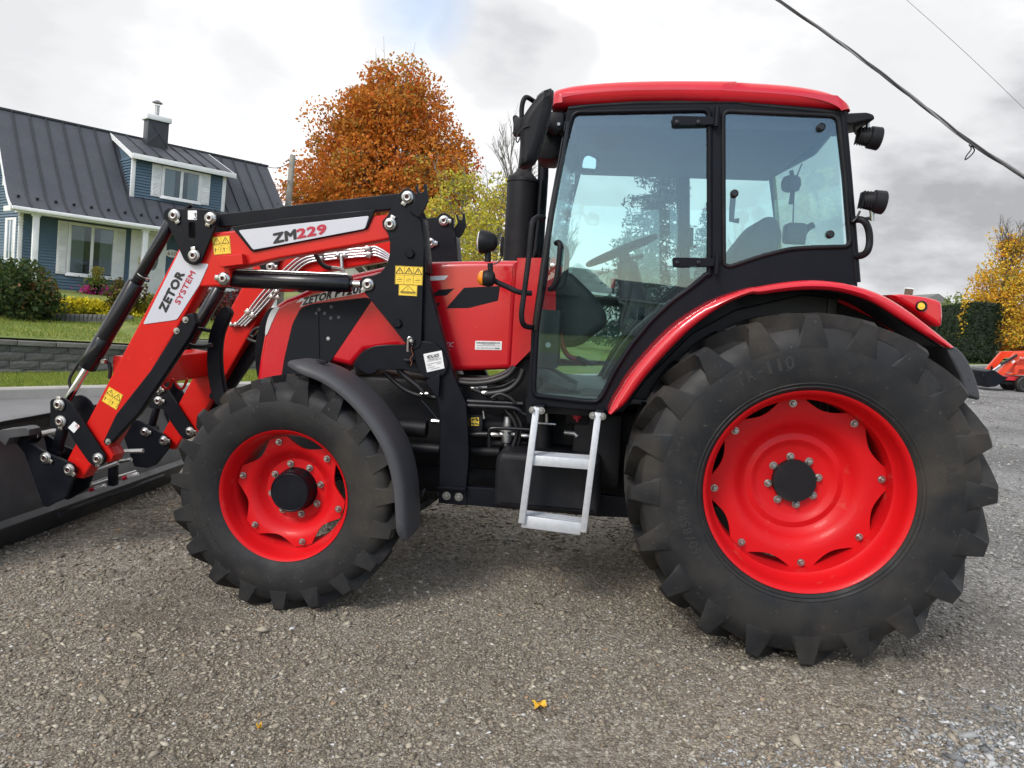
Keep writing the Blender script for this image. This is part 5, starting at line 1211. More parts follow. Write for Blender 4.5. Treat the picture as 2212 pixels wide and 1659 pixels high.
# fallen leaves
mat('leaf_yellow', (.62, .38, .02), .6, var=(60, (.5, .2, .01), .45, .7))
def fallen_leaf(k, x, y, r_, label, yaw=0.0):
    c = TILT.inverted() @ wG(k, x, y); pts = []
    for i in range(22):
        a = 2 * math.pi * i / 22; q = r_ * (.62 + .38 * abs(math.cos(2.5 * a))) * (1.15 if i % 2 else .9); pts.append((c.x + q * math.cos(a + yaw), c.y + q * math.sin(a + yaw), .014 + .010 * math.sin(3 * a + yaw) + .006))
    pts.append((c.x, c.y, .012)); f = [(i, (i + 1) % 22, 22) for i in range(22)]
    o = obj('fallen_leaf', pydata(pts, f), 'leaf_yellow'); o.matrix_world = TILT; mdf = o.modifiers.new('s', 'SOLIDIFY'); mdf.thickness = .0015
    return tag(o, label, 'leaf')
fallen_leaf('V', 1165, 1531, .028, 'bright yellow maple leaf lying flat on the gravel before the ladder', .4)
fallen_leaf('V', 560, 1578, .010, 'narrow curled ochre leaf on the gravel before the front wheel', 1.2)
# ================================================================== HOUSE WITH PORCH, RETAINING WALL
HO = wD('A', 170, 845, 25.0); HU = Vector((UX, UY, 0)).normalized(); HV = Vector((-HU.y, HU.x, 0))
def hv(k, x, y, v0):
    d = wray(k, x, y); t = ((HO - CAMW).dot(HV) + v0) / d.dot(HV); p = CAMW + d * t - HO; return p.dot(HU), p.z
mat('siding_blue', (.070, .120, .170), .6, var=(1.2, (.080, .132, .184), .4, .65), bump=(30, .15, .003))
mat('trim_white', (.74, .75, .76), .5, var=(4, (.66, .67, .68), .45, .7))
mat('roof_metal', (.055, .060, .073), .62, spec=.3, var=[(1.5, (.066, .071, .084), .4, .7), (14, (.046, .050, .062), .5, .7)], bump=(9, .2, .004))
mat('roof_seam', (.025, .027, .032), .45)
mat('deck_brown', (.20, .055, .025), .6, var=(6, (.13, .035, .018), .4, .7))
mat('wall_block', (.105, .105, .10), .9, var=[(2.2, (.15, .148, .135), .4, .65), (9, (.07, .07, .066), .45, .7)], bump=(26, .8, .02))
mat('wall_cap', (.16, .155, .14), .9, var=(5, (.09, .088, .075), .45, .65), bump=(30, .5, .01))
mat('curtain', (.66, .67, .66), .8, bump=(9, .6, .03))
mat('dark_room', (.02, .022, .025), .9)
HM = Matrix(((HU.x, HV.x, 0, HO.x), (HU.y, HV.y, 0, HO.y), (0, 0, 1, HO.z), (0, 0, 0, 1)))
HG = gclamp(HO.x) - HO.z                                                # ground below the eave, in house heights
house = thing('house', 'blue clapboard house with dark metal bellcast roof, dormer and white porch', 'house', HM)
def hbox(name, u0, u1, v0, v1, w0, w1, mn, parent, bevel=.004): return box2(name, (u0, v0, w0), (u1, v1, w1), mn, parent, bevel)
WU0, WU1, WV = .16, 9.35, 1.5
RP = [(-.06, -.03), (.35, .13), (.8, .36), (1.2, .66), (1.6, 1.0), (2.2, 1.50), (3.0, 2.20), (4.5, 3.55)]    # roof section (v, w)
def roof_w(v):
    v = v if v <= 4.5 else 9.0 - v
    for (a, b), (c, d) in zip(RP[:-1], RP[1:]):
        if v <= c: return b + (d - b) * (v - a) / (c - a)
    return RP[-1][1]
# core walls (behind the siding boards)
hbox('wall', WU0 + .03, WU1 - .03, WV + .03, 7.5, HG - .2, .25, 'siding_blue', house)
gv = [(1.53, .22)] + [(v, roof_w(v) - .06) for v in (1.6, 2.2, 3.0, 4.5, 6.0, 6.8, 7.4)] + [(7.47, .22)]
def prism_u(pts, u0, u1):
    n = len(pts); vv = [(u0, v, w) for v, w in pts] + [(u1, v, w) for v, w in pts]
    ff = [tuple(range(n)), tuple(range(2 * n - 1, n - 1, -1))] + [(k, k + n, (k + 1) % n + n, (k + 1) % n) for k in range(n)]
    me = pydata(vv, ff); bm = bmesh.new(); bm.from_mesh(me); bmesh.ops.recalc_face_normals(bm, faces=bm.faces); bm.to_mesh(me); bm.free(); return me
obj('gable_wall', prism_u(gv, WU0 + .03, WU1 - .03), 'siding_blue', house)
front = obj('front_wall', box_mesh(((WU0 + WU1) / 2, WV + .02, -1.3), (WU1 - WU0 - .1, .02, 2.9), None, 0), 'siding_blue', house)
BH = .105
def board(u0, u1, v, w, parent, axis='u'):
    """one clapboard: thin wedge, thicker at the bottom edge"""
    t0, t1 = .050, .006
    if axis == 'u': vv = [(u0, v, w), (u1, v, w), (u1, v - t0, w), (u0, v - t0, w), (u0, v, w + BH + .01), (u1, v, w + BH + .01), (u1, v - t1, w + BH + .01), (u0, v - t1, w + BH + .01)]
    else: vv = [(v, u0, w), (v, u1, w), (v - t0, u1, w), (v - t0, u0, w), (v, u0, w + BH + .01), (v, u1, w + BH + .01), (v - t1, u1, w + BH + .01), (v - t1, u0, w + BH + .01)]
    ff = [(3, 2, 6, 7), (0, 3, 2, 1), (4, 5, 6, 7), (0, 4, 7, 3), (1, 2, 6, 5), (0, 1, 5, 4)]
    me = pydata(vv, ff); bm = bmesh.new(); bm.from_mesh(me); bmesh.ops.recalc_face_normals(bm, faces=bm.faces); bm.to_mesh(me); bm.free()
    obj('clapboard', me, 'siding_blue', parent)
def spans(u0, u1, w, holes):
    out = [(u0, u1)]
    for a, b, c, d in holes:
        if c <= w + BH and w <= d:
            nn = []
            for p, q in out:
                if b <= p or a >= q: nn.append((p, q))
                else:
                    if a > p: nn.append((p, a))
                    if b < q: nn.append((b, q))
            out = nn
    return out
win1 = (1.30, 3.53, -2.13, -.26); door = (3.70, 4.98, -2.72, -.20); win2 = (6.20, 8.50, -2.13, -.26)
w = -2.72
while w < .0:
    for a, b in spans(WU0 + .08, WU1 - .08, w, [win1, door, win2]): board(a, b, WV, w, front)
    w += BH
gw = house.children[1] if False else [o for o in house.children if o.name.startswith('gable_wall')][0]
gwin = (3.35, 4.6, .85, 2.0); gwin2 = (2.35, 3.6, -1.9, -.35)
w = -2.72
while w < 3.3:
    lo = 1.55; hi = 7.4
    vs_ = [v for v in np.linspace(1.55, 7.45, 119) if roof_w(v) - .12 > w + BH] if w > .1 else [1.55, 7.4]
    if len(vs_) > 1:
        for a, b in spans(vs_[0], vs_[-1], w, [gwin, gwin2]): board(a, b, WU0, w, gw, 'v')
    w += BH
def window(u0, u1, w0, w1, v, shut=.33, panes=2, parent=house, curtain=True):
    f0, f1 = u0 + shut, u1 - shut
    fr = hbox('window', f0, f1, v - .05, v + .0, w0, w0 + .09, 'trim_white', parent)
    hbox('frame', f0, f1, v - .052, v, w1 - .10, w1, 'trim_white', fr); hbox('frame', f0, f0 + .10, v - .05, v, w0 + .09, w1 - .10, 'trim_white', fr); hbox('frame', f1 - .10, f1, v - .05, v, w0 + .09, w1 - .10, 'trim_white', fr)
    hbox('sill', f0 - .03, f1 + .03, v - .10, v, w0 - .04, w0 + .01, 'trim_white', fr)
    pw = (f1 - f0 - .2) / panes
    for i in range(panes):
        a = f0 + .10 + i * pw
        if i: hbox('mullion', a - .05, a + .05, v - .045, v + .005, w0 + .09, w1 - .10, 'trim_white', fr)
        hbox('pane', a + .02, a + pw - .02, v - .022, v - .016, w0 + .1, w1 - .11, 'house_glass', fr, 0)
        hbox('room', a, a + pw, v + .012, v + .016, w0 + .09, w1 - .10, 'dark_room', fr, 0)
        if curtain:
            vv = []; ff = []; cw = pw * .62; c0 = a + (0.0 if i == 0 else pw - cw)
            for k in range(25):
                x = c0 + cw * k / 24; yy = v + .004 + .004 * math.sin(k * 1.9); vv += [(x, yy, w0 + .12), (x, yy, w1 - .12)]
            ff = [(2 * k, 2 * k + 2, 2 * k + 3, 2 * k + 1) for k in range(24)]
            obj('curtain', pydata(vv, ff), 'curtain', fr, smooth=180)
    if shut:
        for a in (u0, u1 - shut):
            s = hbox('shutter', a, a + shut - .01, v - .035, v, w0, w1, 'trim_white', parent)
            k = w0 + .1
            while k < w1 - .1:
                if abs(k - (w0 + w1) / 2) > .06: box('slat', (a + shut / 2, v - .040, k), (shut - .1, .018, .034), 'trim_white', s, Matrix.Rotation(R(-35), 4, 'X'), 0)
                k += .05
    return fr
window(*win1, WV - .02); window(*win2, WV - .02)
# gable windows (on the u face): plain framed boxes
for a, b, c, d in (gwin, gwin2):
    fr = box2('window', (WU0 - .06, a, c), (WU0 + .0, b, c + .09), 'trim_white', house); box2('frame', (WU0 - .06, a, d - .09), (WU0, b, d), 'trim_white', fr)
    for y in (a, b - .09, (a + b) / 2 - .04): box2('frame', (WU0 - .058, y, c + .09), (WU0, y + .09, d - .09), 'trim_white', fr)
    box2('pane', (WU0 - .03, a + .09, c + .09), (WU0 - .02, b - .09, d - .09), 'house_glass', fr, 0)
    for y in (a - .42, b + .02): box2('shutter', (WU0 - .05, y, c), (WU0 - .002, y + .4, d), 'trim_white', house)
hbox('corner_board', WU0 - .03, WU0 + .10, WV - .04, WV + .10, -2.72, .05, 'trim_white', house)
# door with side panel, oval light and handle
dr = hbox('door', door[0] + .42, door[1] - .1, WV - .06, WV - .02, -2.68, -.32, 'trim_white', house)
hbox('side_panel', door[0], door[0] + .40, WV - .05, WV - .01, -2.7, -.22, 'trim_white', house); hbox('frame', door[0] + .40, door[1], WV - .055, WV - .01, -.32, -.2, 'trim_white', dr); hbox('frame', door[1] - .1, door[1], WV - .055, WV - .01, -2.7, -.32, 'trim_white', dr)
oc = ((door[0] + .42 + door[1] - .1) / 2, -1.15)
obj('oval_light', plate_mesh([[(oc[0] + .19 * math.cos(t), oc[1] + .48 * math.sin(t)) for t in np.linspace(0, 6.283, 33)[:-1]]], WV - .066, WV - .060, .001), 'house_glass', dr)
tube('oval_trim', [(oc[0] + .2 * math.cos(t), WV - .065, oc[1] + .5 * math.sin(t)) for t in np.linspace(0, 6.283, 33)[:-1]], .012, 'ink_grey', dr, 6, True)
tube('scrollwork', smooth([(oc[0] + .08 * math.cos(t * 2.1), WV - .070, oc[1] - .35 + .11 * t) for t in np.linspace(0, 6.3, 12)]), .007, 'ink_grey', dr, 5)
mat('brass', (.62, .42, .12), .3, metal=1)
tube('door_handle', smooth([(door[0] + .33, WV - .08, -1.5), (door[0] + .31, WV - .11, -1.42), (door[0] + .33, WV - .11, -1.30), (door[0] + .33, WV - .07, -1.2)]), .018, 'brass', dr, 8)
a, b = hv('A', 1205, 1190, WV - .04); a2, _ = hv('A', 1290, 1190, WV - .04); oc = ((a + a2) / 2, b)
ns = obj('number_sign', plate_mesh([[(oc[0] + .26 * math.cos(t), oc[1] + .15 * math.sin(t)) for t in np.linspace(0, 6.283, 33)[:-1]]], WV - .075, WV - .045, .006), 'trim_white', house, smooth=40)
obj('lettering', text_mesh('610', (oc[0] - .17, WV - .076, oc[1] - .07), (oc[0] + .17, WV - .076, oc[1] - .07), (oc[0] - .17, WV - .076, oc[1] + .07), .01, .002), 'deck_brown', ns)
# porch: deck, lattice, posts, gutter, soffit
dk = hbox('deck', .0, 9.2, -.05, WV, -2.80, -2.72, 'deck_brown', house); hbox('deck_fascia', -.02, 9.22, -.09, -.05, -3.00, -2.70, 'deck_brown', dk)
lt = []
for i in range(80):
    for sg in (-1, 1):
        u = .1 + i * .115; lt.append(box_mesh((u, .02 + .012 * sg, -3.22), (.030, .01, .56), Matrix.Rotation(sg * R(45), 4, 'Y'), 0))
o = obj('lattice', join_meshes(lt), 'trim_white', dk); kind(o, 'stuff')
hbox('lattice_rail', 0, 9.2, -.03, .03, -3.06, -3.0, 'trim_white', dk)
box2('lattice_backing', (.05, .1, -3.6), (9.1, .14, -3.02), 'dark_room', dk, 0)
for u in (.41, 3.82, 6.1, 8.9):
    ps = hbox('porch_post', u - .09, u + .09, .10, .28, -2.72, -.22, 'trim_white', house, .01); hbox('capital', u - .12, u + .12, .07, .31, -.30, -.20, 'trim_white', ps); hbox('base', u - .12, u + .12, .07, .31, -2.72, -2.58, 'trim_white', ps)
hbox('soffit', .0, 9.6, .0, WV, -.2, -.16, 'trim_white', house)
hbox('fascia', -.32, 10.05, -.04, -.01, -.22, -.06, 'trim_white', house); hbox('gutter', -.32, 10.05, -.16, -.045, -.17, -.05, 'trim_white', house, .025)
hbox('fascia', -.32, -.28, -.02, 1.55, -.22, -.04, 'trim_white', house)
# standing seam roof: each pan is its own piece
def pan(u0, u1, prof, parent, name='roof_pan', mn='roof_metal'):
    th = .025; vv = []; ff = []
    for v, w in prof:
        vv += [(u0 + .004, v, w), (u1 - .004, v, w), (u1 - .004, v + th * .6, w - th), (u0 + .004, v + th * .6, w - th)]
    n = len(prof)
    for i in range(n - 1):
        for k in range(4): ff.append((i * 4 + k, i * 4 + (k + 1) % 4, (i + 1) * 4 + (k + 1) % 4, (i + 1) * 4 + k))
    ff += [(0, 1, 2, 3), tuple((n - 1) * 4 + k for k in (3, 2, 1, 0))]
    me = pydata(vv, ff); bm = bmesh.new(); bm.from_mesh(me); bmesh.ops.recalc_face_normals(bm, faces=bm.faces); bm.to_mesh(me); bm.free()
    o = obj(name, me, mn, parent, smooth=40)
    return o
def seam(u, prof, parent):
    vv = []; ff = []
    for v, w in prof: vv += [(u - .012, v, w - .01), (u + .012, v, w - .01), (u + .012, v - .03, w + .045), (u - .012, v - .03, w + .045)]
    n = len(prof)
    for i in range(n - 1):
        for k in range(4): ff.append((i * 4 + k, i * 4 + (k + 1) % 4, (i + 1) * 4 + (k + 1) % 4, (i + 1) * 4 + k))
    ff += [(0, 1, 2, 3), tuple((n - 1) * 4 + k for k in (3, 2, 1, 0))]
    obj('roof_seam', pydata(vv, ff), 'roof_seam', parent)
fine = [(v, roof_w(v)) for v in (-.06, .2, .35, .6, .8, 1.0, 1.2, 1.4, 1.6, 1.9, 2.2, 2.6, 3.0, 3.7, 4.5)]
# smooth the bellcast a little
roof_ = obj('roof', prism_u([(v, w - .05) for v, w in fine] + [(9.0 - v, w - .05) for v, w in reversed(fine[:-1])] + [(8.9, -.2), (7.4, .1), (4.5, 3.2), (1.6, .8), (.1, -.15)], -.30, 10.03), 'roof_seam', house)
PU = .545
for i in range(19):
    u = -.33 + i * PU
    pan(u, u + PU, fine, roof_)
    if i: seam(u, fine, roof_)
    for dv in (0,):
        q = .62; w_ = roof_w(q); box('snow_guard', (u + PU * .5, q - .03, w_ + .05), (.09, .06, .09), 'roof_seam', roof_, Matrix.Rotation(R(30), 4, 'X'))
pan(-.33, 10.03, [(9.0 - v, w) for v, w in fine], roof_, 'rear_slope')
hbox('ridge_cap', -.36, 10.06, 4.42, 4.58, 3.52, 3.60, 'roof_seam', roof_)
hbox('rake_trim', -.36, -.31, .0, .1, -.2, .0, 'trim_white', roof_)
obj('rake_trim', prism_u([(v, w - .02) for v, w in fine] + [(v, w - .16) for v, w in reversed(fine)], -.36, -.325), 'trim_white', roof_)
# dormer
DU0, DU1, DV = 3.67, 7.05, 1.6
dwp = lambda v: 2.50 + (v - 1.3) * .325
dm = obj('dormer', prism_u([(DV + .03, .95), (DV + .03, 2.46), (4.3, dwp(4.3) - .08), (4.4, 3.3)], DU0 + .03, DU1 - .03), 'siding_blue', house)
dwin = (4.31, 6.5, 1.13, 2.33)
w = 1.0
while w < 2.4:
    for a, b in spans(DU0 + .08, DU1 - .08, w, [dwin]): board(a, b, DV, w, dm)
    # left cheek
    vmax = max([v for v in np.linspace(1.6, 4.4, 60) if roof_w(v) < w] + [1.6])
    lo_v = max(1.62, 1.3 + (w + BH - 2.5) / .325 if w + BH > 2.5 else 1.62)
    if vmax > lo_v + .1:
        board(lo_v, vmax + .05, DU0, w, dm, 'v')
    w += BH
window(*dwin, DV - .02, .36, 2, house)
for u in (DU0, DU1): hbox('corner_board', u - .07, u + .07, DV - .045, DV + .06, .98, 2.48, 'trim_white', house)
dprof = [(1.28, dwp(1.28)), (2.4, dwp(2.4)), (4.45, dwp(4.45))]
drf = hbox('dormer_roof', 3.56, 7.34, 1.30, 1.42, 2.36, 2.47, 'trim_white', house)
for i in range(7):
    u = 3.54 + i * .545
    pan(u, u + .545, dprof, drf)
    if i:
        seam(u, dprof, drf); box('snow_guard', (u - .12, 1.42, dwp(1.42) + .05), (.10, .07, .09), 'roof_seam', drf)
obj('rake_trim', prism_u([(v, w + .0) for v, w in dprof] + [(v, w - .17) for v, w in reversed(dprof)], 3.50, 3.54), 'trim_white', drf); obj('rake_trim', prism_u([(v, w + .0) for v, w in dprof] + [(v, w - .17) for v, w in reversed(dprof)], 7.355, 7.395), 'trim_white', drf)
hbox('fascia', 3.52, 7.37, 1.22, 1.275, 2.34, 2.53, 'trim_white', drf)
# chimney
ch = hbox('chimney', 4.60, 5.38, 3.4, 4.0, 2.6, 4.22, 'roof_seam', house, .01)
hbox('chimney_cap', 4.52, 5.46, 3.32, 4.08, 4.22, 4.42, 'trim_white', ch, .02)
for a, b in (((4.60, 3.385, 3.3), (4.99, 3.37, 3.75)), ((4.99, 3.37, 3.75), (4.61, 3.385, 4.2)), ((5.37, 3.385, 3.3), (4.99, 3.37, 3.75)), ((4.99, 3.37, 3.75), (5.37, 3.385, 4.2))): tube('cladding_fold', [a, b], .012, 'roof_metal', ch, 5)
lathe('flue', [(0, 0), (.095, 0), (.095, .05), (.085, .06), (.085, .42), (.1, .43), (.1, .46), (0, .46)], 'aluminium', ch, 20, 'Z', (4.98, 3.7, 4.40))
lathe('rain_cap', [(0, .12), (.06, .10), (.19, .02), (.2, 0), (.19, -.01), (0, .0)], 'ink_grey', ch, 20, 'Z', (4.98, 3.7, 4.95))
for k in range(3): a = k * 2.1; tube('cap_leg', [(4.98 + .085 * math.cos(a), 3.7 + .085 * math.sin(a), 4.84), (4.98 + .12 * math.cos(a), 3.7 + .12 * math.sin(a), 4.97)], .008, 'aluminium', ch, 5)

# ---- retaining wall: every block its own piece
wall = thing('retaining_wall', 'low grey split-faced block retaining wall along the sloping lawn', 'wall', Matrix.Identity(4))
def block_mesh(L, H, D, seed, rough=.02):
    rg = random.Random(seed); nx, nz = 4, 3; v = []; f = []
    for j in range(nz + 1):
        for i in range(nx + 1):
            e = (i in (0, nx)) or (j in (0, nz)); v.append((-L / 2 + L * i / nx, (0.0 if e else -rough * rg.uniform(.3, 1.2)), H * j / nz))
    for j in range(nz):
        for i in range(nx): a = j * (nx + 1) + i; f.append((a, a + 1, a + nx + 2, a + nx + 1))
    n = len(v); v += [(-L / 2, D, 0), (L / 2, D, 0), (L / 2, D, H), (-L / 2, D, H)]
    tl, tr = nz * (nx + 1), nz * (nx + 1) + nx
    f += [tuple([tl + i for i in range(nx + 1)] + [n + 2, n + 3]), (tr,) + tuple([]) + (n + 2,) + (n + 1, nx) if False else tuple([nx + (nx + 1) * j for j in range(nz + 1)] + [n + 2, n + 1]), tuple([(nx + 1) * j for j in range(nz, -1, -1)] + [n, n + 3])]
    me = pydata(v, f); bm = bmesh.new(); bm.from_mesh(me); bmesh.ops.recalc_face_normals(bm, faces=bm.faces); bm.to_mesh(me); bm.free()
    me.materials.append(MATS['wall_block']); return me
BL, BHt = .46, .152
bms = [block_mesh(BL - .008, BHt - .006, .25, k) for k in range(7)]
cps = []
for k in range(4):
    me = box_mesh((0, .12, .045), (.60, .30, .088), None, .012); me.materials.append(MATS['wall_cap']); cps.append(me)
ang = math.atan2(UY, UX)
def place(me, name, s, n, z):
    o = link(bpy.data.objects.new(name, me), wall); p = S(s, n, z); o.location = p; o.rotation_euler = (0, 0, ang); return o
top0 = -.12
for c in range(7):
    z = top0 - .09 + .17 - (c + 1) * BHt      # courses counted down from the stepped-up part
    s = -4.0 + (BL / 2 if c % 2 else 0)
    while s < 12:
        gzz = gz(S(s, N_WALL).x) - .06
        lim = top0 - .09 if s < 1.9 else top0 - .09 + .17
        if z + BHt > gzz and z + BHt <= lim + .02: place(random.choice(bms), 'block', s, N_WALL + random.uniform(-.008, .008), z)
        s += BL
s = -4.0
while s < 12:
    lim = top0 - .09 if s < 1.9 else top0 - .09 + .17
    if lim > gz(S(s, N_WALL).x) - .02: place(random.choice(cps), 'cap_stone', s, N_WALL + .03, lim + random.uniform(-.003, .003) - .013 * (s < 1.9))
    s += .605
# ================================================================== TREES, SHRUBS
mat('bark', (.085, .070, .055), .9, var=(3, (.13, .115, .10), .4, .7), bump=(14, .8, .03))
mat('bark_grey', (.24, .225, .21), .9, var=(3, (.10, .095, .09), .4, .7), bump=(14, .6, .02))
def leaves_mesh(P, size, cols, up=.3, aspect=.6):
    """one bent leaf (two triangles sharing an edge) per point"""
    n = len(P); d = RNG.normal(0, 1, (n, 3)); d /= np.linalg.norm(d, axis=1)[:, None]
    e = RNG.normal(0, 1, (n, 3)); e[:, 2] += up; e -= d * (e * d).sum(1)[:, None]; e /= np.linalg.norm(e, axis=1)[:, None] + 1e-9
    nr = np.cross(d, e); s = size[:, None]
    V = np.stack([P - d * s, P + e * s * aspect + nr * s * .18, P + d * s, P - e * s * aspect + nr * s * .18], 1).reshape(-1, 3)
    b = (np.arange(n) * 4)[:, None, None]; F = (np.array([(0, 1, 2), (0, 2, 3)])[None] + b).reshape(-1, 3)
    me = bpy.data.meshes.new('l'); me.vertices.add(len(V)); me.vertices.foreach_set('co', V.astype(np.float32).ravel())
    me.loops.add(F.size); me.loops.foreach_set('vertex_index', F.astype(np.int32).ravel())
    me.polygons.add(len(F)); me.polygons.foreach_set('loop_start', np.arange(0, F.size, 3, dtype=np.int32)); me.update(calc_edges=True)
    a = me.attributes.new('Col', 'FLOAT_COLOR', 'POINT'); c = np.ones((n, 4, 4), np.float32); c[..., :3] = cols[:, None, :]; a.data.foreach_set('color', c.ravel())
    return me
def palette(n, pal, w, jit=.25):
    pal = np.array(pal); w = np.array(w, float); c = pal[RNG.choice(len(pal), n, p=w / w.sum())]; return c * RNG.uniform(1 - jit, 1 + jit, (n, 1))
def clumps_to_leaves(C, rad, per, pal_of, shell=.55):
    """C (m,3) clump centres, rad (m,); returns points and colours; each clump leans to one tone"""
    m_ = len(C); k = np.repeat(np.arange(m_), per); n = len(k)
    d = RNG.normal(0, 1, (n, 3)); d /= np.linalg.norm(d, axis=1)[:, None]; r_ = RNG.uniform(shell ** 3, 1, n) ** (1 / 3)
    P = C[k] + d * (r_ * rad[k])[:, None] * np.array([1, 1, .72]); return P, pal_of(k, n, P)
def limb_mesh(paths):
    return join_meshes([tube_mesh(p, r_, 5 if max(r_) < .06 else 7) for p, r_ in paths])
def wob(a, b, n, amt, rg):
    a, b = Vector(a), Vector(b); out = []
    for i in range(n + 1):
        t = i / n; q = a.lerp(b, t); k = math.sin(math.pi * t) * amt
        out.append(q + Vector((rg.uniform(-k, k), rg.uniform(-k, k), rg.uniform(-k, k) * .5 + k * .3)))
    return out
def tree(name, label, base, H, crown, pal, wts, nclump, per, leaf, seed, trunk_r=.16, bark='bark', bare=0, group=None, zlo=.25, cr=(.5, .95), twigs=True):
    """crown(t) -> radius at height fraction t; broadleaf tree with real limbs"""
    rg = random.Random(seed); rn = np.random.default_rng(seed)
    T_ = thing(name, label, 'tree', Matrix.Translation(base), group)
    C = []; rad = []
    while len(C) < nclump:
        t = rn.uniform(zlo, 1); R_ = crown(t)
        if rn.uniform(0, 1) > (R_ / max(crown(x) for x in (.3, .5, .7))) ** 1.3 + .05: continue
        a = rn.uniform(0, 6.283); q = R_ * math.sqrt(rn.uniform(.12, 1)) * rn.uniform(.85, 1.08)
        C.append((q * math.cos(a), q * math.sin(a), t * H)); rad.append(rn.uniform(*cr) * H / 9)
    C = np.array(C); rad = np.array(rad); tone = rn.integers(0, len(pal), nclump)
    def pal_of(k, n, P):
        p = np.array(pal); w = np.array(wts, float); w /= w.sum()
        own = p[rn.choice(len(p), nclump, p=w)][k]; rnd = p[rn.choice(len(p), n, p=w)]
        mixf = rn.uniform(0, 1, (n, 1)) < .35; return np.where(mixf, rnd, own) * rn.uniform(.72, 1.25, (n, 1))
    P, cols = clumps_to_leaves(C, rad, per, pal_of)
    paths = []; top = Vector((rg.uniform(-.2, .2), rg.uniform(-.2, .2), H * .93))
    tr = wob((0, 0, -.3), top, 8, .12, rg); paths.append((tr, [trunk_r * (1.25 - i / 8) + .02 if i else trunk_r * 1.5 for i in range(9)]))
    for c in C:
        c = Vector(c); t0 = max(.12, min(.85, c.z / H - rg.uniform(.12, .32))); j = t0 * 8; st = tr[int(j)].lerp(tr[min(8, int(j) + 1)], j - int(j))
        r0 = trunk_r * .34 * (1.1 - t0); paths.append((wob(st, c, 4, .18, rg), [max(.010, r0 * (1 - .2 * i)) for i in range(5)]))
        if twigs:
            for _ in range(3): e = c + Vector((rg.uniform(-1, 1), rg.uniform(-1, 1), rg.uniform(-.3, 1))) * .7; paths.append(([c, e], [.012, .006]))
    for _ in range(bare):
        a = rg.uniform(0, 6.283); q = rg.uniform(.1, .8) * crown(.8); s = Vector((q * math.cos(a), q * math.sin(a), H * rg.uniform(.7, .9))); e = s + Vector((math.cos(a) * .5, math.sin(a) * .5, rg.uniform(.14, .30) * H))
        pth = wob(s, e, 4, .12, rg); paths.append((pth, [.022, .016, .012, .009, .006]))
        for u in pth[1:4]:
            for _2 in range(2): paths.append(([u, u + Vector((rg.uniform(-.4, .4), rg.uniform(-.4, .4), rg.uniform(.2, .6)))], [.008, .004]))
    obj('trunk', limb_mesh(paths), bark, T_, smooth=60)
    if per: obj('crown', leaves_mesh(P, rn.uniform(leaf * .7, leaf * 1.3, len(P)), cols), 'leafy', T_)
    return T_
def bare_tree(name, label, base, H, spread, seed, bark='bark_grey', dens=5, group=None):
    rg = random.Random(seed); T_ = thing(name, label, 'tree', Matrix.Translation(base), group); paths = []
    def grow(p, d, L, r_, lev):
        e = p + d * L; paths.append((wob(p, e, 3, L * .05, rg), [r_, r_ * .85, r_ * .7, r_ * .55]))
        if lev == 0: return
        for k in range(dens if lev > 1 else 4):
            t = rg.uniform(.35, 1); nd = (d + Vector((rg.uniform(-1, 1), rg.uniform(-1, 1), rg.uniform(-.1, .7))) * spread).normalized()
            grow(p.lerp(e, t), nd, L * rg.uniform(.45, .68), max(.008, r_ * .5), lev - 1)
    grow(Vector((0, 0, -.3)), Vector((0, 0, 1)), H * .45, H * .014, 4)
    obj('trunk', limb_mesh(paths), bark, T_); return T_

def ground_at(p):                          # drop a point onto the ground as built there
    n = p.x * UY - p.y * UX; s = p.x * UX + p.y * UY
    g = gclamp(p.x); z = g if n > N_CURB else (verge_z(s, n, p) if n > N_WALL else lawn_z(s, n, p))
    return Vector((p.x, p.y, z - .03))
# big orange maple behind the house
b = wD('V', 832, 440, 44.0); gb = ground_at(b); top = wD('V', 830, 158, 44.0).z
H = top - gb.z
def cm(t): 
    return 5.25 * (max(0, math.sin(math.pi * min(1, (t - .02) / 1.0) ** .76)) ** .72) if t < 1 else .2
tree('maple_tree', 'broad maple in full orange autumn leaf behind the blue house', gb, H, cm,
     [(.58, .20, .028), (.60, .24, .034), (.52, .15, .024), (.40, .18, .03), (.58, .13, .028), (.36, .27, .05)], [.31, .21, .19, .1, .09, .10], 240, 250, .105, 3, .26, bare=16, zlo=.30, cr=(.5, 1.15))
# yellow green trees right of it
for (px, py0, py1, D, wdt, sd, lab) in ((985, 560, 372, 33.0, 1.9, 5, 'slender yellow-green birch beside the orange maple'), (1065, 560, 385, 30.0, 1.6, 6, 'slender yellow-green tree just behind the black exhaust stack')):
    b = wD('V', px, py0, D); gb = ground_at(b); H = wD('V', px, py1, D).z - gb.z
    tree('birch_tree', lab, gb, H, (lambda w_: (lambda t: w_ * (math.sin(math.pi * min(1, t * .93 + .05)) ** .6)))(wdt), [(.50, .46, .06), (.60, .54, .07), (.38, .40, .05), (.60, .44, .06), (.40, .26, .05)], [.3, .25, .18, .17, .1], 75, 75, .07, sd, .09, 'bark_grey', 3, 'birches behind the tractor', .22, (.6, 1.05))
bare_tree('bare_tree', 'leafless grey tree showing above the birches', ground_at(wD('V', 1092, 560, 42.0)), (wD('V', 1092, 262, 42.0).z - ground_at(wD('V', 1092, 560, 42.0)).z) * 1.08, .60, 8, dens=5)
bare_tree('bare_tree', 'leafless tree seen through the cab door glass beside the spruce', ground_at(wD('V', 1222, 620, 40.0)), 7.5, .55, 9)
bare_tree('bare_tree', 'leafless tree seen through the rear side window of the cab', ground_at(wD('V', 1630, 620, 38.0)), 7.6, .55, 10)
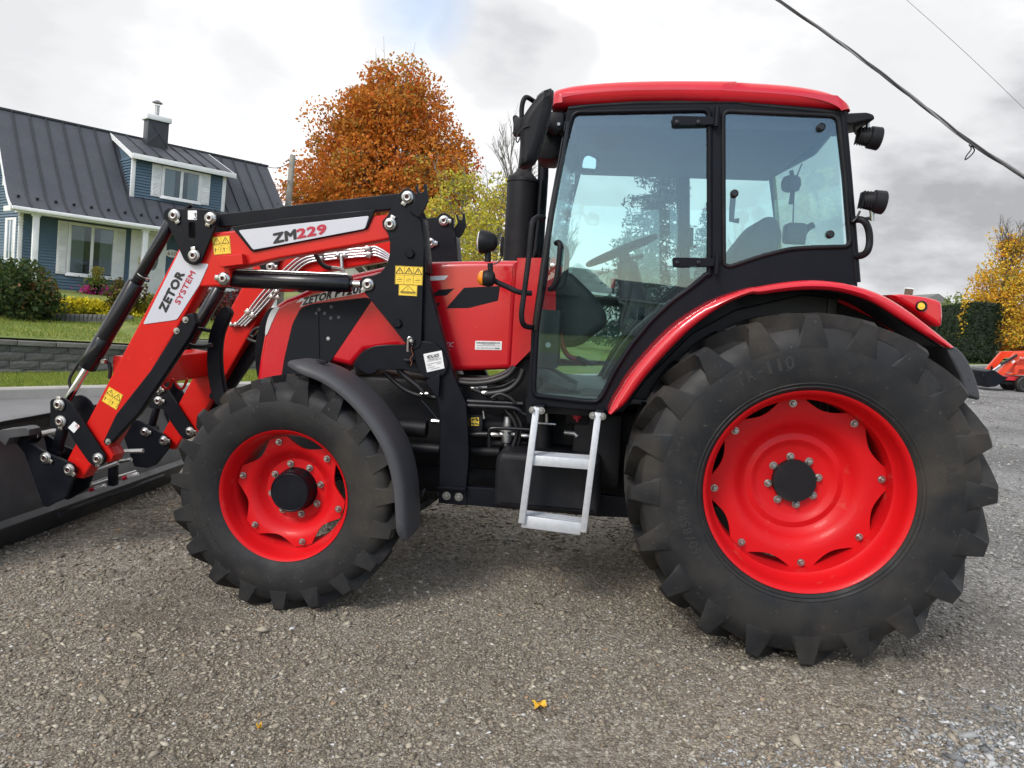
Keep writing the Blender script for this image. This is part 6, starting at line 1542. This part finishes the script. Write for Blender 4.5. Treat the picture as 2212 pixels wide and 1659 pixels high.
# spruce seen through the cab glass
def spruce(base, H, W_, seed, label):
    rg = random.Random(seed); T_ = thing('spruce_tree', label, 'tree', Matrix.Translation(base)); paths = [([(0, 0, -.3), (0, 0, H * .5), (0, 0, H)], [.22, .12, .02])]; P = []
    z = .8
    while z < H:
        R_ = W_ * (1 - z / H) ** .8 + .15
        for k in range(9):
            a = rg.uniform(0, 6.283); L = R_ * rg.uniform(.75, 1.1); e = Vector((L * math.cos(a), L * math.sin(a), z - L * .18 + L * L * .03)); s0 = Vector((0, 0, z)); paths.append(([s0, s0.lerp(e, .5) + Vector((0, 0, -.05 * L)), e], [.03, .02, .008]))
            m_ = int(30 * L)
            for i in range(m_):
                t = rg.uniform(.12, 1); q = s0.lerp(e, t); sp = .30 * (1.1 - t) + .10
                P.append((q.x + rg.uniform(-sp, sp), q.y + rg.uniform(-sp, sp), q.z - rg.uniform(0, .30)))
        z += rg.uniform(.26, .36)
    P = np.array(P); cols = palette(len(P), [(.018, .042, .028), (.028, .060, .038), (.012, .030, .022), (.04, .07, .045)], [.35, .3, .25, .1])
    obj('trunk', limb_mesh(paths), 'bark', T_); obj('crown', leaves_mesh(P, RNG.uniform(.08, .15, len(P)), cols, 0, .3), 'leafy', T_); return T_
b = wD('V', 1400, 620, 30.0); gb = ground_at(b); spruce(gb, 9.5, 2.6, 4, 'tall dark blue-green spruce seen through the cab door glass')
b = wD('V', 1515, 620, 40.0); gb = ground_at(b); spruce(gb, 8.0, 1.6, 14, 'narrow spruce behind the cab door pillar')

def shrub(name, label, base, rx, ry, h, pal, w, n, leaf, seed, cat='shrub', lump=14, group=None, stems=True):
    rn = np.random.default_rng(seed); T_ = thing(name, label, cat, Matrix.Translation(base), group)
    C = np.stack([rn.uniform(-rx, rx, lump), rn.uniform(-ry, ry, lump), rn.uniform(.25, .85, lump) * h], 1); k = rn.integers(0, lump, n)
    d = rn.normal(0, 1, (n, 3)); d /= np.linalg.norm(d, axis=1)[:, None]; rr = rn.uniform(.5, 1.05, n)[:, None] * np.array([rx * .42, ry * .5, h * .33]); P = C[k] + d * rr; P[:, 2] = np.clip(P[:, 2], .02, h * 1.1)
    pal = np.array(pal); w = np.array(w, float); w /= w.sum(); own = pal[rn.choice(len(pal), lump, p=w)][k]; rnd = pal[rn.choice(len(pal), n, p=w)]
    cols = np.where(rn.uniform(0, 1, (n, 1)) < .5, rnd, own) * rn.uniform(.7, 1.25, (n, 1))
    if stems: obj('stem', limb_mesh([([(0, 0, -.1), tuple(c * np.array([.5, .5, .5])), tuple(c)], [.02, .014, .006]) for c in C]), 'bark', T_)
    obj('foliage', leaves_mesh(P, rn.uniform(leaf * .7, leaf * 1.3, n), cols), 'leafy', T_); return T_
def lawn_pt(k, x, y):                      # where a view ray meets the upper lawn
    d = wray(k, x, y); t = 6.0
    while t < 60:
        p = CAMW + d * t; n = p.x * UY - p.y * UX; s = p.x * UX + p.y * UY
        if n < N_WALL and p.z <= lawn_z(s, n, p): return p
        t += .05
    return CAMW + d * 20
p = lawn_pt('N', 150, 765)
hgt = lambda k, x, y0, y1, D: (wD(k, x, y1, D).z - wD(k, x, y0, D).z)
Dp = (p - CAMW).dot(TILT.to_3x3() @ CF)
shrub('shrub', 'large dark green rounded shrub in front of the blue house porch', p + Vector((-.45, .0, 0)), 1.05, .8, hgt('N', 150, 765, 225, Dp), [(.050, .082, .024), (.072, .110, .032), (.032, .058, .018), (.11, .12, .035), (.16, .085, .03)], [.35, .3, .2, .1, .05], 9000, .055, 21, lump=26)
p = lawn_pt('N', 720, 770); Dp = (p - CAMW).dot(TILT.to_3x3() @ CF)
hp = hgt('N', 720, 770, 575, Dp)
T_ = shrub('hedge', 'clipped golden yellow hedge in the flower bed below the porch', p + Vector((0.1, .25, 0)), 1.35, .35, hp, [(.66, .56, .03), (.74, .64, .04), (.50, .44, .03), (.28, .28, .03)], [.38, .32, .2, .1], 8000, .045, 22, 'hedge', 30)
T_.rotation_euler = (0, 0, math.atan2(UY, UX) - .35)
p2 = lawn_pt('N', 1170, 760)
shrub('shrub', 'straggly reddish-brown shrub beside the golden hedge', p2 + HU * .35 + HV * .5, .4, .3, .85, [(.12, .06, .02), (.10, .09, .025), (.20, .17, .03), (.06, .07, .02)], [.3, .3, .2, .2], 1500, .045, 23)
shrub('shrub', 'low yellow-green shrub behind the loader arm below the house', p2 + HU * 1.2 + HV * .3, .5, .3, .62, [(.28, .26, .03), (.15, .18, .03), (.34, .28, .03)], [.4, .3, .3], 2000, .045, 24)
shrub('shrub', 'dark red shrub in the bed seen between the loader arms', p2 + HU * 2.8 + HV * .6, .5, .35, .9, [(.16, .03, .03), (.10, .03, .025), (.20, .05, .04)], [.4, .3, .3], 2200, .05, 25)
shrub('shrub', 'young upright green plant at the porch edge by the door', HM @ Vector((3.5, -.3, -3.3)), .18, .15, .95, [(.09, .12, .03), (.14, .16, .04)], [.6, .4], 500, .05, 26)
# bed edging stones
ed = thing('bed_edging', 'row of grey edging stones along the flower bed', 'edging', Matrix.Identity(4))
p0, p1 = lawn_pt('N', 330, 778), lawn_pt('N', 1330, 800); m_ = 22
em = [block_mesh((p1 - p0).length / m_ - .01, .16, .16, 40 + k, .015) for k in range(4)]
for i in range(m_):
    o = link(bpy.data.objects.new('stone', em[i % 4]), ed); q = p0.lerp(p1, (i + .5) / m_); o.location = q + Vector((0, 0, -.04)); o.rotation_euler = (0, 0, math.atan2(p1.y - p0.y, p1.x - p0.x))
# planter with petunias on the porch edge
pu, pw = hv('N', 1000, 430, -.12); pl = thing('flower_planter', 'black pot of magenta petunias and yellow grass on the porch edge', 'planter', HM @ Matrix.Translation((pu, .22, -2.72)))
lathe('pot', [(0, 0), (.16, 0), (.22, .34), (.235, .36), (.22, .37), (.20, .34), (0, .33)], 'black_plastic', pl, 20, 'Z')
rn = np.random.default_rng(5)
P = rn.normal(0, 1, (900, 3)) * np.array([.20, .16, .12]) + np.array([0, 0, .42]); obj('foliage', leaves_mesh(P, rn.uniform(.025, .05, 900), palette(900, [(.10, .15, .03), (.2, .24, .05), (.05, .08, .02)], [.5, .3, .2])), 'leafy', pl)
P = np.concatenate([rn.normal(0, 1, (260, 3)) * np.array([.15, .10, .14]) + np.array([-.30, -.15, .08]), rn.normal(0, 1, (200, 3)) * np.array([.12, .10, .13]) + np.array([.30, -.15, .10])]); obj('petunias', leaves_mesh(P, rn.uniform(.03, .055, len(P)), palette(len(P), [(.50, .02, .22), (.62, .04, .30), (.10, .14, .03)], [.4, .35, .25]), .3, .9), 'leafy', pl)
a = rn.uniform(0, 6.283, 900); rr = rn.uniform(0, .26, 900); hh = rn.uniform(.45, 1.0, 900); P = np.stack([rr * np.cos(a) * hh, rr * np.sin(a) * hh, hh], 1); obj('grass_plume', leaves_mesh(P, rn.uniform(.03, .06, 900), palette(900, [(.34, .30, .04), (.24, .24, .04), (.42, .34, .06)], [.4, .3, .3]), 2, .15), 'leafy', pl)

# grass blades on the verge and the lawn edge: one mass
def blades(name, s0, s1, n0, n1, cnt, zf, h=.06):
    s = RNG.uniform(s0, s1, cnt); n = RNG.uniform(n0, n1, cnt); x = s * UX + n * UY; y = s * UY - n * UX; z = np.array([zf(a, b_, Vector((c, d, 0))) for a, b_, c, d in zip(s, n, x, y)])
    a = RNG.uniform(0, 6.283, cnt); hh = RNG.uniform(.5, 1.3, cnt) * h; wd = .008; lx, ly = RNG.normal(0, .35, cnt) * hh, RNG.normal(0, .35, cnt) * hh
    V = np.stack([np.stack([x - wd * np.cos(a), y - wd * np.sin(a), z - .01], 1), np.stack([x + wd * np.cos(a), y + wd * np.sin(a), z - .01], 1), np.stack([x + lx, y + ly, z + hh], 1)], 1).reshape(-1, 3)
    F = np.arange(cnt * 3).reshape(-1, 3); me = bpy.data.meshes.new(name); me.vertices.add(len(V)); me.vertices.foreach_set('co', V.astype(np.float32).ravel()); me.loops.add(F.size); me.loops.foreach_set('vertex_index', F.astype(np.int32).ravel()); me.polygons.add(cnt); me.polygons.foreach_set('loop_start', np.arange(0, F.size, 3, dtype=np.int32)); me.update(calc_edges=True)
    at_ = me.attributes.new('Col', 'FLOAT_COLOR', 'POINT'); c = np.ones((cnt, 3, 4), np.float32); c[..., :3] = palette(cnt, [(.17, .24, .036), (.23, .29, .05), (.32, .31, .07), (.12, .18, .03)], [.35, .3, .2, .15])[:, None, :]; at_.data.foreach_set('color', c.ravel())
    return kind(obj(name, me, 'leafy'), 'stuff')
blades('grass', -3, 9, N_WALL + .05, N_CURB - .2, 42000, verge_z, .06)
blades('grass', -4, 8, -24, N_WALL - .2, 45000, lawn_z, .06)
# ================================================================== POLES, CABLES, FAR RIGHT
mat('pole_wood', (.30, .28, .25), .85, var=(4, (.20, .185, .165), .4, .7), bump=(12, .5, .02))
mat('cable_black', (.02, .02, .022), .6)
pt_, pb_ = wD('A', 2125, 482, 36.0), wD('A', 2093, 830, 36.0); gp = ground_at(pb_ + (pb_ - pt_) * 2.0)
dirp = (pt_ - pb_).normalized(); L = (pt_.z - gp.z) / dirp.z; base = pt_ - dirp * L
pole = thing('utility_pole', 'weathered grey wooden utility pole in front of the orange maple', 'utility pole', Matrix.Translation(base))
q = pt_ - base; tube('shaft', [-q * .02, q * .5, q], [.19, .16, .13], 'pole_wood', pole, 12)
tube('insulator_arm', [q * .97 + Vector((-.35, 0, -.1)), q * .97 + Vector((.2, 0, .05))], .025, 'cable_black', pole, 6)
def sag(a, b, n, s): return [a.lerp(b, i / n) + Vector((0, 0, -s * 4 * (i / n) * (1 - i / n))) for i in range(n + 1)]
tag(tube('service_wire', sag(HM @ Vector((9.7, 4.5, 3.62)), pt_ + Vector((-.05, 0, -.3)), 12, .25), .016, 'cable_black'), 'thin black service wire from the house ridge to the wooden pole', 'wire')
tag(tube('service_wire', sag(HM @ Vector((9.7, 2.4, 1.8)), pt_ + Vector((-.05, 0, -1.0)), 12, .3), .012, 'cable_black'), 'thin black wire from the wooden pole down to the house eave', 'wire')
# twisted overhead cable in the top right corner
mc = [wD('V', x, y, D) for x, y, D in ((1680, 0, 7.6), (1800, 82, 7.1), (1900, 156, 6.7), (2000, 233, 6.3), (2100, 310, 5.9), (2212, 381, 5.5))]
ca, cb = mc[0], mc[-1]
cable = thing('overhead_cable', 'thick twisted black overhead service cable with a loose tie', 'cable', Matrix.Translation(ca))
axis = smooth([ca + (ca - mc[1]) * k for k in (4, 2.5, 1.2)] + mc + [cb + (cb - mc[-2]) * k for k in (1.2, 2.5, 4)], 20); axis = [Vector(p) for p in axis]; dd = (cb - ca).normalized(); e1_ = dd.orthogonal().normalized(); e2_ = dd.cross(e1_)
for j in range(3):
    pts = []
    for i, p in enumerate(axis):
        a_ = i * .16 + j * 2.094; pts.append(p - ca + (e1_ * math.cos(a_) + e2_ * math.sin(a_)) * .0085)
    tube('strand', pts, .0088, 'cable_black' if j < 2 else 'ink_grey', cable, 6)
lp = [wD('V', x, y, 5.9) - ca for x, y in ((2093, 312), (2098, 322), (2088, 336), (2085, 345), (2095, 338), (2105, 325), (2098, 314))]
tube('cable_tie', smooth(lp), .005, 'cable_black', cable, 6)
tag(tube('phone_wire', [wD('V', 1900 + 62 * i, -50 + 52 * i + .9 * i * i, 9.0 - .25 * i) for i in range(-3, 9)], .0028, 'ink_grey'), 'single thin wire crossing the sky above the twisted cable', 'wire')

# ---- hedge, autumn trees, houses at the far right
def hedge_row(name, label, a, b, wd, h, n, seed):
    rn = np.random.default_rng(seed); T_ = thing(name, label, 'hedge', Matrix.Translation(a)); d = b - a; L = math.hypot(d.x, d.y); ux, uy = d.x / L, d.y / L
    t = rn.uniform(-.1, L, n); f_ = rn.uniform(0, 1, n); prof = np.where(f_ < .75, wd / 2, rn.uniform(0, wd / 2, n)); sd = rn.choice([-1, 1], n); z = np.where(f_ < .75, rn.uniform(0, h, n), h * rn.uniform(.96, 1.03, n))
    bul = 1 + .12 * np.sin(t * 2.6 + z * 1.7) + .08 * np.sin(t * 5.3); o_ = sd * prof * bul * (1 - .25 * (z / h) ** 3) + rn.normal(0, .08, n)
    endm = f_ > .94; o_[endm] = rn.uniform(-wd / 2, wd / 2, endm.sum()); t[endm] = rn.normal(-.05, .08, endm.sum()); z[endm] = rn.uniform(0, h, endm.sum())
    P = np.stack([t * ux - o_ * uy, t * uy + o_ * ux, z + t * (d.z / L)], 1); cols = palette(n, [(.016, .034, .014), (.026, .050, .020), (.012, .024, .011), (.04, .065, .025)], [.35, .3, .25, .1])
    m2 = box_mesh((0, 0, h * .48), (L, wd * .78, h * .95), None, .2); m2.transform(Matrix.Translation((d.x / 2, d.y / 2, d.z / 2)) @ Matrix.Rotation(math.atan2(uy, ux), 4, 'Z'))
    mat('hedge_core', (.012, .02, .010), .95, bump=(6, .8, .1)) if 'hedge_core' not in MATS else None
    obj('branch_mass', m2, 'hedge_core', T_); obj('foliage', leaves_mesh(P, rn.uniform(.05, .11, n), cols, 0, .5), 'leafy', T_); return T_
h0 = ground_at(wG('R', 395, 1165)); h1 = ground_at(wD('V', 1985, 745, 62.0)); hz_ = wD('V', 2085, 655, 41.0).z - h0.z
hedge_row('cedar_hedge', 'tall dark green cedar hedge beyond the street', h0, h1, 1.5, hz_, 16000, 31)
tb = ground_at(wG('R', 600, 1160)); Dm = (tb - CAMW).dot(TILT.to_3x3() @ CF); Ht = wD('V', 2125, 500, Dm).z - tb.z
tree('maple_tree', 'yellow-gold maple with bare top twigs standing beside the cedar hedge', tb, Ht, lambda t: 1.75 * (math.sin(math.pi * min(1, t * .9 + .08)) ** .7) * (1.05 - .5 * t), [(.72, .42, .035), (.78, .52, .045), (.70, .32, .03), (.55, .38, .05), (.42, .36, .05)], [.32, .26, .18, .14, .1], 100, 100, .08, 32, .15, bare=44, zlo=.20, cr=(.75, 1.3))
t2 = ground_at(wD('V', 2225, 778, 44.0))
tree('maple_tree', 'deep orange maple crowding the gold one behind the small orange tractor', t2, wD('V', 2225, 640, 44.0).z - t2.z, lambda t: 2.2 * (math.sin(math.pi * min(1, t * .9 + .1)) ** .6), [(.62, .22, .025), (.66, .28, .03), (.52, .15, .02)], [.4, .35, .25], 80, 150, .10, 33, .14, zlo=.2, cr=(.8, 1.3))
shrub('shrub', 'rounded lime green shrub on the lawn under the gold maple', ground_at(wD('R', 840, 1035, 58.0)), 1.4, .8, .9, [(.26, .30, .04), (.20, .24, .04)], [.5, .5], 1500, .09, 34)
shrub('shrub', 'pale green bush showing above the cedar hedge', ground_at(wD('V', 2058, 700, 66.0)), 1.2, 1.0, 4.6, [(.16, .22, .06), (.22, .27, .09)], [.5, .5], 2500, .12, 35, lump=20)
mat('roof_grey', (.16, .16, .155), .8, var=(2, (.12, .12, .12), .4, .7), bump=(10, .3, .03)); mat('wall_buff', (.36, .34, .27), .8); mat('brick_brown', (.14, .085, .06), .85, bump=(8, .4, .03)); mat('wall_white', (.70, .70, .67), .7, var=(2, (.6, .6, .58), .4, .7))
def far_house(label, c, yaw, L, Dp, hw, hr, wm, rm, wins=3, chim=False, ov=.4):
    T_ = thing('house', label, 'house', Matrix.Translation(c) @ Matrix.Rotation(yaw, 4, 'Z'))
    box2('wall', (-L / 2, -Dp / 2, -.4), (L / 2, Dp / 2, hw), wm, T_, 0)
    me = pydata([(-L / 2 - ov, -Dp / 2 - ov, hw), (L / 2 + ov, -Dp / 2 - ov, hw), (L / 2 + ov, 0, hw + hr), (-L / 2 - ov, 0, hw + hr), (-L / 2 - ov, Dp / 2 + ov, hw), (L / 2 + ov, Dp / 2 + ov, hw)], [(0, 1, 2, 3), (3, 2, 5, 4), (0, 3, 4), (1, 5, 2), (0, 4, 5, 1)])
    bm = bmesh.new(); bm.from_mesh(me); bmesh.ops.recalc_face_normals(bm, faces=bm.faces); bm.to_mesh(me); bm.free(); rf_ = obj('roof', me, rm, T_)
    for z in (hw - .12,): box2('fascia', (-L / 2 - ov, -Dp / 2 - ov - .03, z), (L / 2 + ov, -Dp / 2 - ov + .02, hw + .02), 'trim_white', rf_, 0)
    for i in range(wins):
        x = -L / 2 + L * (i + .5) / wins; fr = box2('window', (x - .75, -Dp / 2 - .06, hw * .35), (x + .75, -Dp / 2 + .02, hw * .85), 'trim_white', T_, 0)
        for sgn in (-1, 1): box2('pane', (x + sgn * .36 - .30, -Dp / 2 - .075, hw * .35 + .1), (x + sgn * .36 + .30, -Dp / 2 - .06, hw * .85 - .1), 'house_glass', fr, 0)
    if chim:
        cc = box2('chimney', (L * .18, -.35, hw + hr * .5), (L * .18 + .6, .35, hw + hr + .7), 'brick_brown', rf_, 0); box2('chimney_cap', (L * .18 - .06, -.4, hw + hr + .7), (L * .18 + .66, .4, hw + hr + .85), 'trim_white', cc, 0)
    return T_
def hpos(k, x, y, D): return ground_at(wD(k, x, y, D))
yw = math.atan2(UY, UX)
c = hpos('R', 1000, 1010, 72.0); zt = wD('R', 1000, 830, 72.0).z - c.z; ze = wD('R', 1000, 955, 72.0).z - c.z
far_house('low bungalow with grey shingle roof under the autumn maples', c, yw - .75, 12, 7, max(1.8, ze), max(1.2, zt - ze), 'wall_buff', 'roof_grey', 4)
c = hpos('V', 1962, 740, 85.0); zt = wD('V', 1962, 632, 85.0).z - c.z
far_house('brown gabled house with chimney rising behind the cedar hedge', c, yw + .75, 10, 8, zt - 2.6, 2.4, 'brick_brown', 'roof_grey', 3, True)
# white neighbours across the street behind the tractor
c = hpos('V', 900, 620, 52.0); zt = wD('V', 880, 585, 52.0).z - c.z
far_house('white cottage with grey roof glimpsed above the red bonnet', c, yw, 11, 7, max(2.2, zt), 1.6, 'wall_white', 'roof_grey', 3)
c = hpos('V', 1440, 660, 48.0)
far_house('long white-sided bungalow seen through the cab glass', c, yw - .7, 13, 7, 2.5, 1.5, 'wall_white', 'roof_grey', 5)

# ---- what stands behind the photographer and shows in the cab glass and the red paint
def mirrored(x, y, D): p = at('V', x, y, D); q = TILT @ Vector((p.x, .72 - p.y, 0)); return Vector((q.x, q.y, gclamp(q.x) - .05))
c = mirrored(1245, 760, 62.0)
far_house('grey gabled house standing across the yard, mirrored in the cab door glass', c, math.pi / 2 + .1, 9, 6.2, 3.0, 2.6, 'roof_grey', 'roof_grey', 3)
c = mirrored(1480, 760, 70.0)
far_house('long white house across the yard, mirrored in the lower cab glass', c, math.pi - .15, 14, 7, 2.8, 1.8, 'wall_white', 'roof_grey', 5)
for (mx, mD, sd, lab) in ((1120, 60, 61, 'autumn tree across the yard mirrored beside the grab rail'), (1640, 66, 62, 'autumn tree across the yard mirrored in the rear side window'), (900, 56, 63, 'autumn tree across the yard mirrored in the bonnet')):
    tree('maple_tree', lab, mirrored(mx, 760, mD), 7.5, lambda t: 2.4 * math.sin(math.pi * min(1, t * .9 + .08)) ** .7, [(.34, .2, .03), (.2, .2, .04), (.4, .25, .04)], [.4, .3, .3], 45, 70, .14, sd, .15, zlo=.2)
# ---- small orange loader tractor at the far right
mat('orange_paint', (.72, .055, .014), .35, coat=.4, var=(4, (.62, .045, .01), .4, .7)); mat('pink_red', (.55, .02, .03), .4)
YT = 19.5
def RX(*pts): return xzs(YT, 'R', *pts)
ct_ = thing('compact_tractor', 'small orange compact tractor with a black front bucket parked across the lot', 'tractor', TILT @ Matrix.Translation((at('R', 1300, 1590, YT).x, YT + .5, 0)))
INV = (TILT @ Matrix.Translation((at('R', 1300, 1590, YT).x, YT + .5, 0))).inverted() @ TILT
def cpart(name, me, mn, sm=40, parent=ct_):
    if parent is ct_: pass
    me.transform(INV); return obj(name, me, mn, parent, smooth=sm)
bw = [(500, 1290), (515, 1260), (640, 1240), (770, 1330), (860, 1360), (700, 1480), (660, 1500), (520, 1512)]
bkt = cpart('bucket', plate_mesh([RX(*bw)], YT - .1, YT + 1.15, .01), 'black_paint')
cpart('bucket_hook', tube_mesh([at('R', x, y, YT) for x, y in ((492, 1310), (500, 1330), (525, 1335))], .02, 6), 'bucket_steel', parent=bkt)
la = cpart('loader_arm', plate_mesh([RX((745, 1300), (1035, 970), (1141, 965), (1500, 960), (1500, 1060), (1141, 1070), (1080, 1080), (860, 1330), (780, 1330))], YT + .1, YT + .2, .01), 'orange_paint')
cpart('loader_arm', plate_mesh([RX((745, 1300), (1035, 970), (1141, 965), (1500, 960), (1500, 1060), (1141, 1070), (1080, 1080), (860, 1330), (780, 1330))], YT + .85, YT + .95, .01), 'orange_paint')
cpart('decal', plate_mesh([RX((968, 1115), (1010, 1082), (1036, 1108), (992, 1142))], YT + .094, YT + .099, .001), 'white_decal', parent=la)
cpart('lettering', text_mesh('BLA', at('R', 1072, 1052, YT + .096), at('R', 1150, 1060, YT + .096), at('R', 1076, 1032, YT + .096), .02), 'white_decal', parent=la)
for dy, a, b, mn, r_ in ((.05, (640, 1245), (770, 1160), 'chrome', .018), (.05, (770, 1160), (1030, 1000), 'black_gloss', .035), (.8, (745, 1235), (870, 1155), 'chrome', .018), (.8, (870, 1155), (1060, 1020), 'black_gloss', .035)):
    cpart('cylinder', tube_mesh([at('R', *a, YT + dy), at('R', *b, YT + dy)], r_, 10), mn)
cpart('pin_post', tube_mesh([at('R', 627, 1180, YT + .1), at('R', 627, 1250, YT + .1)], .03, 6), 'black_paint', parent=bkt)
cpart('loader_post', plate_mesh([RX((1030, 1320), (1050, 1180), (1500, 1180), (1500, 1250), (1110, 1240), (1085, 1320))], YT + .15, YT + .25, .01), 'orange_paint')
cpart('frame_rail', plate_mesh([RX((820, 1410), (850, 1355), (1500, 1368), (1500, 1430), (1060, 1425))], YT + .25, YT + .8, .01), 'pink_red')
cpart('frame_rail', plate_mesh([RX((870, 1330), (900, 1300), (1060, 1310), (1500, 1320), (1500, 1335))], YT + .2, YT + .3, .01), 'orange_paint')
cpart('mower_deck', plate_mesh([RX((760, 1430), (1060, 1440), (1060, 1500), (800, 1470))], YT + .3, YT + .8, .01), 'engine_black')
cpart('bonnet', plate_mesh([RX((1110, 1310), (1115, 1130), (1180, 1080), (1600, 1060), (1600, 1330))], YT + .3, YT + .85, .03, 3), 'orange_paint')
wc = at('R', 1190, 1480, YT)
for dy in (.05, .85):
    tc_ = Vector((wc.x, YT + dy + .1, wc.z)); rr = (at('R', 1190, 1340, YT).z - wc.z)
    w_ = cpart('wheel', lathe_mesh([(rr * .55, -.09), (rr * .8, -.11), (rr * .97, -.08), (rr, -.03), (rr, .03), (rr * .97, .08), (rr * .8, .11), (rr * .55, .09)], 32, 'Y', tc_), 'rubber')
    cpart('rim', lathe_mesh([(0, -.05), (rr * .3, -.05), (rr * .5, -.08), (rr * .57, -.095), (rr * .57, .09), (0, .09)], 24, 'Y', tc_), 'aluminium', parent=w_)
    w2 = at('R', 1750, 1420, YT); tc2 = Vector((w2.x, YT + dy + .1, rr * 1.75)); R2 = rr * 1.75
    w_ = cpart('wheel', lathe_mesh([(R2 * .55, -.13), (R2 * .8, -.15), (R2 * .97, -.12), (R2, -.03), (R2, .03), (R2 * .97, .12), (R2 * .8, .15), (R2 * .55, .13)], 32, 'Y', tc2), 'rubber')
    cpart('rim', lathe_mesh([(0, -.05), (R2 * .5, -.08), (R2 * .57, -.12), (R2 * .57, .09), (0, .09)], 24, 'Y', tc2), 'aluminium', parent=w_)
cpart('seat', box_mesh(at('R', 1700, 1120, YT + .55), (.35, .45, .4), None, .06), 'black_plastic'); cpart('fender', box_mesh(at('R', 1700, 1260, YT + .55), (.7, 1.0, .06), None, .03), 'orange_paint'); cpart('rollbar', tube_mesh([at('R', 1820, 1200, YT + .2), at('R', 1820, 780, YT + .2), at('R', 1820, 780, YT + .9), at('R', 1820, 1200, YT + .9)], .035, 8), 'black_paint')
bpy.context.view_layer.update()
